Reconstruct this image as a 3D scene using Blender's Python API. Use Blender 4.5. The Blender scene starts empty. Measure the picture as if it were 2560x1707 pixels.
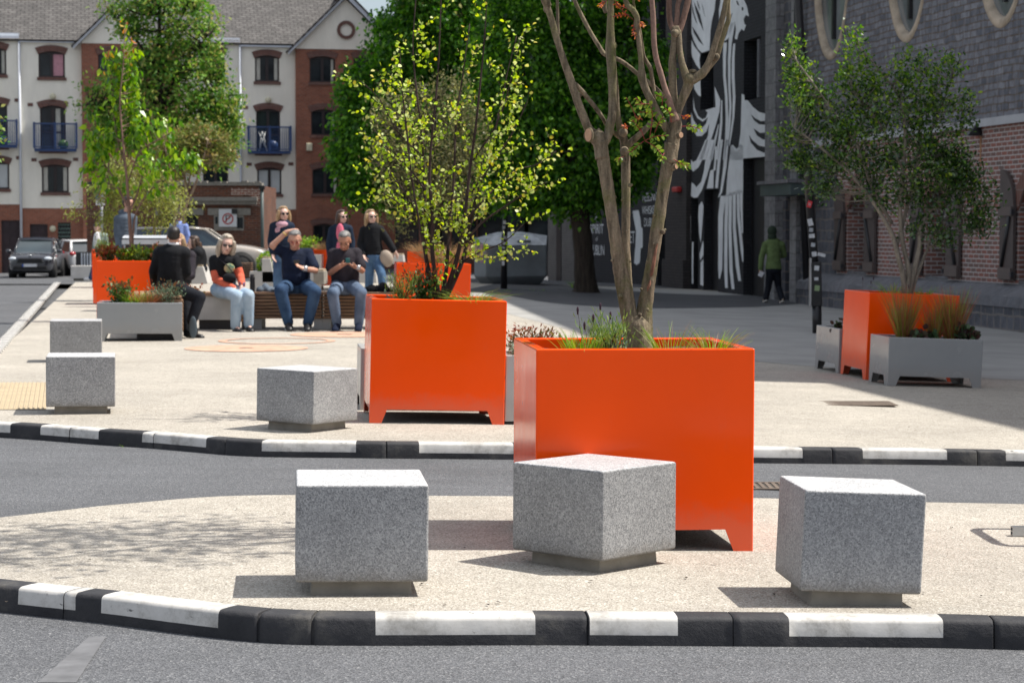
import bpy, bmesh, math, random
import numpy as np
from mathutils import Vector, Matrix, Euler
from mathutils.geometry import tessellate_polygon
R = math.radians
scn = bpy.context.scene
COL = scn.collection
F, CX, CY, HOR, H = 5300.0, 1280.0, 853.5, 577.0, 1.28
TH = math.atan((CY-HOR)/F)
K = 2560/2352

def ray(u, v):
    x = (u-CX)/F; yu = (CY-v)/F
    return Vector((x, math.cos(TH)+yu*math.sin(TH), -math.sin(TH)+yu*math.cos(TH)))
def at(u, v, Y):
    r = ray(u, v); t = Y/r.y
    return Vector((r.x*t, Y, H+r.z*t))
def ss(a, b, x):
    t = min(1, max(0, (x-a)/(b-a))); return t*t*(3-2*t)
def T(x, y):
    k = (x+.9)/.6
    sp = .6*(math.log1p(math.exp(k)) if k < 30 else k)
    z = .03-.034*sp*min(1, max(.6, y/14))
    f = ss(52, 78, y)
    return z-.38*f-.15*f*ss(-8, -14, x)
def G(u, v, off=0.0):
    r = ray(u, v); z = off
    for i in range(30):
        t = (z-H)/r.z
        z = .5*z+.5*(T(r.x*t, r.y*t)+off)
    t = (z-H)/r.z
    return Vector((r.x*t, r.y*t, z))
def onplane(u, v, p, n):
    r = ray(u, v); o = Vector((0, 0, H))
    t = (p-o).dot(n)/r.dot(n)
    return o+r*t
def Z(x0, y0, sc):
    return lambda x, y: (x0+x*sc, y0+y*sc)

# ------------------------------------------------------------------ materials
MAT = {}
class NT:
    def __init__(s, name):
        s.m = bpy.data.materials.new(name); s.m.use_nodes = True
        s.t = s.m.node_tree; s.n = s.t.nodes; s.n.clear()
        s.out = s.n.new('ShaderNodeOutputMaterial')
        s.b = s.n.new('ShaderNodeBsdfPrincipled')
        s.t.links.new(s.b.outputs[0], s.out.inputs[0]); MAT[name] = s.m
    def node(s, typ, **kw):
        n = s.n.new('ShaderNode'+typ)
        for k, v in kw.items():
            if k in n.inputs.keys(): s.put(n.inputs[k], v)
            else: setattr(n, k, v)
        return n
    def put(s, inp, v):
        if isinstance(v, bpy.types.NodeSocket): s.t.links.new(v, inp)
        elif isinstance(v, (tuple, list)) and len(v) == 3 and inp.type == 'RGBA': inp.default_value = (*v, 1)
        else: inp.default_value = v
    def coord(s, kind='Object'): return s.node('TexCoord').outputs[kind]
    def noise(s, scale, detail=4, rough=.55, vec=None, stretch=None):
        vec = vec or s.coord()
        if stretch:
            mp = s.node('Mapping'); s.put(mp.inputs['Vector'], vec); mp.inputs['Scale'].default_value = stretch; vec = mp.outputs[0]
        n = s.node('TexNoise', Scale=scale, Detail=detail, Roughness=rough); s.put(n.inputs['Vector'], vec)
        return n.outputs['Fac']
    def ramp(s, fac, stops):
        r = s.node('ValToRGB'); s.put(r.inputs[0], fac)
        e = r.color_ramp.elements
        while len(e) < len(stops): e.new(.5)
        for i, (p, c) in enumerate(stops):
            e[i].position = p; e[i].color = (*c, 1) if isinstance(c, tuple) else (c, c, c, 1)
        return r.outputs[0]
    def mix(s, fac, a, b, mode='MIX'):
        n = s.node('Mix', data_type='RGBA', blend_type=mode)
        s.put(n.inputs[0], fac); s.put(n.inputs[6], a); s.put(n.inputs[7], b)
        return n.outputs[2]
    def math(s, op, a, b=0.0):
        n = s.node('Math', operation=op); s.put(n.inputs[0], a); s.put(n.inputs[1], b); return n.outputs[0]
    def bump(s, h, strength=.3, dist=.01, nrm=None):
        n = s.node('Bump', Strength=strength, Distance=dist); s.put(n.inputs['Height'], h)
        if nrm: s.put(n.inputs['Normal'], nrm)
        s.put(s.b.inputs['Normal'], n.outputs[0]); return n.outputs[0]
    def set(s, **kw):
        for k, v in kw.items(): s.put(s.b.inputs[k.replace('_', ' ')], v)
        return s.m

def simple(name, col, rough=.6, metal=0, var=.12, nscale=3.0, bump=0, bscale=60, coat=0, spec=.5, **kw):
    t = NT(name)
    a = tuple(max(0, c*(1-var)) for c in col); b = tuple(min(1, c*(1+var)) for c in col)
    c = t.ramp(t.noise(nscale, 5), [(.3, a), (.7, b)])
    t.set(Base_Color=c, Roughness=rough, Metallic=metal, Coat_Weight=coat, Coat_Roughness=.05, Specular_IOR_Level=spec)
    if bump: t.bump(t.noise(bscale, 4), bump, .004)
    for k, v in kw.items(): t.put(t.b.inputs[k.replace('_', ' ')], v)
    return t.m

def brickmat(name, c1, c2, mortar, bw=.225, bh=.075, mort=.010, bias=0., stain=.3, rough=.85, msm=.1, bumps=.4, dist=.006):
    t = NT(name); uv = t.coord('UV')
    wob = t.noise(6, 2, vec=uv)
    v2 = t.node('VectorMath', operation='ADD'); t.put(v2.inputs[0], uv)
    sc = t.node('VectorMath', operation='SCALE'); t.put(sc.inputs[0], wob); sc.inputs['Scale'].default_value = .006; t.put(v2.inputs[1], sc.outputs[0])
    br = t.node('TexBrick', Color1=c1, Color2=c2, Mortar=mortar, Scale=1.0)
    br.inputs['Mortar Size'].default_value = mort; br.inputs['Mortar Smooth'].default_value = msm
    br.inputs['Bias'].default_value = bias; br.inputs['Brick Width'].default_value = bw; br.inputs['Row Height'].default_value = bh
    t.put(br.inputs['Vector'], v2.outputs[0])
    n1 = t.ramp(t.noise(.8, 5, .65, vec=uv), [(.25, 1-stain), (.75, 1.0)])
    n2 = t.ramp(t.noise(25, 4, vec=uv), [(.3, .8), (.75, 1.15)])
    c = t.mix(1.0, br.outputs['Color'], n1, 'MULTIPLY'); c = t.mix(1.0, c, n2, 'MULTIPLY')
    hgt = t.math('ADD', t.math('MULTIPLY', br.outputs['Fac'], -1.0), t.math('MULTIPLY', t.noise(60, 3, vec=uv), .35))
    t.bump(hgt, bumps, dist)
    return t.set(Base_Color=c, Roughness=rough)

def leafmat(name, cols, trans=.35, rough=.45, spec=.4, tboost=1.5):
    t = NT(name); g = t.node('NewGeometry')
    n = len(cols)
    r = t.ramp(g.outputs['Random Per Island'], [(i/max(1, n-1), c) for i, c in enumerate(cols)])
    t.set(Base_Color=r, Roughness=rough, Specular_IOR_Level=spec)
    tr = t.node('BsdfTranslucent'); hs = t.node('HueSaturation', Value=tboost, Saturation=1.1); t.put(hs.inputs['Color'], r); t.put(tr.inputs[0], hs.outputs[0])
    mx = t.node('MixShader'); mx.inputs[0].default_value = trans
    t.t.links.new(t.b.outputs[0], mx.inputs[1]); t.t.links.new(tr.outputs[0], mx.inputs[2]); t.t.links.new(mx.outputs[0], t.out.inputs[0])
    return t.m

def barkmat(name, c1, c2, moss=None, scale=30, bstr=.6, stretch=(1, 1, .15)):
    t = NT(name)
    n = t.noise(scale, 6, .65, stretch=stretch)
    c = t.ramp(n, [(.3, c1), (.68, c2)])
    if moss:
        mk = t.ramp(t.noise(4, 5, .7), [(.5, 0.), (.64, .8)])
        g = t.node('NewGeometry'); 
        c = t.mix(mk, c, moss)
    n3 = t.noise(scale*3, 4)
    c = t.mix(.5, c, t.ramp(n3, [(.3, .45), (.7, 1.25)]), 'MULTIPLY')
    t.bump(t.math('ADD', n, t.math('MULTIPLY', n3, .4)), bstr, .006)
    return t.set(Base_Color=c, Roughness=.85, Specular_IOR_Level=.25)

# ------------------------------------------------------------------ mesh building
class MB:
    def __init__(s): s.v = []; s.f = []; s.m = []; s.sm = []
    def add(s, vs, fs, mi=0, smooth=False):
        o = len(s.v); s.v += [tuple(p) for p in vs]
        for f in fs: s.f.append(tuple(i+o for i in f)); s.m.append(mi); s.sm.append(smooth)
        return s
    def box(s, c, d, rz=0, mi=0, top=1.0, rot=None):
        """box of size d at centre c; top scales the upper face"""
        hx, hy, hz = d[0]/2, d[1]/2, d[2]/2
        P = [(-hx, -hy, -hz), (hx, -hy, -hz), (hx, hy, -hz), (-hx, hy, -hz)]
        P += [(x*top, y*top, hz) for x, y, _ in P]
        M = rot if rot else Matrix.Rotation(rz, 3, 'Z')
        P = [M @ Vector(p)+Vector(c) for p in P]
        return s.add(P, [(0, 3, 2, 1), (4, 5, 6, 7), (0, 1, 5, 4), (1, 2, 6, 5), (2, 3, 7, 6), (3, 0, 4, 7)], mi)
    def bx(s, x0, x1, y0, y1, z0, z1, mi=0):
        return s.box(((x0+x1)/2, (y0+y1)/2, (z0+z1)/2), (abs(x1-x0), abs(y1-y0), abs(z1-z0)), mi=mi)
    def quad(s, a, b, c, d, mi=0): return s.add([a, b, c, d], [(0, 1, 2, 3)], mi)
    def tube(s, pts, rad, seg=8, mi=0, caps=True, smooth=True, jitter=0, rng=None, flat=1.0):
        pts = [Vector(p) for p in pts]
        if not hasattr(rad, '__len__'): rad = [rad]*len(pts)
        vs = []; ref = None
        for i, p in enumerate(pts):
            d = (pts[min(i+1, len(pts)-1)]-pts[max(i-1, 0)])
            if d.length < 1e-9: d = Vector((0, 0, 1))
            d.normalize()
            if ref is None:
                ref = d.orthogonal().normalized()
            ref = (ref-d*ref.dot(d)); 
            ref = ref.normalized() if ref.length > 1e-6 else d.orthogonal().normalized()
            b = d.cross(ref)
            for k in range(seg):
                a = 2*math.pi*k/seg; rr = rad[i]
                if jitter and rng: rr *= 1+rng.uniform(-jitter, jitter)
                vs.append(p+ref*math.cos(a)*rr+b*math.sin(a)*rr*flat)
        n = len(pts); fs = []
        for i in range(n-1):
            for k in range(seg):
                fs.append((i*seg+k, i*seg+(k+1) % seg, (i+1)*seg+(k+1) % seg, (i+1)*seg+k))
        if caps: fs.append(tuple(range(seg-1, -1, -1))); fs.append(tuple((n-1)*seg+k for k in range(seg)))
        return s.add(vs, fs, mi, smooth)
    def ball(s, c, r, rot=None, nu=16, nv=10, mi=0, power=1.0):
        if not hasattr(r, '__len__'): r = (r, r, r)
        c = Vector(c); vs = [c+(rot @ Vector((0, 0, -r[2])) if rot else Vector((0, 0, -r[2])))]; fs = []
        for j in range(1, nv):
            ph = -math.pi/2+math.pi*j/nv
            for i in range(nu):
                th = 2*math.pi*i/nu
                p = Vector((r[0]*math.cos(ph)*math.cos(th), r[1]*math.cos(ph)*math.sin(th), r[2]*math.sin(ph)))
                vs.append(c+(rot @ p if rot else p))
        p = Vector((0, 0, r[2])); vs.append(c+(rot @ p if rot else p)); top = len(vs)-1
        for i in range(nu): fs.append((0, 1+(i+1) % nu, 1+i)); fs.append((top, top-nu+i, top-nu+(i+1) % nu))
        for j in range(nv-2):
            for i in range(nu): fs.append((1+j*nu+i, 1+j*nu+(i+1) % nu, 1+(j+1)*nu+(i+1) % nu, 1+(j+1)*nu+i))
        return s.add(vs, fs, mi, True)
    def prism(s, poly, off, mi=0, org=None):
        """poly: list of 3-D points (planar), off: extrusion vector"""
        a = [Vector(p) for p in poly]; off = Vector(off); b = [p+off for p in a]; n = len(a)
        tri = tessellate_polygon([a]); fs = [tuple(t) for t in tri]+[tuple(n+i for i in reversed(t)) for t in tri]
        fs += [(i, (i+1) % n, n+(i+1) % n, n+i) for i in range(n)]
        return s.add(a+b, fs, mi)
    def flatpoly(s, poly, mi=0):
        a = [Vector(p) for p in poly]
        return s.add(a, [tuple(t) for t in tessellate_polygon([a])], mi)
    def build(s, name, mats, parent=None, bevel=0, bseg=2, fix=True, uv=True, smooth=None, kind=None):
        me = bpy.data.meshes.new(name); me.from_pydata(s.v, [], s.f); me.update()
        if not isinstance(mats, (list, tuple)): mats = [mats]
        for m in mats: me.materials.append(MAT[m] if isinstance(m, str) else m)
        me.polygons.foreach_set('material_index', s.m)
        me.polygons.foreach_set('use_smooth', [x if smooth is None else smooth for x in s.sm])
        if fix:
            bm = bmesh.new(); bm.from_mesh(me); bmesh.ops.recalc_face_normals(bm, faces=bm.faces); bm.to_mesh(me); bm.free()
        if uv: boxuv(me)
        o = bpy.data.objects.new(name, me); COL.objects.link(o)
        if parent: o.parent = parent
        if bevel:
            b = o.modifiers.new('bevel', 'BEVEL'); b.width = bevel; b.segments = bseg; b.limit_method = 'ANGLE'; b.angle_limit = R(35)
            me.polygons.foreach_set('use_smooth', [True]*len(me.polygons))
            w = o.modifiers.new('wn', 'WEIGHTED_NORMAL'); w.keep_sharp = False
        if kind: o['kind'] = kind
        return o

def boxuv(me):
    n = len(me.loops)
    if n == 0: return
    co = np.empty(len(me.vertices)*3); me.vertices.foreach_get('co', co); co = co.reshape(-1, 3)
    nr = np.empty(len(me.polygons)*3); me.polygons.foreach_get('normal', nr); nr = np.abs(nr.reshape(-1, 3))
    tot = np.empty(len(me.polygons), int); me.polygons.foreach_get('loop_total', tot)
    vi = np.empty(n, int); me.loops.foreach_get('vertex_index', vi)
    ax = np.repeat(np.argmax(nr, 1), tot); p = co[vi]
    uv = np.where((ax == 0)[:, None], p[:, [1, 2]], np.where((ax == 1)[:, None], p[:, [0, 2]], p[:, [0, 1]]))
    l = me.uv_layers.new(name='UVMap'); l.data.foreach_set('uv', uv.astype(np.float32).ravel())

def np_mesh(name, verts, k, mat, parent=None, smooth=False):
    """verts (N*k,3): N polygons of k vertices each"""
    N = len(verts)//k
    me = bpy.data.meshes.new(name)
    me.vertices.add(N*k); me.vertices.foreach_set('co', np.asarray(verts, np.float32).ravel())
    me.loops.add(N*k); me.loops.foreach_set('vertex_index', np.arange(N*k, dtype=np.int32))
    me.polygons.add(N); me.polygons.foreach_set('loop_start', np.arange(0, N*k, k, dtype=np.int32)); me.polygons.foreach_set('loop_total', np.full(N, k, np.int32))
    me.update(); me.validate()
    me.materials.append(MAT[mat] if isinstance(mat, str) else mat)
    o = bpy.data.objects.new(name, me); COL.objects.link(o)
    if parent: o.parent = parent
    return o

LEAF = {
 'oval': [(0, 0), (.22, .36), (.55, .5), (.85, .3), (1, 0), (.85, -.3), (.55, -.5), (.22, -.36)],
 'point': [(0, 0), (.3, .5), (.65, .34), (1, 0), (.65, -.34), (.3, -.5)],
 'dia': [(0, 0), (.45, .5), (1, 0), (.45, -.5)],
}
def leaves(name, pos, direc, size, aspect, mat, parent=None, shape='point', rs=None, fold=.25, nrm=None, up=.6):
    """pos (N,3) leaf bases; direc (N,3) growth directions; size (N,)"""
    rs = rs or np.random.RandomState(1)
    pos = np.asarray(pos, float); N = len(pos); d = np.asarray(direc, float)
    d = d/(np.linalg.norm(d, axis=1, keepdims=True)+1e-9)
    if nrm is None:
        nrm = rs.normal(size=(N, 3))*.6+np.array([0, 0, up])
    w = np.cross(d, nrm); w /= (np.linalg.norm(w, axis=1, keepdims=True)+1e-9)
    nn = np.cross(w, d)
    pts = LEAF[shape]; k = len(pts); V = np.empty((N, k, 3)); size = np.asarray(size)[:, None]
    for i, (a, b) in enumerate(pts):
        V[:, i] = pos+d*size*a+w*size*b*aspect+nn*size*(abs(b)*fold-.25*fold*a*a)
    return np_mesh(name, V.reshape(-1, 3), k, mat, parent)

def blades(name, base, tips_dir, length, width, mat, parent=None, rs=None, droop=.5, seg=4):
    """grass: tapering bent blades; each a strip of quads"""
    rs = rs or np.random.RandomState(2); N = len(base); base = np.asarray(base, float)
    d = np.asarray(tips_dir, float); d /= np.linalg.norm(d, axis=1, keepdims=True)+1e-9
    L = np.asarray(length)[:, None]; hz = d.copy(); hz[:, 2] = 0; hz /= np.linalg.norm(hz, axis=1, keepdims=True)+1e-6
    side = np.cross(d, rs.normal(size=(N, 3))); side /= np.linalg.norm(side, axis=1, keepdims=True)+1e-9
    P = []
    for i in range(seg+1):
        t = i/seg
        P.append(base+d*L*t+hz*L*droop*t*t*.6-np.array([0, 0, 1])*L*droop*.45*t**2.5)
    V = np.empty((N, seg, 4, 3))
    for i in range(seg):
        w0 = width*(1-i/seg)*.5+.0004; w1 = width*(1-(i+1)/seg)*.5+.0004
        V[:, i, 0] = P[i]-side*w0; V[:, i, 1] = P[i]+side*w0; V[:, i, 2] = P[i+1]+side*w1; V[:, i, 3] = P[i+1]-side*w1
    o = np_mesh(name, V.reshape(-1, 3), 4, mat, parent)
    bm = bmesh.new(); bm.from_mesh(o.data); bmesh.ops.remove_doubles(bm, verts=bm.verts, dist=1e-5); bm.to_mesh(o.data); bm.free()
    return o

def tag(o, label=None, cat=None, group=None, kind=None):
    if label: o['label'] = label
    if cat: o['category'] = cat
    if group: o['group'] = group
    if kind: o['kind'] = kind
    return o
def thing(name, label, cat, loc=(0, 0, 0), rz=0, group=None, rot=None):
    o = bpy.data.objects.new(name, None); COL.objects.link(o); o.empty_display_size = .1
    o.location = loc; o.rotation_euler = rot if rot else (0, 0, rz)
    return tag(o, label, cat, group)
def copy_tree(o, parent=None):
    c = o.copy(); COL.objects.link(c); c.parent = parent
    for ch in [x for x in bpy.data.objects if x.parent == o]: copy_tree(ch, c)
    return c
# ------------------------------------------------------------------ material library
def mats():
    # exposed-aggregate paving, buff
    t = NT('gravel'); co = t.coord()
    vo = t.node('TexVoronoi', Scale=165.0, feature='F1'); t.put(vo.inputs['Vector'], co)
    c = t.ramp(vo.outputs['Color'], [(.0, (.13, .115, .095)), (.22, (.315, .285, .24)), (.6, (.435, .40, .345)), (1., (.68, .65, .59))])
    big = t.ramp(t.noise(.9, 6, .6), [(.3, .84), (.7, 1.08)]); mid = t.ramp(t.noise(9, 5, .7), [(.3, .88), (.7, 1.08)])
    c = t.mix(1., c, big, 'MULTIPLY'); c = t.mix(1., c, mid, 'MULTIPLY')
    sp = t.ramp(t.noise(70, 2), [(.70, 0.), (.74, 1.)]); c = t.mix(sp, c, (.10, .085, .07))
    gm = t.node('TexVoronoi', Scale=3.2, feature='F1'); t.put(gm.inputs['Vector'], co); c = t.mix(t.ramp(gm.outputs['Distance'], [(.035, .6), (.05, 0.)]), c, (.13, .12, .11))
    st = t.ramp(t.noise(1.1, 7, .75, stretch=(.35, 1.6, 1)), [(.52, 0.), (.72, .35)]); c = t.mix(st, c, (.25, .23, .205))
    t.bump(vo.outputs['Distance'], .5, .004); t.set(Base_Color=c, Roughness=.8, Specular_IOR_Level=.35)
    # asphalt
    for nm, sh, w in (('asphalt', 1., .9), ('asphalt_far', .85, .9)):
        t = NT(nm); co = t.coord()
        vo = t.node('TexVoronoi', Scale=155.0, feature='F1'); t.put(vo.inputs['Vector'], co)
        c = t.ramp(vo.outputs['Color'], [(.0, (.055*sh, .057*sh, .062*sh)), (.4, (.10*sh, .104*sh, .113*sh)), (.8, (.165*sh, .17*sh, .182*sh)), (1., (.31, .31, .31))])
        c = t.mix(1., c, t.ramp(t.noise(.7, 6, .65), [(.3, .82), (.7, 1.1)]), 'MULTIPLY')
        tr = t.noise(1.5, 5, .6, stretch=(.25, 2.2, 1)); c = t.mix(1., c, t.ramp(tr, [(.3, .88), (.7, 1.08)]), 'MULTIPLY')
        t.bump(vo.outputs['Distance'], .8, .005); t.set(Base_Color=c, Roughness=.78, Specular_IOR_Level=.4)
    simple('pavement_grey', (.33, .325, .31), .8, var=.16, nscale=1.2, bump=.25, bscale=90)
    simple('pavement_dark', (.068, .070, .076), .8, var=.25, nscale=1.5, bump=.25, bscale=90)
    simple('tactile', (.44, .355, .235), .75, var=.10, nscale=6, bump=.2)
    simple('cobble_white', (.78, .76, .72), .7, var=.15, nscale=20)
    t = NT('kerb_black'); c = t.ramp(t.noise(3.5, 7, .7), [(.30, (.011, .012, .016)), (.55, (.034, .034, .038)), (.72, (.10, .094, .084))])
    t.bump(t.noise(38, 6, .7), .8, .005); t.set(Base_Color=c, Roughness=.75)
    t = NT('kerb_white'); d1 = t.ramp(t.noise(4.5, 8, .75), [(.34, (.30, .285, .26)), (.50, (.56, .545, .515)), (.75, (.68, .665, .64))])
    d2 = t.ramp(t.noise(17, 7, .8), [(.61, 0.), (.68, .65)]); c = t.mix(d2, d1, (.16, .15, .14))
    sc = t.ramp(t.noise(9, 6, .7, stretch=(1, 1, 4)), [(.665, 0.), (.70, .9)]); c = t.mix(sc, c, (.06, .058, .055))
    t.bump(t.noise(60, 4), .3, .002); t.set(Base_Color=c, Roughness=.7)
    # granite; lighter copy for top faces has the sun's brightness put into its colour
    for gn, k in (('granite', 1.0), ('granite_lit_top', 1.65)):
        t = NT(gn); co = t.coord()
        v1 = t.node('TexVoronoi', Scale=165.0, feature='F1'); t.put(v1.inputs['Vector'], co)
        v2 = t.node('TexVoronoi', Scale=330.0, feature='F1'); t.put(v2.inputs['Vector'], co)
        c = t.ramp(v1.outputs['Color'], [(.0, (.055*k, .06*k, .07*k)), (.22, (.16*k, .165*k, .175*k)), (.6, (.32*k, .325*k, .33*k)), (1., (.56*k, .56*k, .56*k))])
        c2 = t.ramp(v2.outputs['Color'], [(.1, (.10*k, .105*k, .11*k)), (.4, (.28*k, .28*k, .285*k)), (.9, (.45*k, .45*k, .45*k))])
        c = t.mix(.5, c, c2); c = t.mix(1., c, t.ramp(t.noise(4, 6, .7), [(.3, .84), (.7, 1.08)]), 'MULTIPLY')
        oi = t.node('ObjectInfo'); c = t.mix(1., c, t.ramp(oi.outputs['Random'], [(0., .88), (1., 1.08)]), 'MULTIPLY')
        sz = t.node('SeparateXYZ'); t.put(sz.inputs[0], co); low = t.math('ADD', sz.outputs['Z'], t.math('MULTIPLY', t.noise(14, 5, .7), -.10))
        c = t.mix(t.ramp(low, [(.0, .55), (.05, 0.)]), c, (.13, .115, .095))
        sm = t.ramp(t.noise(6, 7, .75), [(.62, 0.), (.78, .30)]); c = t.mix(sm, c, (.15, .145, .13))
        t.bump(v1.outputs['Distance'], .35, .002); t.set(Base_Color=c, Roughness=.6, Specular_IOR_Level=.5)
    simple('concrete', (.27, .25, .215), .85, var=.2, nscale=9, bump=.4, bscale=70)
    simple('concrete_pale', (.50, .49, .47), .75, var=.12, nscale=4, bump=.15, bscale=70)
    # paint on steel
    def paint(name, col, rough=.2, coat=.6, dirt=.05):
        t = NT(name); n = t.noise(2.2, 6, .7)
        c = t.ramp(n, [(.3, tuple(x*(1-dirt) for x in col)), (.7, tuple(min(1, x*(1+dirt)) for x in col))])
        szz = t.node('SeparateXYZ'); t.put(szz.inputs[0], t.coord()); lw_ = t.math('ADD', szz.outputs['Z'], t.math('MULTIPLY', t.noise(9, 6, .75), -.22)); c = t.mix(t.ramp(lw_, [(.0, .22), (.10, 0.)]), c, (.28, .23, .19))
        dust = t.ramp(t.noise(11, 7, .8, stretch=(1, 1, .3)), [(.58, 0.), (.80, .07)]); c = t.mix(dust, c, (.45, .38, .30))
        rg = t.ramp(t.noise(5, 5), [(.3, rough*.8), (.7, rough*1.35)])
        t.bump(t.noise(3.0, 2), .06, .01)
        t.set(Base_Color=c, Roughness=rg, Coat_Weight=coat, Coat_Roughness=.04, Specular_IOR_Level=.5 if coat > .2 else .33)
    paint('orange_paint', (.98, .082, .0), .16, .0, .03); paint('grey_paint', (.27, .285, .295), .22, .3); paint('grey_pale_paint', (.42, .42, .41), .35, .2)
    paint('car_dark', (.035, .038, .048), .22, 1.); paint('car_white', (.72, .72, .72), .25, 1.); paint('car_beige', (.43, .385, .34), .25, 1.)
    simple('soil', (.035, .025, .018), .95, var=.5, nscale=20, bump=.8, bscale=40)
    # timber
    t = NT('timber'); n = t.noise(9, 6, .6, stretch=(.4, 4, 6)); sx = t.noise(1.6, 3)
    c = t.ramp(n, [(.28, (.16, .085, .045)), (.55, (.30, .175, .10)), (.8, (.42, .28, .18))]); c = t.mix(1., c, t.ramp(sx, [(.3, .75), (.7, 1.15)]), 'MULTIPLY')
    t.bump(n, .3, .002); t.set(Base_Color=c, Roughness=.7)
    simple('timber_pale', (.45, .36, .25), .7, var=.2, nscale=6)
    simple('ground_orange', (.57, .345, .245), .75, var=.25, nscale=8, bump=.3, bscale=120)
    simple('ground_mark', (.135, .137, .145), .8, var=.3, nscale=9)
    # buildings
    t = NT('render_cream'); a = t.noise(.45, 6, .65); b = t.noise(1.3, 7, .75, stretch=(1.6, 1.6, .35))
    c = t.ramp(a, [(.3, (.84, .79, .67)), (.7, (.93, .885, .77))]); c = t.mix(1., c, t.ramp(b, [(.28, .90), (.60, 1.02)]), 'MULTIPLY')
    t.bump(t.noise(40, 4), .2, .004); t.set(Base_Color=c, Roughness=.9)
    brickmat('brick_red', (.31, .085, .042), (.42, .125, .062), (.34, .24, .18), stain=.35)
    brickmat('brick_arch', (.15, .06, .045), (.20, .085, .06), (.20, .15, .13), bw=.08, bh=.24, stain=.2)
    brickmat('brick_old', (.24, .075, .035), (.13, .045, .03), (.22, .16, .12), stain=.55)
    brickmat('brick_weathered', (.33, .12, .075), (.24, .09, .06), (.60, .55, .48), stain=.3)
    brickmat('brick_right', (.31, .12, .09), (.165, .112, .10), (.50, .47, .45), bw=.22, bh=.075, mort=.010, stain=.25, bumps=.6)
    brickmat('brick_painted_black', (.020, .021, .026), (.026, .027, .033), (.010, .010, .013), stain=.2, bumps=.7, dist=.008)
    brickmat('brick_brown_dark', (.062, .052, .05), (.045, .038, .038), (.03, .026, .026), stain=.3)
    brickmat('brick_painted_grey', (.15, .14, .135), (.18, .17, .16), (.10, .095, .09), stain=.35)
    def stone(name, bw, bh, a, b, c_, m, mort=.012):
        t = NT(name); uv = t.coord('UV')
        wob = t.node('TexNoise', Scale=3.0, Detail=3.0); t.put(wob.inputs['Vector'], uv)
        sc = t.node('VectorMath', operation='SCALE'); t.put(sc.inputs[0], wob.outputs['Color']); sc.inputs['Scale'].default_value = .07
        v2 = t.node('VectorMath', operation='ADD'); t.put(v2.inputs[0], uv); t.put(v2.inputs[1], sc.outputs[0])
        cols = []
        facs = []
        for (w, h, off) in ((bw, bh, .5), (bw*.71, bh*1.0, .37)):
            br = t.node('TexBrick', Color1=a, Color2=b, Mortar=m, Scale=1.0); br.offset = off; br.squash = 1.4; br.squash_frequency = 3
            br.inputs['Mortar Size'].default_value = mort; br.inputs['Mortar Smooth'].default_value = .2
            br.inputs['Brick Width'].default_value = w; br.inputs['Row Height'].default_value = h
            t.put(br.inputs['Vector'], v2.outputs[0]); cols.append(br.outputs['Color']); facs.append(br.outputs['Fac'])
        sel = t.ramp(t.noise(.9, 2, vec=uv), [(.49, 0.), (.51, 1.)])
        c = t.mix(sel, cols[0], cols[1]); fac = t.mix(sel, facs[0], facs[1])
        n = t.noise(7, 7, .75, vec=uv); c = t.mix(.75, c, t.ramp(n, [(.3, .45), (.72, 1.5)]), 'MULTIPLY')
        n4 = t.noise(2.5, 6, .7, vec=uv, stretch=(3, .6, 1)); c = t.mix(t.ramp(n4, [(.5, 0.), (.75, .5)]), c, c_)
        t.bump(t.math('ADD', t.math('MULTIPLY', fac, -1.), t.math('MULTIPLY', n, .8)), .8, .02); t.set(Base_Color=c, Roughness=.75)
    stone('slate_wall', .29, .115, (.085, .092, .115), (.20, .208, .235), (.32, .328, .35), (.11, .085, .07), .014)
    stone('dark_stone', .36, .22, (.055, .060, .075), (.11, .115, .135), (.15, .155, .17), (.17, .155, .145), .018)
    stone('quoin_stone', .30, .28, (.17, .17, .18), (.24, .24, .245), (.30, .30, .30), (.12, .12, .12), .010)
    stone('ledge_stone', 1.1, .5, (.115, .12, .135), (.16, .16, .175), (.22, .21, .21), (.09, .09, .09), .010)
    simple('sandstone', (.40, .33, .25), .9, var=.3, nscale=4, bump=.8, bscale=14)
    simple('lintel_steel', (.38, .395, .42), .5, var=.1)
    t = NT('roof_tiles'); uv = t.coord('UV'); br = t.node('TexBrick', Color1=(.080, .076, .074), Color2=(.125, .118, .114), Mortar=(.02, .018, .017), Scale=1.0)
    br.inputs['Brick Width'].default_value = .34; br.inputs['Row Height'].default_value = .17; br.inputs['Mortar Size'].default_value = .02; br.inputs['Mortar Smooth'].default_value = .4
    t.put(br.inputs['Vector'], uv); n = t.noise(3.0, 7, .8, vec=uv); c = t.mix(1., br.outputs['Color'], t.ramp(n, [(.3, .6), (.7, 1.4)]), 'MULTIPLY')
    t.bump(br.outputs['Fac'], -.6, .03); t.set(Base_Color=c, Roughness=.85)
    simple('white_trim', (.62, .65, .70), .5, var=.06)
    simple('frame_dark', (.022, .012, .012), .45, var=.3)
    simple('door_dark', (.030, .015, .018), .5, var=.3)
    simple('curtain_cream', (.55, .53, .46), .9, var=.15, nscale=12); simple('curtain_pink', (.55, .28, .32), .9, var=.15, nscale=12); simple('curtain_white', (.55, .57, .56), .9, var=.08)
    simple('balcony_blue', (.015, .045, .14), .45, var=.15)
    t = NT('glass_dark'); c = t.ramp(t.noise(.9, 4), [(.35, (.008, .010, .012)), (.7, (.035, .045, .05))]); t.bump(t.noise(1.2, 2), .05, .02); t.set(Base_Color=c, Roughness=.08, Specular_IOR_Level=.3)
    simple('glass_car', (.03, .045, .05), .04, var=.4, nscale=1, spec=.8, coat=1)
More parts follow.
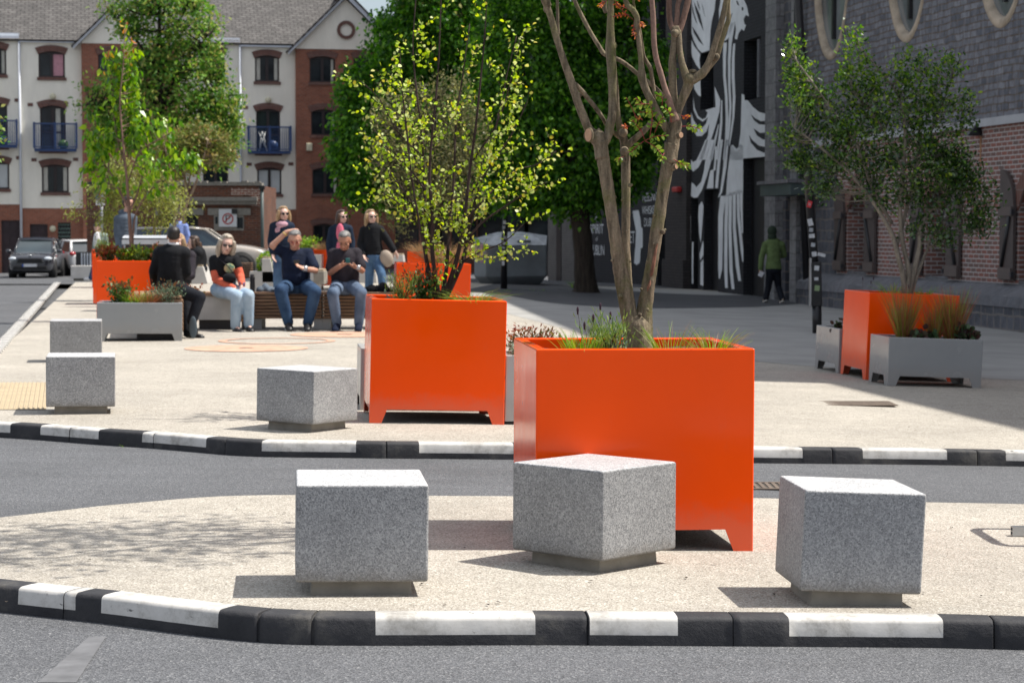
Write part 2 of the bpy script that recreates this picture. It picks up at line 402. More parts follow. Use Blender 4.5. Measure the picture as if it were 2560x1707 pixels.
    t = NT('glass_building'); c = t.ramp(t.noise(.5, 5), [(.35, (.06, .07, .075)), (.65, (.22, .24, .25))]); t.set(Base_Color=c, Roughness=.1, Specular_IOR_Level=.7)
    simple('black_metal', (.014, .014, .016), .4, var=.3, spec=.5); simple('black_door', (.006, .006, .008), .5, var=.3)
    simple('steel', (.42, .43, .44), .35, metal=.9, var=.1); simple('silver_top', (.62, .64, .67), .3, metal=.4, var=.08)
    simple('dark_panel', (.035, .033, .038), .5, var=.2)
    simple('mural_white', (.76, .78, .80), .7, var=.10, nscale=2.5, bump=.3, bscale=25)
    simple('sticker_white', (.6, .62, .64), .5, var=.2, nscale=30); simple('sticker_red', (.6, .02, .03), .45); simple('sticker_green', (.25, .35, .18), .5)
    simple('canopy_green', (.06, .085, .085), .5, var=.12); simple('shutter_brown', (.10, .078, .07), .6, var=.15, nscale=5)
    simple('shutter_face', (.072, .056, .052), .6, var=.15, nscale=5)
    simple('rusty_iron', (.15, .115, .09), .85, var=.3, nscale=15); simple('grate_dirt', (.07, .06, .05), .95, var=.3)
    simple('rust_stain', (.30, .16, .08), .85, var=.3, nscale=8); simple('igloo_grey', (.13, .15, .165), .5, var=.25, nscale=2, bump=.1); simple('igloo_top', (.40, .43, .46), .5, var=.35, nscale=5)
    simple('sign_white', (.72, .73, .74), .4, var=.04); simple('sign_red', (.45, .03, .03), .4); simple('sign_black', (.02, .02, .02), .4); simple('sign_blue', (.10, .16, .20), .4)
    simple('rubber', (.012, .012, .013), .8, var=.3); simple('rim', (.45, .46, .48), .3, metal=.8); simple('plate_white', (.62, .63, .65), .4); simple('plate_blue', (.02, .08, .35), .4)
    simple('lamp_glass', (.55, .60, .65), .1, spec=.8); simple('tail_red', (.32, .012, .02), .15, spec=.8); simple('cream_light', (.6, .56, .40), .5)
    simple('grille_green', (.24, .38, .31), .6, var=.15)
    # people
    t = NT('skin'); c = t.ramp(t.noise(14, 4), [(.3, (.48, .25, .17)), (.7, (.60, .34, .25))]); t.set(Base_Color=c, Roughness=.5, Subsurface_Weight=.08); t.b.inputs['Subsurface Radius'].default_value = (.02, .008, .004)
    simple('skin_pale', (.68, .44, .36), .5, var=.08, nscale=14); simple('skin_tan', (.42, .21, .14), .5, var=.1, nscale=14)
    for n, c in (('cloth_black', (.010, .011, .014)), ('cloth_navy', (.008, .014, .035)), ('cloth_charcoal', (.030, .026, .034)), ('cloth_coral', (.62, .13, .075)), ('cloth_white', (.65, .65, .67)), ('cloth_green', (.115, .165, .065)),
                 ('cloth_grey', (.10, .125, .16)), ('cloth_blue', (.20, .28, .60)), ('cloth_trouser', (.010, .012, .018)), ('cloth_sage', (.22, .28, .24)), ('cloth_pink', (.68, .16, .24)), ('cloth_ink', (.012, .022, .045)), ('hood_green', (.03, .045, .03)), ('scarf', (.50, .30, .36))):
        t = NT(n); w = t.noise(9, 5, .6); c1 = t.ramp(w, [(.3, tuple(x*.75 for x in c)), (.7, tuple(min(1, x*1.25) for x in c))])
        t.bump(t.noise(11, 4, .5), .55, .02); t.set(Base_Color=c1, Roughness=.85, Specular_IOR_Level=.2)
    for n, a, b in (('jeans_light', (.22, .32, .44), (.42, .53, .64)), ('jeans_blue', (.035, .075, .16), (.10, .19, .32)), ('jeans_dark', (.014, .035, .085), (.045, .09, .17)), ('jeans_grey', (.055, .085, .14), (.15, .20, .29))):
        t = NT(n); c = t.ramp(t.noise(4.5, 6, .6), [(.3, a), (.7, b)]); t.bump(t.noise(13, 4, .5), .6, .015); t.set(Base_Color=c, Roughness=.85, Specular_IOR_Level=.2)
    def hair(n, a, b):
        t = NT(n); f = t.noise(38, 5, .6, stretch=(1, 1, .12)); c = t.ramp(f, [(.3, a), (.7, b)]); t.bump(f, .8, .006); t.set(Base_Color=c, Roughness=.5)
    hair('hair_grey', (.07, .068, .066), (.26, .255, .25)); hair('hair_dark', (.006, .005, .005), (.025, .02, .018)); hair('hair_blonde', (.20, .12, .055), (.50, .34, .19)); hair('hair_brown', (.03, .017, .012), (.09, .05, .032)); hair('hair_ash', (.20, .165, .125), (.56, .49, .40))
    simple('shoe_black', (.010, .010, .012), .45); simple('shoe_sole', (.55, .54, .50), .7); simple('shoe_white', (.65, .66, .68), .6); simple('sole_slate', (.07, .10, .125), .6)
    simple('lens_dark', (.012, .010, .012), .08, spec=.8); simple('lips', (.42, .12, .10), .4); simple('phone_black', (.012, .013, .016), .15); simple('phone_teal', (.02, .12, .13), .2); simple('watch', (.4, .4, .42), .3, metal=.6); simple('band_gold', (.6, .42, .15), .4); simple('bag_tan', (.38, .31, .25), .7)
    t = NT('print_picture'); vo = t.node('TexVoronoi', Scale=28.0); t.put(vo.inputs['Vector'], t.coord()); hs = t.node('HueSaturation', Saturation=.9, Value=.55); t.put(hs.inputs['Color'], t.ramp(vo.outputs['Color'], [(.1, (.10, .45, .30)), (.4, (.85, .80, .45)), (.6, (.9, .45, .15)), (.9, (.55, .75, .35))])); t.set(Base_Color=hs.outputs[0], Roughness=.8)
    # plants
    barkmat('bark_main', (.062, .050, .034), (.33, .262, .18), (.15, .145, .055), 42, 1.)
    barkmat('bark_smooth', (.13, .078, .06), (.33, .21, .165), None, 26, .35)
    barkmat('bark_birch', (.022, .014, .013), (.085, .055, .05), None, 40, .4)
    barkmat('bark_pale', (.17, .12, .085), (.38, .29, .21), None, 30, .4)
    barkmat('bark_dark', (.018, .014, .011), (.06, .048, .036), None, 12, .9)
    barkmat('bark_grey', (.12, .105, .085), (.33, .29, .24), None, 30, .4)
    simple('cut_wood', (.50, .30, .19), .8, var=.25, nscale=40); simple('wound', (.26, .12, .075), .85, var=.4, nscale=30); simple('twig_red', (.30, .03, .035), .6)
    leafmat('leaf_birch', [(.13, .24, .015), (.30, .44, .02), (.50, .60, .03), (.34, .48, .06), (.60, .66, .30), (.52, .42, .02)], .48, .4)
    leafmat('leaf_dark_tree', [(.016, .06, .008), (.045, .15, .014), (.10, .27, .022), (.20, .42, .04)], .42, .5)
    leafmat('leaf_fresh_tree', [(.045, .14, .02), (.09, .23, .03), (.17, .33, .04), (.28, .40, .08), (.40, .33, .10)], .35, .5)
    leafmat('leaf_holly', [(.020, .050, .014), (.03, .08, .018), (.055, .12, .022), (.10, .18, .03)], .16, .2, .8)
    leafmat('leaf_holly_new', [(.06, .16, .018), (.11, .25, .02), (.20, .34, .025), (.28, .38, .03)], .35, .3)
    leafmat('leaf_cherry', [(.05, .15, .012), (.12, .28, .015), (.24, .43, .018), (.40, .54, .03)], .42, .28, .6)
    leafmat('leaf_cherry_tip', [(.45, .25, .03), (.52, .18, .05), (.45, .40, .03)], .4, .4)
    leafmat('leaf_bronze', [(.55, .17, .03), (.62, .12, .04), (.50, .27, .04), (.40, .10, .05)], .35, .5)
    leafmat('leaf_green', [(.06, .16, .02), (.14, .27, .03), (.25, .36, .05), (.35, .42, .05)], .4, .45)
    leafmat('leaf_maple', [(.13, .19, .04), (.20, .24, .06), (.28, .20, .07), (.10, .18, .03)], .35, .5)
    leafmat('leaf_olive', [(.085, .10, .045), (.15, .17, .07), (.26, .25, .09), (.10, .095, .055), (.30, .30, .10)], .3, .5)
    leafmat('leaf_willow', [(.20, .24, .05), (.33, .36, .07), (.16, .20, .06), (.42, .42, .14)], .4, .5)
    leafmat('leaf_shrub', [(.015, .055, .012), (.035, .10, .018), (.07, .16, .03), (.10, .20, .05)], .2, .3, .6)
    leafmat('leaf_red', [(.16, .035, .02), (.28, .07, .03), (.10, .08, .02), (.33, .16, .05)], .3, .35)
    leafmat('leaf_silver', [(.09, .15, .10), (.15, .22, .14), (.22, .30, .20)], .25, .6)
    leafmat('leaf_rosemary', [(.09, .18, .03), (.18, .28, .05), (.28, .36, .10)], .25, .5)
    leafmat('grass_green', [(.07, .20, .015), (.14, .31, .02), (.25, .42, .04), (.36, .42, .12)], .4, .45)
    leafmat('grass_brown', [(.28, .08, .035), (.40, .14, .07), (.20, .12, .04), (.46, .22, .13)], .25, .6)
    leafmat('grass_tawny', [(.38, .24, .11), (.48, .33, .17), (.30, .18, .09)], .35, .6)
    leafmat('flower_dark', [(.03, .012, .02), (.05, .02, .04)], .1, .7)
    leafmat('leaf_purple', [(.035, .02, .02), (.08, .04, .035), (.03, .07, .03), (.10, .16, .07)], .2, .4)
mats()
# ------------------------------------------------------------------ camera, light
def setup():
    cd = bpy.data.cameras.new('camera'); cam = bpy.data.objects.new('camera', cd); COL.objects.link(cam)
    cam.location = (0, 0, H); cam.rotation_euler = (R(90)-TH, 0, 0)
    cd.sensor_width = 36; cd.lens = F/2560*36; cd.clip_end = 2000; cd.clip_start = .1
    cd.dof.use_dof = True; cd.dof.focus_distance = 8.6; cd.dof.aperture_fstop = 8.5
    scn.camera = cam
    w = bpy.data.worlds.new('World'); scn.world = w; w.use_nodes = True
    nt = w.node_tree; bg = nt.nodes['Background']
    sky = nt.nodes.new('ShaderNodeTexSky'); sky.sky_type = 'NISHITA'; sky.sun_disc = False
    EL, AZ = R(60), R(5.0)
    sky.sun_elevation = EL; sky.sun_rotation = R(90)-AZ; sky.air_density = 1.0; sky.dust_density = 2.5; sky.ozone_density = 1.0
    tc = nt.nodes.new('ShaderNodeTexCoord'); no = nt.nodes.new('ShaderNodeTexNoise'); no.inputs['Scale'].default_value = 2.2; no.inputs['Detail'].default_value = 7; no.inputs['Roughness'].default_value = .6
    mpg = nt.nodes.new('ShaderNodeMapping'); mpg.inputs['Scale'].default_value = (1, 1, 2.2); nt.links.new(tc.outputs['Generated'], mpg.inputs[0]); nt.links.new(mpg.outputs[0], no.inputs['Vector'])
    cr_ = nt.nodes.new('ShaderNodeValToRGB'); cr_.color_ramp.elements[0].position = .36; cr_.color_ramp.elements[1].position = .56; nt.links.new(no.outputs['Fac'], cr_.inputs[0])
    mx = nt.nodes.new('ShaderNodeMix'); mx.data_type = 'RGBA'; nt.links.new(cr_.outputs[0], mx.inputs[0]); nt.links.new(sky.outputs[0], mx.inputs[6]); mx.inputs[7].default_value = (3.95, 4.15, 4.5, 1)
    nt.links.new(mx.outputs[2], bg.inputs[0]); bg.inputs[1].default_value = .13
    sd = bpy.data.lights.new('sun', 'SUN'); sd.energy = 4.95; sd.angle = R(.6); sd.color = (1, .95, .87)
    so = bpy.data.objects.new('sun', sd); COL.objects.link(so)
    d = Vector((math.cos(EL)*math.cos(AZ), math.cos(EL)*math.sin(AZ), math.sin(EL)))
    so.rotation_euler = d.to_track_quat('Z', 'Y').to_euler(); so.location = d*60
    v = scn.view_settings; v.view_transform = 'Standard'; v.look = 'None'; v.gamma = 1; v.exposure = .36
    scn.cycles.use_denoising = True; scn.cycles.max_bounces = 6; scn.cycles.transparent_max_bounces = 6
setup()

# ------------------------------------------------------------------ ground sheets and kerbs
def d2(x, y): return (x*K, y*K)
def resample(P, n):
    P = [Vector(p) for p in P]; L = [0]
    for a, b in zip(P, P[1:]): L.append(L[-1]+(b-a).length)
    out = []
    for i in range(n):
        t = L[-1]*i/(n-1); j = 0
        while j < len(L)-2 and L[j+1] < t: j += 1
        out.append(P[j].lerp(P[j+1], (t-L[j])/max(1e-9, L[j+1]-L[j])))
    return out
def smoothline(P, n, it=3):
    Q = resample(P, n)
    for _ in range(it): Q = [Q[0]]+[(Q[i-1]+Q[i]*2+Q[i+1])/4 for i in range(1, len(Q)-1)]+[Q[-1]]
    return Q
def sheet(name, A, B, off, mat, nt=40, power=1.0, kind='structure'):
    """surface between polyline A and B (same count), following the terrain"""
    m = MB(); n = len(A); vs = []
    for j in range(nt+1):
        t = (j/nt)**power
        for i in range(n):
            p = A[i].lerp(B[i], t); vs.append((p.x, p.y, T(p.x, p.y)+off))
    fs = [(j*n+i, j*n+i+1, (j+1)*n+i+1, (j+1)*n+i) for j in range(nt) for i in range(n-1)]
    m.add(vs, fs); o = m.build(name, mat, fix=False, kind=kind, smooth=True); return o

def kerbline(pts, x0, x1):
    P = [G(*d2(*p)) for p in pts]
    a = P[0]+(P[0]-P[1])*((x0-P[0].x)/(P[0].x-P[1].x)); b = P[-1]+(P[-1]-P[-2])*((x1-P[-1].x)/(P[-1].x-P[-2].x))
    return [a]+P+[b]
near_px = [(-60, 1322), (0, 1328), (115, 1340), (215, 1350), (300, 1358), (430, 1375), (560, 1390), (620, 1396), (720, 1401), (860, 1402), (1240, 1401), (1670, 1404), (2150, 1408), (2352, 1414), (2420, 1416)]
mid_px = [(-60, 964), (0, 967), (50, 969), (130, 974), (260, 984), (380, 991), (500, 1001), (550, 1005.5), (620, 1009), (885, 1012), (1170, 1015), (1740, 1024), (2100, 1028), (2352, 1033), (2420, 1035)]
isl_px = [(-60, 1193), (0, 1187), (60, 1180), (150, 1170), (230, 1160), (330, 1152), (400, 1145), (500, 1138), (600, 1135.5), (700, 1135), (970, 1137), (1170, 1138), (1740, 1142), (1830, 1145), (2130, 1152), (2352, 1156), (2420, 1158)]
near = smoothline(kerbline(near_px, -7, 8), 420, 6); mid = smoothline(kerbline(mid_px, -3.93, 14), 420, 6); isl = smoothline(kerbline(isl_px, -7, 8), 420, 6)

def kerb(name, line, white, joints, rng):
    L0 = resample([Vector((p.x, p.y, 0)) for p in line], 500); m = MB()
    prof = [(0, -.02), (0, 0), (.045, .001), (.092, 0), (.102, -.002), (.109, -.007), (.113, -.016), (.116, -.060), (.118, -.09), (.118, -.15)]
    whiteface = {1, 2, 3, 4, 5, 6}
    def uof(p):
        y = p.y*math.cos(TH)-(T(p.x, p.y)-H)*math.sin(TH); return (CX+F*p.x/y)/K
    L = []; U0 = [uof(p) for p in L0]
    cuts = [(u, 'w') for s_, e_ in white for u in (s_, e_)]+[(u, 'j') for u in joints]
    for i in range(len(L0)-1):
        a_, b_ = L0[i], L0[i+1]; L.append((a_, 0)); seg = (b_-a_).length
        for u, k_ in sorted(cuts):
            if U0[i] < u <= U0[i+1]:
                t = (u-U0[i])/(U0[i+1]-U0[i])
                if k_ == 'w': L.append((a_.lerp(b_, t), 0))
                else:
                    for dt, dp in ((-.0032, 0), (-.0018, 1), (.0018, 1), (.0032, 0)): L.append((a_.lerp(b_, min(.999, max(.001, t+dt/seg))), dp))
    L.append((L0[-1], 0)); n = len(L); vs = []; us = [uof(p) for p, _ in L]; k = len(prof); seg_off = 0
    for i, (p, dp) in enumerate(L):
        j = min(range(len(L0)), key=lambda q: abs(L0[q].x-p.x)+abs(L0[q].y-p.y)) if i % 1 == 0 else 0
        d = (L0[min(len(L0)-1, j+2)]-L0[max(0, j-2)]).normalized(); nr = Vector((d.y, -d.x, 0))
        if dp and not L[i-1][1]: seg_off = rng.uniform(-.003, .003)
        for a, z in prof:
            a2 = a-(.008 if dp else 0)*(a > .03); z2 = z-(.008 if dp and z > -.06 else 0)
            q = p+nr*(a2+(seg_off+rng.uniform(-.0012, .0012))*(a > .05)); vs.append((q.x, q.y, T(q.x, q.y)+z2))
    for i in range(n-1):
        uc = (us[i]+us[i+1])/2; dj = L[i][1] or L[i+1][1]
        for a in range(k-1):
            w = a in whiteface and any(s_ < uc < e_ for s_, e_ in white) and not dj
            m.f.append((i*k+a, i*k+a+1, (i+1)*k+a+1, (i+1)*k+a)); m.m.append(1 if w else 0); m.sm.append(not dj)
    m.v = vs
    return m.build(name, ['kerb_black', 'kerb_white'], fix=False, kind='structure')
rk = random.Random(4)
kerb('kerb', near, [(90, 219), (279, 546), (862, 1222), (1347, 1546), (1798, 2151), (2400, 2700), (-330, -60)], [192, 626, 731, 1342, 1670, 2270, -100], rk)
kerb('kerb', mid, [(-140, 50), (122, 255), (353, 503), (617, 820), (960, 1174), (1290, 1440), (1580, 1829), (1966, 2161), (2296, 2500)], [-20, 190, 380, 545, 887, 1230, 1560, 1897, 2230], rk)
V3 = lambda x, y: Vector((x, y, 0))
sheet('island_paving', near, isl, -.002, 'gravel', 30)
sheet('road', [V3(-14+28*i/60, -4) for i in range(61)], [V3(-14+28*i/60, 24) for i in range(61)], -.095, 'asphalt', 60)
backl = [V3(-10.7+26*i/419, 52) for i in range(420)]
sheet('plaza_paving', mid, backl, -.002, 'gravel', 70, 1.4)
leftA = [V3(-3.84-6.86*t, 14.3+35.7*t)+V3(-.08, 0) for t in [i/40 for i in range(41)]]
sheet('side_road', [V3(p.x-30, p.y) for p in leftA], leftA, -.03, 'asphalt_far', 12)
sheet('far_road', [V3(-60+110*i/50, 50.5) for i in range(51)], [V3(-60+110*i/50, 130) for i in range(51)], -.016, 'asphalt_far', 40)
sheet('ground', [V3(-500+1000*i/80, -60) for i in range(81)], [V3(-500+1000*i/80, 1500) for i in range(81)], -.13-.0, 'asphalt_far', 160, 1.8)
# dark asphalt strip in front of the painted brick wall
lo = [G(u, v) for u, v in ((1150, 728), (1246, 735), (1373, 758), (1533, 770), (1628, 772), (1894, 768), (2040, 757), (2200, 745), (2400, 765), (2700, 800))]
hi = [V3(p.x+(2.0 if p.y < 40 else 1.0), p.y+10) for p in lo]
sheet('service_road', smoothline(lo, 60, 2), smoothline(hi, 60, 2), .003, 'pavement_dark', 10)
pv_f = [G(u, v) for u, v in ((1080, 745), (1180, 762), (1330, 800), (1500, 845), (1700, 880), (1900, 905), (2150, 925), (2350, 940), (2700, 958))]
pv_b = [V3(-.6, 50), V3(0, 50.5), V3(.8, 51), V3(2, 51), V3(3.4, 51), V3(5, 51), V3(7, 49), V3(9, 46), V3(12, 40)]
sheet('pavement', smoothline(pv_f, 60, 2), smoothline(pv_b, 60, 2), .0005, 'pavement_grey', 40)
# flush edge of alternating setts beside the side road
m = MB(); rr = random.Random(3); y = 14.5; i = 0
while y < 51:
    t = (y-14.3)/35.7; x = -3.84-6.86*t; w = .20
    m.box((x-.05, y, T(x, y)+.0), (.13, .17, .03), mi=i % 2); y += .18; i += 1
m.build('edge_setts', ['cobble_white', 'kerb_black'], kind='structure')
# tactile paving
P = [G(u, v) for u, v in ((-90, 1024), (115, 1024), (122, 957), (-60, 957))]
m = MB(); a, b, c, d = P
def tac(s, t, z): 
    p = a.lerp(b, s).lerp(d.lerp(c, s), t); return (p.x, p.y, T(p.x, p.y)+z)
m.quad(tac(0, 0, .003), tac(1, 0, .003), tac(1, 1, .003), tac(0, 1, .003))
for i in range(17):
    s0 = i/17+.008; s1 = s0+.030
    A = [tac(s0, .0, .003), tac(s1, .0, .003), tac(s1, 1, .003), tac(s0, 1, .003)]; B = [tac(s0+.006, .01, .010), tac(s1-.006, .01, .010), tac(s1-.006, .99, .010), tac(s0+.006, .99, .010)]
    m.add(A+B, [(4, 5, 6, 7), (0, 1, 5, 4), (1, 2, 6, 5), (2, 3, 7, 6), (3, 0, 4, 7)])
m.build('tactile_paving', 'tactile', kind='structure')
# painted orange rings on the plaza
def ring(cu, cv, ru, inner, name='painted_ring'):
    c = G(*d2(cu, cv)); r = (G(*d2(cu+ru, cv))-c).length; m = MB(); n = 48; vs = []
    for k in range(n):
        a = 2*math.pi*k/n
        for rad in (r, r*inner):
            x = c.x+rad*math.cos(a); y = c.y+rad*math.sin(a); vs.append((x, y, T(x, y)+.004))
    m.add(vs, [(2*k, 2*((k+1) % n), 2*((k+1) % n)+1, 2*k+1) for k in range(n)])
    m.build(name, 'ground_orange', kind='structure', fix=False)
ring(566, 800, 142, .12); ring(636, 783, 135, .86); ring(792, 768.5, 125, .15)
# worn paint mark on the near road
m = MB(); A = [(95, 1705), (190, 1705), (265, 1590), (222, 1590)]
m.flatpoly([G(u, v, -.092) for u, v in A]); m.build('road_marking', 'ground_mark', kind='structure', fix=False)

# grates
def grate(name, c, w, d, rz, n, label, off=0.0):
    g = thing(name, label, 'drain grate', (c.x, c.y, T(c.x, c.y)+off), rz)
    m = MB(); m.bx(-w/2, w/2, -d/2, -d/2+.03, 0, .006); m.bx(-w/2, w/2, d/2-.03, d/2, 0, .006); m.bx(-w/2, -w/2+.03, -d/2+.03, d/2-.03, 0, .006); m.bx(w/2-.03, w/2, -d/2+.03, d/2-.03, 0, .006)
    m.build('frame', 'rusty_iron', g)
    m = MB()
    for i in range(n):
        x = -w/2+.03+(w-.06)*(i+.5)/n; m.bx(x-.010, x+.010, -d/2+.03, d/2-.03, .0, .005)
    m.build('bars', 'rusty_iron', g)
    m = MB(); m.bx(-w/2+.03, w/2-.03, -d/2+.03, d/2-.03, .0005, .001); m.build('backing', 'grate_dirt', g)
grate('drain_grate', G(*d2(1957, 927)), .66, .42, 0, 22, 'rusty round-barred drain cover in the pale paving before the orange planter in shade')
grate('road_gully', G(*d2(1758, 1117), -.093), .5, .32, 0, 12, 'square gully grate in the asphalt lane beside the big orange planter', -.091)

# ------------------------------------------------------------------ granite blocks
def block(c, w, d, h, rz, tilt, label, pl=.05, seed=0, mat='granite'):
    t = thing('granite_block', label, 'stone block', (c.x, c.y, T(c.x, c.y)), 0, 'granite cube seats and bollards')
    t.rotation_euler = Euler((0, tilt, 0)).to_matrix().to_4x4().to_euler() if not rz else (Matrix.Rotation(tilt, 4, 'Y') @ Matrix.Rotation(rz, 4, 'Z')).to_euler()
    m = MB(); m.box((0, 0, pl+(h-pl)/2), (w, d, h-pl)); 
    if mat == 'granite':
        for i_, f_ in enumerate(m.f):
            if all(m.v[q][2] > pl+.1 for q in f_): m.m[i_] = 1  # upper faces take the copy with sunlight painted into its colour
    b = m.build('block', [mat, 'granite_lit_top'] if mat == 'granite' else mat, t, bevel=.009, bseg=2)
    m = MB(); m.box((0, 0, pl/2-.02), (w*.78, d*.78, pl+.036), top=.97); m.build('plinth', 'concrete', t, bevel=.006)
    return t
def place_block(u, v, w, d, h, ang, tilt, label, anchor, **kw):
    """anchor: which lower corner (sx,sy) of the block projects near (u,v) at height pl"""
    p = G(u, v, kw.get('pl', .05)); a = R(ang)
    ox = anchor[0]*w/2; oy = anchor[1]*d/2
    c = Vector((p.x-(ox*math.cos(a)-oy*math.sin(a)), p.y-(ox*math.sin(a)+oy*math.cos(a)), 0))
    return block(c, w, d, h, a, tilt, label, **kw)
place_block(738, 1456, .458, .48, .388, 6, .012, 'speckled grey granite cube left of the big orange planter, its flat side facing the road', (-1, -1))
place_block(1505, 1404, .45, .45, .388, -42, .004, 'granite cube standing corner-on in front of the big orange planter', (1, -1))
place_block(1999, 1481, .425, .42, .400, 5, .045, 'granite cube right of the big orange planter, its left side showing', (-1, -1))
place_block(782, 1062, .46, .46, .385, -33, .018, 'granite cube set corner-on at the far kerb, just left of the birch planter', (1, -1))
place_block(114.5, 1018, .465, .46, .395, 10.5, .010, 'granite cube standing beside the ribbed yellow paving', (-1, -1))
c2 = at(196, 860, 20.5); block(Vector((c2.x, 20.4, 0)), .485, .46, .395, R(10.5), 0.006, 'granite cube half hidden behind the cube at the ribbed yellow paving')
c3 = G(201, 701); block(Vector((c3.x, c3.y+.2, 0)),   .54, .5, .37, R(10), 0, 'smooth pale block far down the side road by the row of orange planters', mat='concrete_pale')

# ------------------------------------------------------------------ planters
def planter(name, label, cat, c, w, d, h, rz, tilt, mat, soil=.05, leg=.09, parts=True, group=None, lw=.08):
    """c: front-left bottom corner in world"""
    t = thing(name, label, cat, c, 0, group)
    t.rotation_euler = (Matrix.Rotation(tilt, 4, 'Y') @ Matrix.Rotation(rz, 4, 'Z')).to_euler()
    cor = [(0, 0), (w, 0), (w, d), (0, d)]; vs = []; fs = []
    for x, y in cor: vs.append((x, y, 0))
    for x, y in cor: vs.append((x, y, h))
    def side(i, j):
        a = Vector((*cor[i], 0)); b = Vector((*cor[j], 0)); L = (b-a).length; e = (b-a)/L
        o = len(vs); g2 = lw+.035
        for s, z in ((lw, 0), (g2, leg), (L-g2, leg), (L-lw, 0)):
            p = a+e*s; vs.append((p.x, p.y, z))
        fs.append((i, o, o+1, o+2, o+3, j, 4+j, 4+i))
    for i in range(4): side(i, (i+1) % 4)
    o = len(vs); k = .045
    inn = [(k, k), (w-k, k), (w-k, d-k), (k, d-k)]
    for x, y in inn: vs.append((x, y, h))
    for x, y in inn: vs.append((x, y, h-.25))
    for i in range(4): fs.append((4+i, 4+(i+1) % 4, o+(i+1) % 4, o+i)); fs.append((o+i, o+(i+1) % 4, o+4+(i+1) % 4, o+4+i))
    m = MB(); m.add(vs, fs); b = m.build('body', mat, t)
    for md in []: pass
    bv = b.modifiers.new('bevel', 'BEVEL'); bv.width = .007; bv.segments = 3; bv.limit_method = 'ANGLE'; bv.angle_limit = R(40)
    sd = b.modifiers.new('solid', 'SOLIDIFY'); sd.thickness = .005; sd.offset = -1
    b.data.polygons.foreach_set('use_smooth', [True]*len(b.data.polygons)); b.modifiers.new('wn', 'WEIGHTED_NORMAL')
    m = MB(); m.bx(.012, w-.012, .012, d-.012, leg+.012, leg+.03); m.build('base_plate', 'dark_panel', t)
    m = MB(); n = 12; vs = []; rs = random.Random(int(w*1000))
    for j in range(n+1):
        for i in range(n+1):
            e = min(i, j, n-i, n-j); vs.append((k-.004+(w-2*k+.008)*i/n, k-.004+(d-2*k+.008)*j/n, h-soil+(rs.uniform(-.008, .018) if e else -.004)))
    m.add(vs, [(j*(n+1)+i, j*(n+1)+i+1, (j+1)*(n+1)+i+1, (j+1)*(n+1)+i) for j in range(n) for i in range(n)]); m.build('soil_bed', 'soil', t, fix=False, smooth=True)
    return t
GO, GG = 'orange square planters', 'low grey planters'
def off(c, rz, x, y): return Vector((c.x+x*math.cos(rz)-y*math.sin(rz), c.y+x*math.sin(rz)+y*math.cos(rz), c.z))
a1 = R(5.7); fr = G(1883, 1376); c = off(fr, a1, -.885, 0); C1 = c
P1 = planter('tall_planter', 'biggest orange planter, on the island behind the granite cubes, holding a bare-stemmed tree', 'planter', c, .885, .885, .82, a1, .003, 'orange_paint', group=GO)
a2 = R(6.5); C2 = G(923, 1057)
P2 = planter('tall_planter', 'orange planter behind the kerb with a small-leaved birch, second largest in view', 'planter', C2, .895, .885, .82, a2, .024, 'orange_paint', group=GO)
P2b = planter('low_planter', 'grey planter mostly hidden behind the birch planter, only its left end showing', 'planter', off(C2, a2, -.02, 1.0), .895, .6, .44, a2, .02, 'grey_pale_paint', group=GG)
P2c = planter('low_planter', 'grey planter with reddish shrubs squeezed between the two largest orange planters', 'planter', off(C2, a2, .90, .02), .86, .6, .44, a2, .02, 'grey_pale_paint', group=GG)
a3 = R(8); C3 = G(2163, 949)
P3 = planter('tall_planter', 'orange planter standing in the building shade with a dark evergreen shrub tree', 'planter', C3, .885, .80, .82, a3, .042, 'orange_paint', group=GO)
C3f = G(2217.6, 964)
P3f = planter('low_planter', 'grey planter with feathery brown grasses, in front of the shaded orange planter', 'planter', C3f, .885, .55, .44, a3, .038, 'grey_paint', group=GG)
P3b = planter('low_planter', 'grey planter behind the shaded orange planter, only its left end visible', 'planter', off(C3, a3, -.015, .83), .885, .8, .44, a3, .03, 'grey_paint', group=GG)
CL = G(242, 853.5)
PL = planter('low_planter', 'wide grey planter full of small shrubs beside the seat of the man in black', 'planter', CL, .955, .7, .44, R(8.5), .010, 'grey_paint', group=GG)
CO = Vector((at(240, 655, 29).x, 29, T(-5.7, 29)+.02))
PO = planter('tall_planter', 'orange planter behind the wide grey planter, holding a large-leaved young tree', 'planter', CO, .9, .885, .82, R(8.5), .006, 'orange_paint', group=GO)
x37 = at(231.5, 638, 36).x
PO2 = planter('tall_planter', 'orange planter seen edge-on, next one back from the large-leaved young tree', 'planter', Vector((x37, 36, T(x37, 37)+.02)), .885, .885, .82, R(9), 0, 'orange_paint', group=GO)
x48 = at(229.5, 625, 46.5).x
PO3 = planter('tall_planter', 'furthest of the row of orange planters along the side road', 'planter', Vector((x48, 46.5, T(x48, 47)+.02)), .885, .885, .82, R(9), 0, 'orange_paint', group=GO)
c6 = at(988, 659, 27); c6.z = T(c6.x, 27)+.03
P6 = planter('tall_planter', 'orange planter with tawny grass right behind the birch planter', 'planter', c6, .95, .885, .82, R(5), .02, 'orange_paint', group=GO)
c7 = at(783, 624, 45); c7.z = T(c7.x, 45)
P7 = planter('tall_planter', 'orange planter with tawny grass behind the two seated men', 'planter', c7, .5, .6, .85, 0, 0, 'orange_paint', group=GO)
c9 = at(1018, 634, 43); c9.z = T(c9.x, 43)
P9 = planter('tall_planter', 'far orange planter glimpsed through the birch stems', 'planter', c9, .5, .6, .83, 0, 0, 'orange_paint', group=GO)
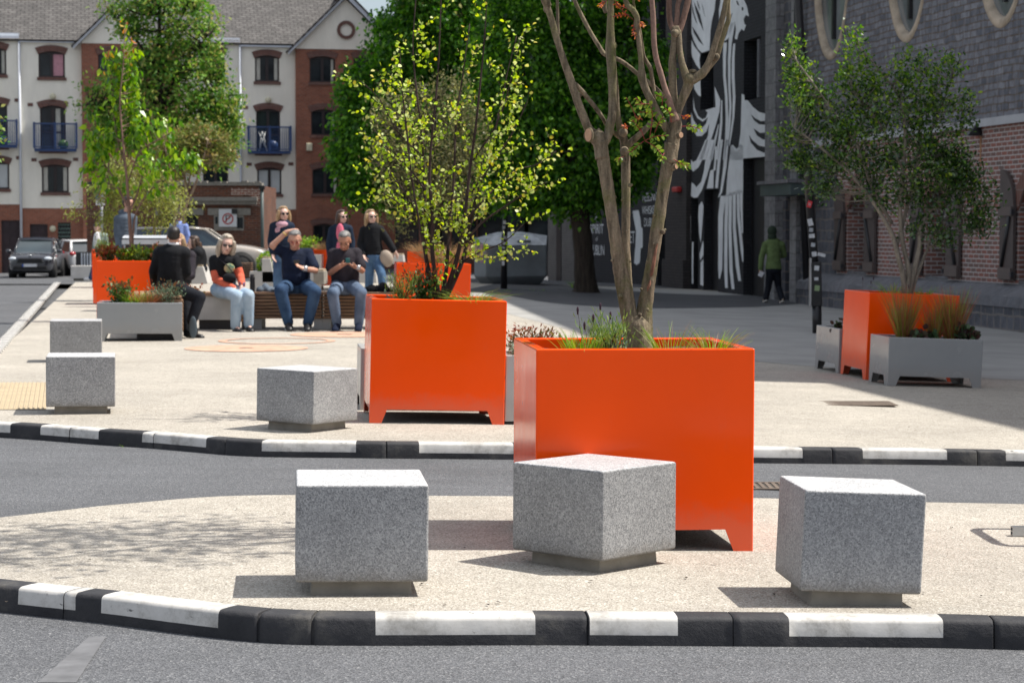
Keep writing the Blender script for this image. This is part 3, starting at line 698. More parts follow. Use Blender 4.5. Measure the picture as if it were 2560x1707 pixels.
# ------------------------------------------------------------------ buildings
def wallgrid(mb, x0, x1, z0, z1, holes, y=0.0, mi=0, reveal=.14, rmi=None):
    xs = sorted({x0, x1, *[min(max(h[0], x0), x1) for h in holes], *[min(max(h[1], x0), x1) for h in holes]})
    zs = sorted({z0, z1, *[min(max(h[2], z0), z1) for h in holes], *[min(max(h[3], z0), z1) for h in holes]})
    for a, b in zip(xs, xs[1:]):
        for c, d in zip(zs, zs[1:]):
            if b-a < 1e-4 or d-c < 1e-4: continue
            mx, mz = (a+b)/2, (c+d)/2
            if any(h[0] < mx < h[1] and h[2] < mz < h[3] for h in holes): continue
            mb.quad((a, y, c), (b, y, c), (b, y, d), (a, y, d), mi)
    for h in holes:
        a, b, c, d = h[:4]; r = y+reveal; k = mi if rmi is None else rmi
        mb.quad((a, y, c), (a, y, d), (a, r, d), (a, r, c), k); mb.quad((b, y, d), (b, y, c), (b, r, c), (b, r, d), k)
        mb.quad((a, y, d), (b, y, d), (b, r, d), (a, r, d), k); mb.quad((b, y, c), (a, y, c), (a, r, c), (b, r, c), k)

AF_ANG = R(11.4); AF_P = Vector((-16.9, 91.4, 0)); AF_E = Vector((math.cos(AF_ANG), math.sin(AF_ANG), 0)); AF_N = Vector((math.sin(AF_ANG), -math.cos(AF_ANG), 0))
def fa(zx, zy, y=0.0):
    p = onplane(zx*.38265, zy*.38265, AF_P-AF_N*y, AF_N); return ((p-AF_P).dot(AF_E), p.z)
def band(x0, x1, zs, rise, th, ov, y0, y1, n=12):
    """segmental arch band polygon extruded from y0 to y1"""
    P = []; 
    for i in range(n+1):
        t = i/n; x = x0+(x1-x0)*t; P.append((x, y0, zs+rise*(1-(2*t-1)**2)))
    for i in range(n, -1, -1):
        t = i/n; x = x0-ov+(x1-x0+2*ov)*t; P.append((x, y0, zs+th+rise*(1-(2*t-1)**2)))
    return P, (0, y1-y0, 0)

apt = thing('apartment_building', 'four-storey cream and red brick apartment terrace with gables and blue balconies', 'building', AF_P, AF_ANG)
def fx(zx, zy=700): return fa(zx, zy)[0]
wins = []   # (x0,x1,z0,z1,kind)
def addwin(zx0, zx1, zy0, zy1, kind, curtains=(), y=0.0):
    a0, zt = fa(zx0, zy0, y); a1, zb = fa(zx1, zy1, y); wins.append((a0, a1, zb, zt, kind, curtains, y))
cr, pk, wh = 'curtain_cream', 'curtain_pink', 'curtain_white'
addwin(-130, 42, 310, 490, 'w', [(cr, .82, .95, 0)]); addwin(-125, 50, 670, 960, 'b'); addwin(-110, 62, 1055, 1235, 'w', [(wh, .4, 1., 0)])
addwin(250, 425, 335, 508, 'w', [(pk, .52, .98, 0)]); addwin(260, 430, 690, 985, 'b', [(cr, .62, .80, 0)]); addwin(272, 450, 1075, 1258, 'w', [(cr, .04, .22, .10), (cr, .80, .98, -.10)])
addwin(1300, 1470, 335, 512, 'w'); addwin(1310, 1480, 700, 990, 'b'); addwin(1325, 1492, 1065, 1245, 'w')
addwin(1665, 1825, 362, 535, 'w', [(cr, .04, .22, .04), (cr, .80, .97, -.06)]); addwin(1672, 1832, 712, 1000, 'b'); addwin(1680, 1840, 1095, 1268, 'w', [(wh, .04, .48, 0), (wh, .52, .97, 0)])
YG = -.28
for x0, x1, y0, y1 in ((640, 800, 342, 470), (905, 1060, 342, 500), (645, 800, 700, 870), (905, 1060, 700, 870), (650, 805, 1080, 1250), (905, 1060, 1080, 1250)): addwin(x0, x1, y0, y1, 'w', (), YG)
for x0, x1, y0, y1 in ((2022, 2190, 368, 540), (2310, 2470, 368, 540), (2032, 2195, 715, 885), (2315, 2475, 715, 885), (2040, 2210, 1095, 1268), (2330, 2490, 1095, 1268)): addwin(x0, x1, y0, y1, 'w', [(cr, .84, .95, 0)], YG)
Z0 = -.75; zbrick = fa(350, 1361)[1]; zeave = fa(350, 270)[1]
X = {k: fx(k) for k in (-900, -275, 130, 535, 1175, 1570, 1930, 2575)}
doors = [(*[fx(v, 1500) for v in (8, 130)], Z0, fa(70, 1440)[1]), (*[fx(v, 1500) for v in (195, 312)], Z0, fa(250, 1465)[1]), (*[fx(v, 1500) for v in (378, 462)], Z0+.35, fa(420, 1455)[1]), (*[fx(v, 1500) for v in (1700, 1800)], Z0, fa(1750, 1465)[1])]
gwin = [(*[fa(v, 1500, YG)[0] for v in (2045, 2190)], fa(2100, 1600, YG)[1], fa(2100, 1462, YG)[1])]
def hl(x0, x1, z0, z1, y): return [w[:4] for w in wins if w[6] == y and w[0] > x0-2 and w[1] < x1+2]
# cream units
for (xa, xb, ze, zb) in ((X[-900], X[-275], zeave+.15, zbrick+.16), (X[-275], X[130], zeave+.13, zbrick+.16), (X[130], X[535], zeave, zbrick), (X[1175], X[1570], fa(1400, 275)[1], zbrick), (X[1570], X[1930], fa(1750, 300)[1], fa(1800, 1368)[1])):
    m = MB(); hs = [w[:4] for w in wins if w[6] == 0 and xa < (w[0]+w[1])/2 < xb]
    wallgrid(m, xa, xb, zb, ze, hs); m.build('wall', 'render_cream', apt, fix=False)
    m = MB(); wallgrid(m, xa, xb, Z0, zb-.002, [d for d in doors if xa < (d[0]+d[1])/2 < xb], y=.02, reveal=.2); m.build('brick_base', 'brick_red', apt, fix=False)
    m = MB(); m.bx(xa, xb, -.16, -.02, ze-.07, ze+.05); m.bx(xa, xb, -.02, .05, ze+.002, ze+.18); m.build('gutter', 'white_trim', apt)
XR = (X[1930]+X[2575])/2; sl = math.tan(R(38)); ze = zeave+.03
m = MB(); m.quad((X[-900], -.22, ze), (XR, -.22, ze), (XR, 9.5, ze+9.72*sl), (X[-900], 9.5, ze+9.72*sl)); o = m.build('roof', 'roof_tiles', apt, uv=False, fix=False)
l = o.data.uv_layers.new(name='UVMap'); L2 = 9.72/math.cos(R(38))
for i, uvv in enumerate(((X[-900], 0), (XR, 0), (XR, L2), (X[-900], L2))): l.data[i].uv = uvv
s_ = o.modifiers.new('s', 'SOLIDIFY'); s_.thickness = .08
# brick gables
for gi, (xa, xb, pk_) in enumerate(((X[535], X[1175], 850), (X[1930], X[2575], 2250))):
    zg = fa(pk_, 280 if gi == 0 else 316, YG)[1]; xp = (xa+xb)/2; zp = zg+(xb-xa)/2*.98
    m = MB(); wallgrid(m, xa, xb, Z0, zg, [w[:4] for w in wins if w[6] == YG and xa < (w[0]+w[1])/2 < xb]+[g for g in gwin if xa < g[0] < xb], y=YG, reveal=.16)
    m.quad((xa, YG, Z0), (xa, YG, zg), (xa, .1, zg), (xa, .1, Z0)); m.quad((xb, YG, Z0), (xb, .1, Z0), (xb, .1, zg), (xb, YG, zg)); m.build('wall', 'brick_red', apt, fix=False)
    m = MB(); m.flatpoly([(xa, YG-.03, zg+.002), (xb, YG-.03, zg+.002), (xp, YG-.03, zp)]); m.bx(xa, xb, YG-.03, YG+.2, zg-.06, zg+.001); m.build('gable', 'render_cream', apt, fix=False)
    m = MB()
    for sx in (-1, 1):
        xe = xp+sx*((xb-xa)/2+.35); ze = zp-((xb-xa)/2+.35)*.98
        A = Vector((xe, YG-.3, ze)); B = Vector((xp, YG-.3, zp+.05)); up = Vector((0, 0, .22))
        m.prism([A, B, B+up, A+up] if sx < 0 else [B, A, A+up, B+up], (0, .06, 0))
    m.build('bargeboard', 'white_trim', apt)
    for sx in (-1, 1):
        xe = xp+sx*((xb-xa)/2+.42); ze = zp-((xb-xa)/2+.42)*.98+.22
        m = MB(); m.quad((xe, YG-.36, ze), (xp, YG-.36, zp+.27), (xp, 8, zp+.27), (xe, 8, ze)); o = m.build('roof', 'roof_tiles', apt, uv=False, fix=False)
        l = o.data.uv_layers.new(name='UVMap'); W = math.hypot(xe-xp, ze-zp)
        for i, uvv in enumerate(((0, 0), (0, W), (8.4, W), (8.4, 0))): l.data[i].uv = uvv
        s_ = o.modifiers.new('s', 'SOLIDIFY'); s_.thickness = .07
    m = MB(); a, b = fa(pk_ if gi == 0 else 2255, 165, YG); a = xp+.02; b = zp-1.35
    n = 24; P = []
    for k in range(n):
        t = 2*math.pi*k/n
        for r_ in (.26, .40): P.append((a+r_*math.cos(t), YG-.06, b+r_*math.sin(t)))
    m.add(P, [(2*k, 2*((k+1) % n), 2*((k+1) % n)+1, 2*k+1) for k in range(n)]); o = m.build('round_brick_ring', 'brick_arch', apt, fix=False); s_ = o.modifiers.new('s', 'SOLIDIFY'); s_.thickness = .05
    m = MB(); m.tube([(xp, YG-.36, zp+.33), (xp, 8, zp+.33)], .13, 8); m.build('roof_ridge', 'brick_old', apt)
# windows
def window(par, x0, x1, z0, z1, kind, curt, y, arch=True):
    w = x1-x0; m = MB(); f = .07; yf = y+.09
    m.bx(x0, x0+f, yf, yf+.06, z0, z1); m.bx(x1-f, x1, yf, yf+.06, z0, z1); m.bx(x0+f, x1-f, yf, yf+.06, z0, z0+f); m.bx(x0+f, x1-f, yf, yf+.06, z1-f*1.6, z1)
    xm = (x0+x1)/2; m.bx(xm-.06, xm+.06, yf-.01, yf+.05, z0+f, z1-f*1.6)
    if kind == 'b': m.bx(x0+f, xm-.06, yf, yf+.05, z0+.75, z0+.82); m.bx(xm+.06, x1-f, yf, yf+.05, z0+.75, z0+.82)
    fr = m.build('window_frame', 'frame_dark', par)
    m = MB(); m.quad((x0, yf+.045, z0), (x1, yf+.045, z0), (x1, yf+.045, z1), (x0, yf+.045, z1)); m.build('pane', 'glass_dark', fr, fix=False)
    for (mt, a, b, lean) in curt:
        m = MB(); n = 14; vs = []
        for i in range(n+1):
            t = i/n
            for zz, k in ((z0+f, 1), (z1-.12, 0)):
                xx = x0+w*(a+(b-a)*t)+ (w*lean*(1-t if lean > 0 else t)*(-1)*(k) if lean else 0)
                vs.append((xx, yf+.035-.008*math.cos(i*2.2), zz))
        m.add(vs, [(2*i, 2*i+2, 2*i+3, 2*i+1) for i in range(n)]); m.build('curtain', mt, fr, fix=False, smooth=True)
    m = MB(); m.bx(x0-.06, x1+.06, y-.07, y+.1, z0-.13, z0-.001); m.build('sill', 'brick_arch', fr)
    if arch:
        P, e = band(x0-.02, x1+.02, z1-.13, .13, .26, .12, y-.045, y+.1); m = MB(); m.prism(P, e); m.build('arch', 'brick_arch', fr)
for (x0, x1, z0, z1, kind, cu, y) in wins: window(apt, x0, x1, z0, z1, kind, cu, y)
# balconies
def balcony(zx0, zx1, zy0, zy1):
    xa, zt = fa(zx0, zy0, -.75); xb, zb = fa(zx1, zy1, -.75); yo = -.72
    m = MB(); m.bx(xa, xb, yo, -.02, zb, zb+.12); m.bx(xa, xb, yo-.03, yo+.03, zt-.06, zt); m.bx(xa, xb, yo-.01, yo+.02, zb+.16, zb+.2)
    for x in (xa, (xa+xb)/2, xb): m.bx(x-.045, x+.045, yo-.025, yo+.035, zb+.12, zt+.03)
    for x in (xa, xb): m.bx(x-.03, x+.03, yo+.03, -.02, zt-.06, zt)
    n = 20
    for i in range(1, n):
        x = xa+(xb-xa)*i/n; m.bx(x-.012, x+.012, yo-.006, yo+.018, zb+.2, zt-.06)
    for s, x in ((1, xa), (-1, xb)):
        for i in range(1, 6): yy = yo+.7*i/6; m.bx(x-.012, x+.012, yy-.01, yy+.01, zb+.12, zt-.06)
    return m.build('balcony', 'balcony_blue', apt), xa, xb, zb, zt
for b in ((-180, 110, 782, 965), (222, 500, 803, 990), (1270, 1545, 800, 980), (1625, 1900, 825, 1005)):
    bo, xa, xb, zb, zt = balcony(*b)
    if b[0] in (1625, 222, -180):
        m = MB(); rs = random.Random(b[0])
        if b[0] == 1625:
            for sx in (0, .34): m.tube([(xa+.45+sx, -.5, zb+.12), (xa+.75-sx*.4, -.45, zb+.95)], .022, 6); m.tube([(xa+.8-sx, -.5, zb+.12), (xa+.45+sx*.4, -.45, zb+.95)], .022, 6)
            m.build('folded_chair', 'curtain_white', bo)
            m = MB(); m.ball((xb-.75, -.4, zb+.36), (.24, .14, .22)); m.build('blue_bag', 'balcony_blue', bo)
        else:
            m.ball((xb-.55, -.4, zb+.3), (.22, .16, .2)); m.build('potted_plant' if b[0] == 222 else 'blue_bag', 'leaf_shrub' if b[0] == 222 else 'balcony_blue', bo)
# pipes, vents, doors, lights
for zx in (130, 1570, -690):
    x = fx(zx, 700); m = MB(); m.tube([(x, -.08, zeave+.05), (x, -.08, Z0)], .055, 8); m.build('downpipe', 'white_trim', apt)
for zx, zy in ((112, 656), (198, 685), (122, 1032), (222, 1045), (494, 1042), (1528, 676), (1604, 704), (1535, 1048), (1628, 1074), (1900, 1072)):
    x, z = fa(zx, zy); m = MB(); m.bx(x-.11, x+.11, -.02, .05, z-.07, z+.07); m.build('vent', 'brick_arch', apt)
for zx, zy in ((345, 632), (1752, 656)):
    x, z = fa(zx, zy); m = MB(); m.ball((x, -.1, z), (.13, .1, .13)); m.build('wall_light', 'cream_light', apt)
x, z = fa(2020, 962, YG); m = MB(); m.bx(x-.13, x+.13, YG-.12, YG, z-.17, z+.17); m.build('alarm_box', 'cream_light', apt, bevel=.03)
x, z = fa(345, 1495); m = MB(); m.ball((x, -.05, z), (.14, .08, .14)); m.build('wall_light', 'cream_light', apt)
for i, (x0, x1, z0, z1) in enumerate(doors):
    m = MB()
    if i == 2:
        m.bx(x0, x1, .2, .24, z0, z1); dr = m.build('door', 'black_door', apt); m = MB()
        for k in range(9):
            for j in range(12):
                xx = x0+(x1-x0)*(k+.5)/9; zz = z0+(z1-z0)*(j+.5)/12; m.box((xx, .15, zz), (.11, .015, .02), rot=Matrix.Rotation(.9 if (k+j) % 2 else -.9, 3, 'Y'))
        m.build('grille', 'grille_green', dr)
    else:
        m.bx(x0, x1, .15, .2, z0, z1)
        for k in range(4):
            for j in range(2):
                a = x0+.1+(x1-x0-.15)*j/2; b = a+(x1-x0)/2-.15; c = z0+.15+(z1-z0)*k/4; m.bx(a, b, .13, .15, c, c+(z1-z0)/4-.15)
        m.build('door', 'door_dark', apt, bevel=.01)
for x0, x1, z0, z1 in gwin: window(apt, x0, x1, z0, z1, 'w', (), YG)
# blocks of depth behind the facade
m = MB(); m.bx(X[-900], X[2575], .3, 14, Z0, zeave-.3); m.bx(X[-900], X[-900]+.2, 0, .3, Z0, zeave-.3); m.build('rear_block', 'brick_red', apt)

# ---- old brick outbuilding with the no-parking sign
YO = 70.0
def fo(x, y): p = at(x, y, YO); return p.x, p.z
ruin = thing('brick_outbuilding', 'low weathered red brick building with blocked windows in front of the apartments', 'building', (0, YO, 0))
m = MB(); xa, zt = fo(221, 463); xb, _ = fo(652, 455); zt2 = fo(500, 455)[1]; zb = -1.0
ops = [(fo(386, 0)[0], fo(491, 0)[0], zb, fo(0, 537)[1])]
wallgrid(m, xa, xb, zb, zt2-.12, ops, reveal=.4); m.bx(xa, xb, .45, 4.5, zb, zt2-.12); m.bx(xa, xb, .01, .44, zt2-.32, zt2-.13); m.bx(xa, xa+.1, .01, .44, zb, zt2-.34); m.bx(xb-.1, xb, .01, .44, zb, zt2-.34)
m.build('wall', 'brick_old', ruin, fix=False)
m = MB(); m.bx(xa-.05, xb+.04, -.06, .5, zt2-.119, zt2-.03); rs = random.Random(9)
for i in range(26): x = xa+(xb-xa)*i/26; m.bx(x+.02, x+.19+rs.uniform(0, .05), -.07, .25, zt2-.029, zt2+rs.uniform(-.01, .04))
m.build('coping', 'concrete', ruin)
m = MB(); za = fo(0, 495)[1]; m.bx(fo(386, 0)[0], xb-.1, -.22, -.002, za-.10, za+.02); m.bx(fo(386, 0)[0], xb-.12, -.14, -.002, za-.22, za-.102); m.build('cornice', 'concrete', ruin)
m = MB(); a = fo(578, 463); b = fo(649, 486); m.bx(a[0], b[0]-.0, -.02, -.002, b[1]-.02, a[1]-.1); c = fo(628, 486); d = fo(649, 515); m.bx(c[0], b[0], -.024, -.003, d[1], b[1]-.021); m.build('weathered_patch', 'brick_weathered', ruin)
m = MB()
for u0, u1 in ((388, 509), (520, 627)):
    p, q = fo(u0, 521), fo(u1, 538); m.bx(p[0], q[0], -.06, -.003, q[1], p[1])
m.build('lintel', 'concrete', ruin)
m = MB(); m.bx(ops[0][0], ops[0][1], .35, .42, zb, ops[0][3]); m.build('opening', 'black_door', ruin)
m = MB(); p, q = fo(535, 539), fo(610, 576); m.bx(p[0], q[0], -.03, -.003, q[1], p[1]); m.build('blocked_window', 'concrete', ruin)
for r_ in ((592, 544, 608, 571), (538, 542, 545, 560)): p, q = fo(*r_[:2]), fo(*r_[2:]); m = MB(); m.bx(p[0], q[0], -.036, -.031, q[1], p[1]); m.build('dark_pane', 'glass_dark', ruin)
for u0, u1 in ((221, 250), ):
    p, q = fo(u0, 463), fo(u1, 463); m = MB(); m.bx(p[0]-.02, q[0], -.25, -.003, zb, p[1]); m.build('pier', 'brick_old', ruin); m = MB(); m.bx(p[0]-.06, q[0]+.04, -.29, .2, p[1]+.001, p[1]+.1); m.build('pier_cap', 'dark_panel', ruin)
p, q = fo(548, 523), fo(593, 567); sg = thing('no_parking_sign', 'white board with a crossed-out letter P in a red ring on the old brick wall', 'sign', ((p[0]+q[0])/2, YO-.09, (p[1]+q[1])/2))
w2, h2 = (q[0]-p[0])/2, (p[1]-q[1])/2
m = MB(); c_ = .14; m.prism([(-w2, 0, -h2), (w2, 0, -h2), (w2, 0, h2-.17), (w2-.17, 0, h2), (-w2, 0, h2)], (0, .03, 0)); m.build('board', 'sign_white', sg)
def circ(mb, cx, cz, r0, r1, y, n=28, mi=0):
    P = []
    for k in range(n):
        t = 2*math.pi*k/n
        for r_ in (r0, r1): P.append((cx+r_*math.cos(t), y, cz+r_*math.sin(t)))
    mb.add(P, [(2*k, 2*k+1, 2*((k+1) % n)+1, 2*((k+1) % n)) for k in range(n)], mi)
def text(body, par, mat, x0, x1, z0, z1, y=-.004, name='lettering', up=None, ext=.0, sx=0):
    cu = bpy.data.curves.new(name, 'FONT'); cu.body = body; cu.extrude = ext; o = bpy.data.objects.new(name, cu); COL.objects.link(o)
    bpy.context.view_layer.update(); me = bpy.data.meshes.new_from_object(o.evaluated_get(bpy.context.evaluated_depsgraph_get())); bpy.data.objects.remove(o)
    co = np.array([v.co[:] for v in me.vertices]); mn = co.min(0); mx = co.max(0)
    for v in me.vertices:
        v.co = (x0+(v.co.x-mn[0])/(mx[0]-mn[0])*(x1-x0), y-v.co.z, z0+(v.co.y-mn[1])/(mx[1]-mn[1])*(z1-z0))
    me.materials.clear(); me.materials.append(MAT[mat]); o = bpy.data.objects.new(name, me); COL.objects.link(o); o.parent = par
    return o
m = MB(); circ(m, -.0, -.03, .145, .185, -.006); m.box((0, -.0065, -.03), (.32, .001, .035), rot=Matrix.Rotation(R(-45), 3, 'Y')); m.build('red_ring', 'sign_red', sg, fix=False)
text('P', sg, 'sign_black', -.075, .085, -.135, .085, -.0045)
m = MB(); m.bx(w2-.165, w2+.02, -.03, -.001, h2-.16, h2+.0); m.build('camera_box', 'sign_black', sg)
gp = thing('green_pole', 'slim dark green pole at the right end of the old brick building', 'pole', (at(656, 600, 66).x, 66, T(-8, 66)))
m = MB(); m.tube([(0, 0, 0), (0, 0, 2.75)], .05, 8); m.build('pole', 'canopy_green', gp)
m = MB(); m.box((0, 0, 2.8), (.16, .16, .12)); m.build('pole_cap', 'black_metal', gp)

# ---- right-hand building line
RB_P = Vector((7.7, 34.6, 0)); RB_E = Vector((.178, -1, 0)).normalized(); RB_N = Vector((RB_E.y, -RB_E.x, 0)); RB_ANG = math.atan2(RB_E.y, RB_E.x)
def rb(u, v, y=0.0):
    p = onplane(u, v, RB_P-RB_N*y, RB_N); return ((p-RB_P).dot(RB_E), p.z)
def rx(u): return rb(u, 577)[0]
# local frame: x along RB_E (toward the camera), y into the building
dist = thing('slate_building', 'slate-clad building with round windows above arched brick openings', 'building', RB_P, RB_ANG)
XA = rx(2004); XE = 15.0; XF = 26.0; ZB = -.6
def zlin(a): return rb(2459, 300)[1]
ZL = rb(2459, 303)[1]; ZK = rb(2459, 705)[1]
def rect(u0, u1, v0, v1):
    return (rx(u0), rx(u1), ZK, rb((u0+u1)/2, v0)[1])
openings = []
o1 = (rx(2119), rx(2166)); o2 = (rx(2314), rx(2371)); wO = o2[1]-o2[0]; o3 = (rx(2548), rx(2548)+wO)
for o_ in (o1, o2, o3, (o3[0]+(o3[0]-o2[0]), o3[1]+(o3[0]-o2[0]))): openings.append((o_[0], o_[1], ZK, 2.02))
m = MB(); wallgrid(m, rx(2092), XE, ZK, ZL, openings, reveal=.42); m.build('brick_wall', 'brick_right', dist, fix=False)
# arched heads over the openings
for (a, b, c, d) in openings:
    w = b-a; n = 16; P = [(a-.001, .03, d)]
    m = MB()
    for i in range(n+1):
        t = i/n; m.v.append((a+w*t, .05, d-.45+.45*math.sqrt(max(0, 1-(2*t-1)**2)))); m.v.append((a+w*t, .05, d+.001))
    for i in range(n): m.f.append((2*i, 2*i+2, 2*i+3, 2*i+1)); m.m.append(0); m.sm.append(False)
    o = m.build('arch_spandrel', 'brick_right', dist, fix=False); s_ = o.modifiers.new('s', 'SOLIDIFY'); s_.thickness = .08; s_.offset = 0
    P, e = band(a-.02, b+.02, d-.42, .50, .24, .16, -.02, .05, 16); m = MB(); m.prism(P, e); m.build('brick_arch', 'brick_arch', dist)
    m = MB(); m.bx(a, b, .40, .46, c, d); op = m.build('dark_window', 'glass_dark', dist)
    m = MB()
    for k in range(1, 4): x = a+w*k/4; m.bx(x-.02, x+.02, .37, .40, c, d)
    for k in range(1, 5): z = c+(d-c)*k/5; m.bx(a, b, .375, .398, z-.015, z+.015)
    m.build('window_bars', 'black_metal', op)
    m = MB(); m.bx(a+.005, b-.005, .0, .40, c, c+.05); m.build('stone_sill', 'ledge_stone', dist)
# shutters folded back on either side of the openings
def shutter(hx, tall_x, ang):
    """hinge at hx (short side), tall edge at tall_x"""
    s = 1 if tall_x > hx else -1; w = abs(tall_x-hx); zb = ZK+.05; n = 12; P = []
    for i in range(n+1):
        t = i/n; P.append((s*w*t, 0, 2.25-zb-.62+.62*math.sqrt(max(0, 1-(1-t)**2))))
    P = [(0, 0, 0)]+P+[(s*w, 0, 0)]
    e = bpy.data.objects.new('shutter', None); 
    m = MB(); m.prism(P, (0, .05, 0)); o = m.build('shutter', 'shutter_face', dist); o.location = (hx, -.075, zb); o.rotation_euler = (0, 0, ang)
    m = MB(); 
    for z0_, z1_ in ((.02, .20), (1.02, 1.16)): m = MB(); m.bx(s*.02, s*(w-.01), -.035, -.001, z0_, z1_); m.build('rail', 'shutter_brown', o)
    m = MB(); A = Vector((s*(w-.12), -.012, .22)); B = Vector((s*.12, -.012, 1.0)); m.tube([A, B], .04, 4); m.build('brace', 'black_metal', o)
    m = MB(); m.box((-s*.02, -.03, .1), (.06, .05, .08)); m.box((-s*.02, -.03, 1.08), (.06, .05, .08)); m.build('hinge', 'dark_panel', o)
for i, (a, b, c, d) in enumerate(openings):
    if i < 4:
        wL = (rx(2548)-rx(2504)) if i else (rx(2119)-rx(2090)); shutter(a-.06, a-.06-wL*.78, R(0)); shutter(b+.06, b+.06+(rx(2199)-rx(2166))*.8, R(0))
# slate wall with round windows
ovs = []
for (uc, vb) in ((2081, 152), (2271, 108), (2508, 72)):
    x, z = rb(uc, vb); ovs.append((x, z+1.92, 1.08, 1.92))
for k in (1, 2, 3): ovs.append((ovs[2][0]+(ovs[2][0]-ovs[1][0])*k, ovs[2][1], 1.08, 1.92))
def zroof(x): return 12.0+(x+6)*.15
m = MB()
xs0 = XA; segs = []
edges = [XA]
for i, (x, z, rx_, rz_) in enumerate(ovs[:5]): edges += [x-rx_-.05, x+rx_+.05]
edges += [XE]
zlo, zhi = ovs[0][1]-1.6, ovs[0][1]+1.6
zlo = ZL
for i in range(0, len(edges)-1):
    a, b = edges[i], edges[i+1]
    if b-a < .02: continue
    if i % 2 == 0: m.quad((a, -.03, ZL), (b, -.03, ZL), (b, -.03, zroof(b)), (a, -.03, zroof(a)))
    else:
        x, z, ra, rz_ = ovs[i//2]; n = 32
        # ring between square and ellipse, all in one fan of quads
        sq = []; el = []
        hw = (b-a)/2; hh = rz_+.05
        for k in range(n):
            t = 2*math.pi*k/n; c_, s_ = math.cos(t), math.sin(t); q = max(abs(c_), abs(s_)); sq.append((x+hw*c_/q, -.03, z+hh*s_/q)); el.append((x+ra*c_, -.03, z+rz_*s_))
        m.add(sq+el, [(k, (k+1) % n, n+(k+1) % n, n+k) for k in range(n)])
        m.quad((a, -.03, ZL), (b, -.03, ZL), (b, -.03, z-hh), (a, -.03, z-hh)); m.quad((a, -.03, z+hh), (b, -.03, z+hh), (b, -.03, zroof(b)), (a, -.03, zroof(a)))
m.build('slate_wall', 'slate_wall', dist, fix=False)
for (x, z, ra, rz_) in ovs[:5]:
    m = MB(); n = 40; prof = [(1.0, -.031), (.99, -.055), (.93, -.050), (.905, .03), (.90, .07)]
    for k in range(n):
        t = 2*math.pi*k/n
        for s_, y in prof: m.v.append((x+ra*s_*math.cos(t)*1.0, y, z+rz_*s_*math.sin(t)))
    q = len(prof)
    for k in range(n):
        for j in range(q-1): m.f.append((k*q+j, k*q+j+1, ((k+1) % n)*q+j+1, ((k+1) % n)*q+j)); m.m.append(0); m.sm.append(True)
    wf = m.build('stone_surround', 'sandstone', dist)
    m = MB(); m.flatpoly([(x+ra*.905*math.cos(2*math.pi*k/32), .06, z+rz_*.905*math.sin(2*math.pi*k/32)) for k in range(32)]); m.build('pane', 'glass_building', wf, fix=False)
    m = MB(); m.bx(x-.05, x+.05, -.01, .055, z-rz_*.78, z+rz_*.78); m.bx(x-ra*.78, x+ra*.78, 0, .05, z-.04, z+.04); m.build('frame', 'black_metal', wf, fix=False)
m = MB(); m.bx(rx(2033), XE, -.09, -.031, ZL-.10, ZL+.03); m.build('lintel', 'lintel_steel', dist)
m = MB(); m.bx(XA, rx(2033), -.029, .02, ZB, ZL); m.bx(rx(2033)+.001, rx(2090), -.02, .1, ZB, ZL-.101); m.build('corner_stone_wall', 'dark_stone', dist)
# battered stone plinth with a sloping ledge
m = MB(); xa, xb = rx(2033), XF; zl = .26
m.v = []; 
m.quad((xa, -.0, ZK), (xb, -.0, ZK), (xb, -.34, zl), (xa, -.34, zl)); m.quad((xa, -.34, zl), (xb, -.34, zl), (xb, -.37, zl-.16), (xa, -.37, zl-.16))
m.quad((xa, 0, ZB), (xa, 0, ZK), (xa, -.34, zl), (xa, -.36, ZB)); m.build('ledge', 'ledge_stone', dist, fix=False)
m = MB(); m.quad((xa, -.345, zl-.161), (xb, -.345, zl-.161), (xb, -.345, ZB), (xa, -.345, ZB)); m.build('plinth_wall', 'dark_stone', dist, fix=False)
m = MB(); m.add([(XA, .5, ZB), (XE, .5, ZB), (XE, .5, zroof(XE)), (XA, .5, zroof(XA)), (XA, 14, ZB), (XE, 14, ZB), (XE, 14, zroof(XE)), (XA, 14, zroof(XA))], [(4, 5, 6, 7), (3, 2, 6, 7), (0, 4, 7, 3), (1, 2, 6, 5), (0, 1, 2, 3)])
m.quad((XE, -.03, ZB), (XE, .5, ZB), (XE, .5, zroof(XE)), (XE, -.03, zroof(XE))); m.quad((XA, -.03, zroof(XA)), (XE, -.03, zroof(XE)), (XE, .5, zroof(XE)), (XA, .5, zroof(XA))); m.build('main_block', 'slate_wall', dist, fix=False)
m = MB(); m.bx(XE+.01, XF, 0, 14, ZB, 12.9); m.build('front_block', 'brick_right', dist)
x, z = rb(2452, 320); lt = MB(); lt.add([(x-.10, -.02, z-.13), (x+.10, -.02, z-.13), (x+.10, -.26, z-.13), (x-.10, -.26, z-.13), (x, -.02, z+.13)], [(0, 1, 2, 3), (0, 1, 4), (1, 2, 4), (2, 3, 4), (3, 0, 4)]); lt.build('wall_lamp', 'black_metal', dist)
m = MB(); m.flatpoly([(x-.03, -.004, z-.14), (x+.05, -.004, z-.14), (x+.03, -.004, z-.55), (x+.0, -.004, z-.75), (x-.02, -.004, z-.5)]); m.build('rust_streak', 'rust_stain', dist, fix=False)

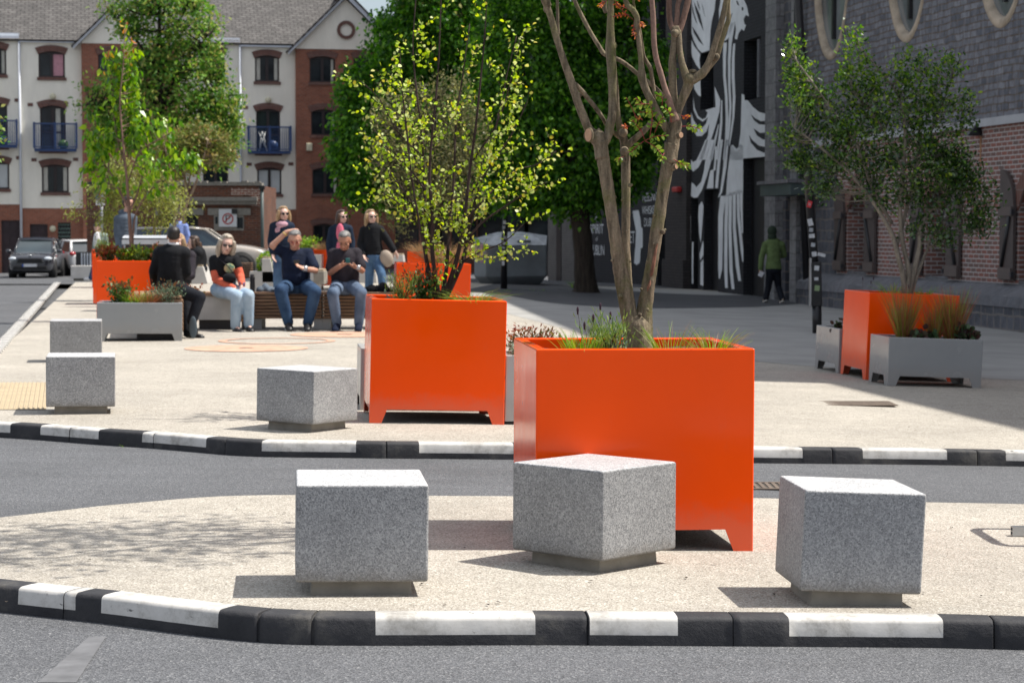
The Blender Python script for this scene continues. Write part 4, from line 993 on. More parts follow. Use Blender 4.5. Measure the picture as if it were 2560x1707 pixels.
# ---- stone tower with canopy, downpipe
tow = thing('stone_tower', 'dark stone stair tower with pale corner stones and a green door canopy', 'building', RB_P, RB_ANG)
xa, xb, xc, xd = rx(1924), rx(1950), rx(1988), rx(2004)-.003
m = MB(); m.bx(xa, xb, -.12, .3, ZB, 12.2); m.bx(xc, xd, -.12, .3, ZB, 12.2); m.build('corner_stones', 'quoin_stone', tow)
zd = rb(1970, 492)[1]
m = MB(); wallgrid(m, xb+.001, xc-.001, ZB, 12.2, [(rx(1957), rx(1984), ZB, zd)], y=.06, reveal=.7); m.build('wall', 'dark_stone', tow, fix=False)
m = MB(); m.bx(xa, xd, .76, 10, ZB, 12.2); m.build('rear_block', 'dark_stone', tow)
m = MB(); m.bx(rx(1957), rx(1984), .70, .75, ZB, zd); m.build('door', 'black_door', tow)
za, zb_ = rb(1906, 461, -.6)[1], rb(1906, 492, -.6)[1]; m = MB(); cx0, cx1 = rb(1914, 475, -.6)[0], rb(1990, 475, -.6)[0]; m.bx(cx0, cx1, -.72, .05, zb_, za-.02); m.build('canopy', 'canopy_green', tow, bevel=.01); 
m = MB(); m.bx(cx0-.06, cx1+.05, -.78, .05, za-.019, za+.05); m.build('canopy_top', 'ledge_stone', tow)
m = MB(); x1, z1 = rb(2019, 577, -.25); m.tube([(rb(1994, 0, -.22)[0], -.22, 9.5), (rb(1994, 0, -.22)[0], -.22, 5.0), (x1, -.22, ZB)], .075, 8); dp = m.build('downpipe', 'black_metal', tow)

# ---- mural building
mur = thing('mural_building', 'black painted brick building bearing a huge white bird mural', 'building', RB_P, RB_ANG)
z1_ = Z(1500, 350, .27422); z2_ = Z(1500, 0, .25510)
def mp(zf, x, y, yy=-.005): a, z = rb(*zf(x, y)); return (a, yy, z)
def hole(zf, x0, x1, y0, y1, bottom=None):
    a0, zt = rb(*zf(x0, (y0+y1)/2))[0], rb(*zf((x0+x1)/2, y0))[1]; a1 = rb(*zf(x1, (y0+y1)/2))[0]
    return (a0, a1, ZB if bottom else rb(*zf((x0+x1)/2, y1))[1], zt)
xm0, xm1 = rx(1728), rx(1924)-.003
holes = [hole(z2_, 1410, 1575, 380, 975), hole(z2_, 985, 1112, 510, 1068), hole(z1_, 1308, 1512, 160, 1400, True), hole(z1_, 948, 1078, 452, 1325, True), hole(z1_, 832, 895, 530, 1320, True)]
m = MB(); wallgrid(m, xm0, xm1, ZB, 12.0, holes, reveal=.3); m.build('wall', 'brick_painted_black', mur, fix=False)
m = MB(); m.bx(xm0, xm1, .31, 10, ZB, 12.0); m.build('rear_block', 'black_door', mur)
m = MB()
for h in holes[2:]: m.bx(h[0]+.02, h[1]-.02, .2, .24, ZB, h[3]-.02)
m.build('door_leaves', 'black_door', mur)
h = holes[0]; m = MB(); m.bx(h[1]-.35, h[1]-.2, .02, .2, h[2]+.02, h[3]-.05); m.build('window_lining', 'ledge_stone', mur)
mw = MB(); 
def poly(zf, pts): mw.flatpoly([mp(zf, x, y) for x, y in pts])
def ribbon(zf, pts):
    L = []; Rr = []
    for x, y, w in pts: L.append(mp(zf, x-w/2, y)); Rr.append(mp(zf, x+w/2, y))
    for i in range(len(L)-1): mw.quad(L[i], L[i+1], Rr[i+1], Rr[i])
poly(z2_, [(880, -60), (1140, -60), (1125, 100), (1100, 200), (1085, 300), (1080, 400), (1075, 495), (1000, 520), (960, 480), (920, 400), (890, 300), (875, 150)])
poly(z2_, [(871, 230), (888, 370), (925, 455), (985, 535), (975, 590), (986, 690), (945, 640), (905, 560), (880, 420), (866, 300)])
poly(z2_, [(915, 812), (985, 790), (990, 950), (960, 930), (930, 880)])
poly(z2_, [(915, 955), (930, 1060), (965, 1140), (1005, 1172), (1040, 1155), (1057, 1105), (1035, 1082), (1135, 1052), (1125, 850), (1182, 980), (1172, 1100), (1130, 1250), (1080, 1400), (1035, 1568), (965, 1568), (1020, 1440), (1060, 1330), (1072, 1215), (1045, 1290), (1000, 1335), (950, 1335), (905, 1260), (870, 1120), (847, 940), (862, 960), (885, 1070), (920, 1180), (960, 1245), (1000, 1260), (1040, 1215), (1060, 1150), (1010, 1195), (955, 1160), (918, 1080)])
poly(z1_, [(750, 0), (780, 120), (810, 230), (850, 290), (900, 250), (950, 150), (990, 0), (962, 0), (922, 100), (882, 185), (850, 203), (820, 165), (790, 60), (775, 0)])
poly(z1_, [(838, 388), (830, 512), (858, 528), (890, 525), (930, 460), (970, 350), (1000, 250), (1040, 100), (1050, 0), (1010, 0), (985, 110), (960, 200), (950, 280), (925, 380), (880, 432), (858, 402)])
for pts in ([(1228, 420, 36), (1222, 560, 30), (1222, 750, 26), (1240, 950, 26), (1247, 1150, 26), (1240, 1350, 24), (1220, 1568, 26)], [(1300, 230, 50), (1278, 420, 32), (1268, 600, 26), (1270, 850, 24), (1280, 1050, 22), (1268, 1250, 22), (1252, 1430, 12)], [(1318, 430, 20), (1308, 560, 26), (1306, 750, 30), (1316, 950, 26), (1308, 1150, 22), (1285, 1320, 16), (1268, 1430, 8)],
            [(1195, 985, 12), (1190, 1200, 22), (1170, 1400, 26), (1150, 1568, 26)], [(1165, 1220, 8), (1120, 1420, 24), (1090, 1568, 28)]): ribbon(z2_, pts)
poly(z2_, [(1195, -60), (1385, -60), (1440, 60), (1462, 165), (1430, 150), (1410, 190), (1415, 235), (1432, 250), (1412, 307), (1390, 285), (1360, 330), (1345, 392), (1322, 382), (1335, 290), (1322, 215), (1290, 300), (1260, 380), (1215, 412), (1250, 330), (1265, 260), (1300, 130), (1255, 180), (1205, 290), (1170, 210), (1168, 100)])
poly(z2_, [(1390, 922), (1415, 932), (1420, 985), (1450, 985), (1500, 1050), (1560, 1100), (1620, 1115), (1684, 1085), (1684, 1140), (1640, 1185), (1580, 1190), (1520, 1160), (1480, 1120), (1510, 1180), (1560, 1220), (1620, 1225), (1688, 1170), (1688, 1240), (1640, 1300), (1570, 1305), (1505, 1260), (1540, 1330), (1600, 1370), (1690, 1355), (1690, 1430), (1640, 1445), (1560, 1430), (1490, 1370), (1462, 1322), (1480, 1400), (1540, 1470), (1610, 1500), (1690, 1470), (1690, 1560), (1640, 1535), (1400, 1555), (1395, 1568), (1270, 1568), (1292, 1420), (1330, 1470), (1360, 1440), (1380, 1300), (1385, 1100)])
poly(z1_, [(1195, 60), (1212, 45), (1250, 88), (1282, 30), (1306, 60), (1306, 480), (1150, 520), (1165, 300), (1185, 150)])
for pts in ([(1125, 510, 50), (1102, 700, 45), (1100, 1000, 40), (1097, 1180, 36), (1090, 1265, 10)], [(1160, 500, 30), (1150, 800, 30), (1148, 1180, 30), (1155, 1350, 25)], [(1192, 480, 30), (1186, 800, 28), (1196, 1180, 30), (1215, 1360, 25)], [(1226, 470, 28), (1226, 800, 28), (1255, 1150, 32), (1275, 1285, 25)], [(1260, 460, 26), (1264, 700, 26), (1296, 1000, 26), (1304, 1110, 8)], [(1290, 460, 28), (1290, 600, 24), (1300, 850, 10)],
            [(1110, 0, 26), (1085, 200, 26), (1063, 440, 26)], [(1160, 0, 30), (1140, 250, 30), (1105, 480, 20), (1080, 525, 8)], [(1060, 60, 16), (1052, 200, 16), (1045, 280, 20)], [(847, 930, 14), (845, 1150, 14), (846, 1310, 14)]): ribbon(z1_, pts)
poly(z1_, [(1040, 268), (1008, 280), (975, 442), (1035, 442)]); poly(z1_, [(930, 560), (945, 600), (940, 700), (928, 850), (920, 942), (905, 850), (898, 700), (903, 600)]); poly(z1_, [(940, 915), (945, 960), (944, 1050), (915, 1100), (910, 1040)]); poly(z1_, [(944, 1085), (944, 1330), (915, 1320), (918, 1120)])
poly(z1_, [(822, 690), (830, 690), (829, 900), (820, 1150), (820, 1312), (795, 1315), (785, 1160), (785, 950), (800, 800)])
poly(z1_, [(1516, 265), (1573, 268), (1573, 345), (1516, 345)]); poly(z1_, [(1518, 380), (1573, 378), (1573, 418), (1518, 420)]); poly(z1_, [(1520, 585), (1573, 600), (1573, 690), (1550, 738), (1520, 722), (1552, 660), (1520, 640)])
o = mw.build('white_bird_mural', 'mural_white', mur, fix=False)
mw = MB()
def slit(pts): mw.flatpoly([mp(z2_, x, y, -.009) for x, y in pts])
for s_ in ([(905, 40), (925, 130), (960, 250), (935, 200), (908, 110)], [(925, 20), (985, 150), (1020, 310), (975, 215), (938, 100)], [(950, 0), (975, 60), (985, 110), (962, 60)], [(1000, 20), (1030, 150), (1035, 180), (1010, 90)], [(905, 260), (960, 340), (1020, 450), (975, 410), (925, 330)], [(1335, 5), (1355, 20), (1368, 60), (1350, 50)], [(1395, 70), (1412, 80), (1405, 110), (1390, 100)]): slit(s_)
mw.build('mural_stripe_pattern', 'brick_painted_black', mur, fix=False)
# brown pier, black gap and lettered wall
pier = thing('brown_brick_wall', 'dark brown brick wall section between the mural and the black doorway', 'wall', RB_P, RB_ANG)
m = MB(); m.bx(rx(1674), rx(1727), -.12, .5, ZB, 12); m.bx(rx(1674)-.02, rx(1727), -.2, -.121, ZB, .55); m.build('wall', 'brick_brown_dark', pier)
a, z = rb(*z1_(770, 453)); m = MB(); m.box((a, -.2, z), (.5, .14, .14)); m.build('red_light', 'sign_red', pier, bevel=.03)
gap = thing('black_doorway', 'tall black doorway between two dark brick walls', 'doorway', RB_P, RB_ANG)
m = MB(); m.bx(rx(1644)+.01, rx(1674)-.025, .3, .5, ZB, 12); m.build('door', 'black_door', gap)
lw = thing('lettered_building', 'black painted brick building with white lettering behind the bare tree stems', 'building', RB_P, RB_ANG)
m = MB(); m.bx(rx(1474), rx(1644), 0, 9, ZB, 9.5); m.build('wall', 'brick_painted_black', lw)
zB = Z(1380, 380, .31898)
def wtext(s_, x0, x1, y0, y1):
    a0 = rb(*zB(x0, 600))[0]; a1 = rb(*zB(x1, 600))[0]; zm = (x0+x1)/2; text(s_, lw, 'mural_white', a0, a1, rb(*zB(zm, y1))[1], rb(*zB(zm, y0))[1], -.006)
wtext('TEELING', 705, 826, 322, 386); wtext('WHISKEY', 706, 826, 422, 488); wtext('DUBLIN', 724, 822, 518, 584); wtext('THE', 332, 366, 484, 548); wtext('SPIRIT', 302, 405, 566, 640); wtext('of', 343, 360, 664, 696); wtext('DUBLIN', 301, 411, 730, 808); wtext('ET', 612, 650, 622, 714)
mw = MB(); mw.flatpoly([(rb(*zB(x, y))[0], -.006, rb(*zB(x, y))[1]) for x, y in [(633, 462), (680, 456), (694, 520), (700, 588), (712, 600), (712, 750), (697, 756), (690, 868), (665, 886), (644, 870), (655, 740), (660, 620), (641, 520)]]); mw.build('brush_stroke', 'mural_white', lw, fix=False)
gw = thing('grey_brick_building', 'grey painted brick building behind the big tree trunk', 'building', RB_P, RB_ANG)
m = MB(); m.bx(rx(1370), rx(1440), .0, 8, ZB, 8.5); m.bx(rx(1449), rx(1474)-.01, 0, 8, ZB, 8.5); m.build('wall', 'brick_painted_grey', gw)
m = MB(); m.bx(rx(1440)+.01, rx(1449)-.01, .5, 8, ZB, 8.5); m.bx(rx(1392), rx(1404), -.02, .1, ZB, 1.9); m.build('dark_gap', 'black_door', gw)
# distant dark-red brick houses closing the view behind the birch
for i, (u0, u1, Y, zt, mt, lb) in enumerate(((985, 1130, 88, 9.5, 'brick_red', 'plain red brick house far behind the birch'), (1130, 1262, 84, 10.5, 'brick_old', 'dark red brick house beside the long black wall'), (1262, 1376, 80, 9, 'brick_brown_dark', 'dark brown brick house above the dark bottle bank'))):
    p, q = at(u0, 577, Y), at(u1, 577, Y); hs = thing('brick_house', lb, 'house', ((p.x+q.x)/2, Y, 0)); w = (q.x-p.x)/2
    m = MB(); hl_ = []
    for a in (-.55, .45):
        for zz in (.5, 3.4, 6.3): hl_.append((a*w-.5, a*w+.5, zz, zz+1.6))
    wallgrid(m, -w+.01, w-.01, -1, zt, hl_); m.bx(-w+.01, w-.01, .3, 8, -1, zt); m.build('wall', mt, hs, fix=False)
    for h in hl_: m = MB(); m.bx(h[0], h[1], .12, .18, h[2], h[3]); m.build('window', 'glass_dark', hs)
    m = MB(); m.prism([(-w, -.3, zt), (-w, 8.2, zt), (-w, 4, zt+3)], (2*w, 0, 0)); m.build('roof', 'roof_tiles', hs)
# ------------------------------------------------------------------ trees
def crom(P, per=6):
    """Catmull-Rom through rows of (x,y,z,r)"""
    P = [np.array(p, float) for p in P]
    if len(P) < 3: return P
    Q = [2*P[0]-P[1]]+P+[2*P[-1]-P[-2]]; out = []
    for i in range(1, len(Q)-2):
        for k in range(per):
            t = k/per; a, b, c, d = Q[i-1:i+3]
            out.append(.5*((2*b)+(c-a)*t+(2*a-5*b+4*c-d)*t*t+(3*b-3*c+d-a)*t**3))
    out.append(P[-1]); return out
def limb(mb, rows, seg=10, per=6, jit=.04, rng=None, mi=0):
    C = crom(rows, per); mb.tube([c[:3] for c in C], [max(.0012, c[3]) for c in C], seg, jitter=jit, rng=rng, mi=mi); return C

def pxrows(zf, pts, Y, dy0=0, dy1=0, wscale=1.0):
    """(x,y,width) in a zoomed view -> world rows, drifting in depth from dy0 to dy1"""
    out = []; n = len(pts)
    for i, (x, y, w) in enumerate(pts):
        yy = Y+dy0+(dy1-dy0)*i/max(1, n-1); u, v = zf(x, y); p = at(u, v, yy); out.append((p.x, p.y, p.z, w*wscale*yy/F/2))
    return out

def big_tree():
    Y = 8.93; zA = Z(1280, 0, .2551); zb = Z(1380, 380, .31898); rng = random.Random(5); A = .2551; B = .31898
    t = thing('bare_stemmed_tree', 'multi-stemmed pruned tree with pale bark rising from the biggest orange planter', 'tree', (0, 0, 0))
    m = MB(); ends = []
    def L(zf, pts, d0, d1, seg=14, per=5, up=True, mi=0):
        s_ = A if zf is zA else B
        C = limb(m, pxrows(zf, pts, Y, d0, d1, s_*1.10), seg, per, .045, rng, mi)
        e = C[-1]; 
        if up: ends.append((np.array(e[:3]), np.array(e[:3])-np.array(C[-4][:3]), e[3]))
        return C
    L(zb, [(665, 1640, 250), (668, 1490, 205), (640, 1390, 150), (600, 1250, 122), (572, 1100, 118), (545, 980, 108), (525, 880, 98), (505, 740, 92), (485, 600, 88), (460, 440, 86), (440, 300, 90), (415, 150, 92), (392, 0, 94), (378, -90, 98)], 0, -.06, up=False)
    L(zb, [(690, 1640, 230), (698, 1490, 185), (712, 1350, 140), (728, 1220, 112), (752, 1060, 98), (775, 930, 90), (795, 800, 86), (818, 640, 92), (845, 470, 88), (872, 300, 86), (895, 160, 90), (920, 20, 92), (935, -70, 98)], 0, -.04, up=False)
    L(zb, [(600, 1230, 70), (598, 1050, 62), (590, 900, 58), (580, 740, 60), (578, 600, 62), (580, 400, 62), (578, 200, 64), (576, 60, 66), (572, -60, 66)], .03, .06, up=False)
    C_ = limb(m, pxrows(zb, [(678, 1640, 240), (680, 1490, 208), (680, 1400, 192), (672, 1330, 160), (662, 1280, 100)], Y, -.02, -.02, B), 16, 5, .05, rng)
    # left trunk head and its branches
    L(zA, [(875, 1560, 116), (868, 1440, 120), (845, 1360, 150), (800, 1310, 130)], -.06, -.05, up=False)
    L(zA, [(800, 1330, 110), (745, 1255, 80), (690, 1120, 75), (640, 990, 72), (585, 820, 70), (535, 680, 66), (485, 530, 60), (435, 370, 60), (385, 190, 60), (345, 70, 62), (315, -20, 70), (290, -140, 55)], -.05, -.22)
    L(zA, [(455, 335, 42), (450, 290, 32), (447, 150, 28), (443, -20, 26), (438, -140, 24)], -.12, -.14, 8)
    L(zA, [(365, 60, 40), (358, -10, 28), (350, -120, 22)], -.2, -.22, 8)
    L(zA, [(900, 1400, 90), (942, 1320, 84), (962, 1220, 84), (985, 1120, 78), (985, 1000, 72), (985, 880, 76), (980, 740, 84), (975, 600, 88), (965, 470, 92), (965, 330, 74), (966, 180, 62), (970, 0, 56), (975, -160, 52)], -.05, -.04)
    L(zA, [(1110, 1560, 84), (1100, 1400, 78), (1075, 1300, 82), (1045, 1190, 60), (1032, 1050, 46), (1026, 900, 42), (1015, 750, 36), (990, 560, 34)], .06, .0, 10, up=False)
    L(zA, [(920, 130, 34), (905, 60, 46), (905, -20, 48), (900, -160, 44)], .05, .05, 8)
    L(zA, [(618, 822, 34), (665, 872, 42), (735, 955, 42), (825, 1065, 40), (890, 1160, 36), (930, 1230, 36), (1010, 1310, 40), (1060, 1350, 40)], -.12, .07, 10, up=False)
    L(zA, [(1130, 1430, 66), (1190, 1375, 60), (1270, 1305, 56), (1340, 1235, 54), (1385, 1185, 50)], .06, .02, 10, up=False)
    L(zA, [(560, -160, 34), (610, 0, 36), (690, 170, 38), (775, 330, 38), (850, 450, 40), (905, 530, 42), (990, 565, 40), (1070, 600, 38), (1160, 665, 38), (1240, 735, 38), (1340, 810, 38), (1420, 880, 40), (1490, 955, 40), (1560, 1060, 40)], .1, .04, 10, up=False)
    ends.append((np.array(at(*zA(560, -160), Y+.1)), np.array((-.05, 0, .15)), .01))
    # right trunk head and its branches
    L(zA, [(1555, 1600, 112), (1575, 1450, 108), (1585, 1330, 124), (1598, 1220, 120), (1600, 1120, 96)], -.04, -.02, up=False)
    L(zA, [(1570, 1340, 80), (1510, 1250, 74), (1450, 1150, 72), (1385, 1030, 76), (1330, 920, 68), (1290, 820, 70), (1270, 740, 74), (1268, 640, 52), (1258, 520, 50), (1242, 390, 50), (1222, 270, 50), (1225, 180, 52), (1190, 110, 54), (1135, 55, 52), (1108, -10, 46), (1095, -140, 40)], -.03, -.12, 12)
    L(zA, [(1395, 975, 30), (1392, 900, 32), (1372, 770, 36), (1355, 670, 38), (1315, 600, 36), (1290, 540, 30), (1270, 400, 28), (1240, 250, 28), (1205, 120, 26), (1190, 0, 22), (1185, -120, 20)], .0, -.1, 8)
    L(zA, [(1600, 1190, 88), (1570, 1080, 60), (1530, 960, 56), (1490, 840, 54), (1450, 700, 52), (1415, 580, 50), (1395, 460, 50), (1388, 300, 50), (1382, 150, 50), (1370, 0, 46), (1362, -140, 44)], -.08, -.14, 10, mi=1)
    L(zA, [(1605, 1150, 80), (1585, 1000, 74), (1575, 850, 72), (1572, 650, 68), (1582, 500, 64), (1598, 400, 66), (1605, 310, 88), (1600, 270, 80)], .02, .05, up=False)
    for pts in ([(1590, 300, 60), (1558, 240, 54), (1542, 150, 52), (1540, 0, 50), (1545, -140, 46)], [(1605, 270, 50), (1618, 170, 46), (1625, 60, 46), (1650, -40, 44), (1660, -150, 40)], [(1630, 310, 72), (1665, 230, 58), (1695, 130, 56), (1722, 20, 56), (1750, -120, 50)]): L(zA, pts, .05, .06, 10, mi=1)
    L(zA, [(1615, 1130, 76), (1650, 1020, 76), (1690, 930, 82), (1725, 840, 92), (1735, 790, 100)], .0, -.02, up=False)
    L(zA, [(1725, 800, 86), (1690, 700, 66), (1662, 600, 56), (1645, 500, 52), (1640, 400, 50), (1632, 300, 46)], .0, .04, up=False)
    L(zA, [(1740, 800, 90), (1800, 765, 84), (1870, 715, 80), (1915, 640, 62), (1960, 530, 58), (2000, 400, 56), (2040, 270, 56), (2075, 130, 52), (2100, 0, 48), (2120, -140, 44)], -.02, -.1, 12)
    L(zA, [(1880, 720, 60), (1940, 640, 58), (1995, 570, 60), (2030, 480, 50), (2062, 370, 48), (2095, 270, 46), (2122, 190, 44), (2118, 60, 40), (2128, -100, 38)], .0, -.03, 10)
    # knots, collars
    def knot(zf, x, y, r, dy=-.03, sq=(1, .7, 1)):
        s_ = (A if zf is zA else B)*Y/F; u, v = zf(x, y); p = at(u, v, Y+dy); k_ = .62 if zf is zb else .88; m.ball(p, (r*s_*sq[0]*k_, r*s_*sq[1]*k_, r*s_*sq[2]*k_), nu=10, nv=8)
    for x, y, r in ((400, 95, 30), (405, 285, 26), (490, 355, 26), (455, 578, 26), (535, 1130, 30), (470, 850, 18), (865, 305, 34), (800, 500, 22), (868, 625, 34), (885, 610, 18), (800, 720, 20), (745, 860, 14), (700, 1075, 18), (750, 1235, 20), (688, 1275, 26), (552, 378, 22), (610, 262, 26), (625, 258, 16), (585, 620, 16), (612, 860, 14), (570, 60, 30), (945, 125, 40), (845, 240, 20)): knot(zb, x, y, r, -.05)
    for x, y, r, sq in ((760, 1330, 66, (1, .8, 1.15)), (1272, 740, 50, (1, 1, 1)), (345, 90, 46, (1, 1, 1)), (1000, 450, 34, (1, 1, 1.3)), (1600, 330, 52, (1, 1, .9)), (1740, 770, 64, (1, 1, 1)), (1600, 1240, 74, (1, .9, 1.1)), (1770, 700, 34, (1.4, 1, .7)), (2000, 560, 42, (1, 1, 1)), (1100, 1480, 50, (1, 1, 1)), (650, 930, 34, (1.4, 1, .8)), (450, 325, 30, (1, 1, 1)), (1090, 1300, 52, (1, 1, 1))): knot(zA, x, y, r, -.03, sq)
    # continue above the frame
    tips = []
    for p, d, r in ends:
        d = d/np.linalg.norm(d); n = 7; rows = [(*p, r)]; q = p.copy(); d = d+np.array([0, -.16, 0])
        for i in range(n):
            d = d+np.array([rng.gauss(0, .10), rng.gauss(0, .16), .06]); d /= np.linalg.norm(d); q = q+d*.27; rows.append((*q, r*(1-(i+1)/(n+1)*.8)))
            if i > 1:
                for _ in range(2):
                    e = d+np.array([rng.gauss(0, .6), rng.gauss(0, .6), .1]); e /= np.linalg.norm(e); k = q+e*rng.uniform(.25, .6)
                    limb(m, [(*q, r*.35), (*(q*.4+k*.6+np.array([0, 0, .03])), r*.22), (*k, .003)], 5, 3, 0, rng); tips.append((k, e))
        limb(m, rows, 8, 3, .03, rng); tips.append((q, d))
    m.build('trunk', ['bark_main', 'bark_smooth'], t, fix=False, uv=False)
    # cut ends and wound
    def disc(zf, x, y, rx_, ry_, nrm, dy, name='cut_end'):
        s_ = (A if zf is zA else B)*Y/F; p = at(*zf(x, y), Y+dy); nrm = Vector(nrm).normalized(); a = nrm.cross(Vector((0, 0, 1))).normalized(); b = a.cross(nrm)
        mm = MB(); P = [p+a*math.cos(2*math.pi*k/20)*rx_*s_*(1+.06*math.sin(k*2.3))+b*math.sin(2*math.pi*k/20)*ry_*s_ for k in range(20)]; mm.prism(P, nrm*.006); mm.build(name, 'cut_wood', t)
        m2 = MB(); q = len(P); P2 = [p+(v-p)*1.16-nrm*.02 for v in P]; P3 = [p+(v-p)*1.10+nrm*.004 for v in P]; P4 = [p+(v-p)*1.0+nrm*.003 for v in P]
        m2.add(P2+P3+P4, [(k, (k+1) % q, q+(k+1) % q, q+k) for k in range(q)]+[(q+k, q+(k+1) % q, 2*q+(k+1) % q, 2*q+k) for k in range(q)]); m2.build('bark_collar', 'bark_main', t, smooth=True)
    disc(zA, 750, 1325, 34, 62, (-.35, -1, -.05), -.125); disc(zA, 1652, 1325, 22, 28, (.4, -1, .1), -.085); disc(zA, 1112, 1505, 14, 16, (.1, -1, .4), -.02); disc(zb, 970, 115, 14, 20, (.6, -1, .1), -.07); disc(zb, 575, 12, 12, 10, (0, -1, .5), .0)
    s_ = B*Y/F
    for pts in ([(820, 715, 7), (808, 760, 16), (795, 840, 22), (785, 900, 24), (772, 960, 22), (766, 975, 6)], [(765, 1000, 6), (757, 1035, 20), (748, 1060, 18), (742, 1085, 6)]):
        mm = MB(); P = []
        for x, y, w in pts:
            c = at(*zb(x, y), Y); hw = w*s_; P.append((c.x-hw*.6, c.y-.066+.012, c.z)); P.append((c.x, c.y-.070, c.z)); P.append((c.x+hw*.6, c.y-.066+.012, c.z))
        mm.add(P, [(3*i+j, 3*i+j+1, 3*i+j+4, 3*i+j+3) for i in range(len(pts)-1) for j in range(2)]); mm.build('bark_wound', 'wound', t, fix=False, smooth=True)
    # compound leaves
    rs = np.random.RandomState(3)
    def compound(zf, pts, dy, n, size, mat, store, stem):
        rows = crom(pxrows(zf, [(x, y, 5) for x, y in pts], Y, dy, dy-.04, .25), 6); stem.tube([r[:3] for r in rows], .0016, 5)
        P = np.array([r[:3] for r in rows])
        for i in range(n):
            t = .25+.75*i/max(1, n-1); k = min(len(P)-2, int(t*(len(P)-1))); p = P[k]; d = P[k+1]-P[k]; d /= np.linalg.norm(d)+1e-9
            for sgn in ((-1, 1) if i < n-1 else (0,)):
                side = np.cross(d, [0, -1, .25]); side /= np.linalg.norm(side)
                store[mat][0].append(p); store[mat][1].append(d*.55+side*sgn+rs.normal(size=3)*.25+np.array([0, -.1, -.25])); store[mat][2].append(size*(1-.35*abs(t-.6))*rs.uniform(.8, 1.15))
    store = {'leaf_bronze': ([], [], []), 'leaf_green': ([], [], [])}; stem = MB()
    for pts in ([(1195, 200), (1120, 140), (1040, 60), (1010, 0)], [(1150, 150), (1080, 150), (985, 165)], [(1130, 90), (1060, 60), (1000, 50)], [(1240, 210), (1270, 230), (1290, 260)], [(1200, 200), (1190, 300), (1210, 380)], [(930, 10), (880, 40), (850, 80)], [(1160, 0), (1190, -30), (1240, 0)], [(1655, 1135), (1700, 1145), (1740, 1150)], [(1280, 1180), (1240, 1150), (1180, 1180)], [(1150, 1240), (1110, 1240), (1090, 1260)]): compound(zA, pts, -.08, 5, .016, 'leaf_bronze', store, stem)
    for pts in ([(1300, 1370), (1230, 1180), (1150, 1010), (1120, 960)], [(1360, 1160), (1300, 1040), (1210, 960)], [(1380, 1180), (1320, 1110), (1250, 1100)], [(1370, 1050), (1330, 1020), (1200, 1030)], [(1300, 1380), (1400, 1340), (1520, 1330)], [(1300, 1380), (1400, 1440), (1480, 1530)], [(1290, 1385), (1220, 1440), (1160, 1500)], [(1350, 1350), (1375, 1150), (1360, 1040)], [(1660, 1240), (1760, 1240), (1850, 1270)], [(1470, 1040), (1470, 960), (1410, 930)], [(1560, 1200), (1540, 1100), (1480, 1050)], [(1400, 1300), (1440, 1200), (1480, 1150)], [(1230, 1180), (1200, 1180), (1160, 1200)], [(1260, 1290), (1230, 1240), (1180, 1180)]): compound(zA, pts, -.1, 7, .024, 'leaf_green', store, stem)
    for pts in ([(955, 60), (1010, 90), (1060, 130)], [(970, 70), (1040, 95), (1070, 110)], [(880, 10), (862, 40), (870, 70)], [(560, 40), (530, 50), (520, 85)], [(600, 0), (640, 10), (655, 20)]): compound(zb, pts, -.08, 5, .024, 'leaf_green', store, stem)
    stem.build('leaf_stalks', 'twig_red', t, fix=False, uv=False)
    for k, mt in (('leaf_bronze', 'bronze_leaves'), ('leaf_green', 'green_leaves')):
        a, b, c = store[k]; leaves(mt, a, b, c, .55, k, t, 'oval', rs)
    P = []; D = []; S = []
    for p, d in tips:
        for _ in range(9):
            P.append(p+rs.normal(size=3)*.13); D.append(rs.normal(size=3)+np.array([0, 0, -.3])); S.append(rs.uniform(.05, .08))
    leaves('crown', P, D, S, .6, 'leaf_green', t, 'point', rs)
big_tree()

def blobpts(blobs, Y, n, rs, depth=1.0, shell=.5):
    """sample points inside ellipsoids given in pixels: (u,v,ru,rv[,dy[,weight]])"""
    s_ = Y/F; w = np.array([b[2]*b[3]*(b[5] if len(b) > 5 else 1) for b in blobs], float); w /= w.sum(); out = []
    ids = rs.choice(len(blobs), n, p=w)
    for i in ids:
        b = blobs[i]; d = rs.normal(size=3); d /= np.linalg.norm(d); r = rs.uniform()**(1/3)
        r = r*(1-shell)+shell*(1-.3*rs.uniform()**1.5) if shell else r
        dy = b[4] if len(b) > 4 else 0; c = at(b[0], b[1], Y+dy)
        out.append((c.x+d[0]*r*b[2]*s_, c.y+d[1]*r*b[2]*s_*depth, c.z+d[2]*r*b[3]*s_))
    return np.array(out)

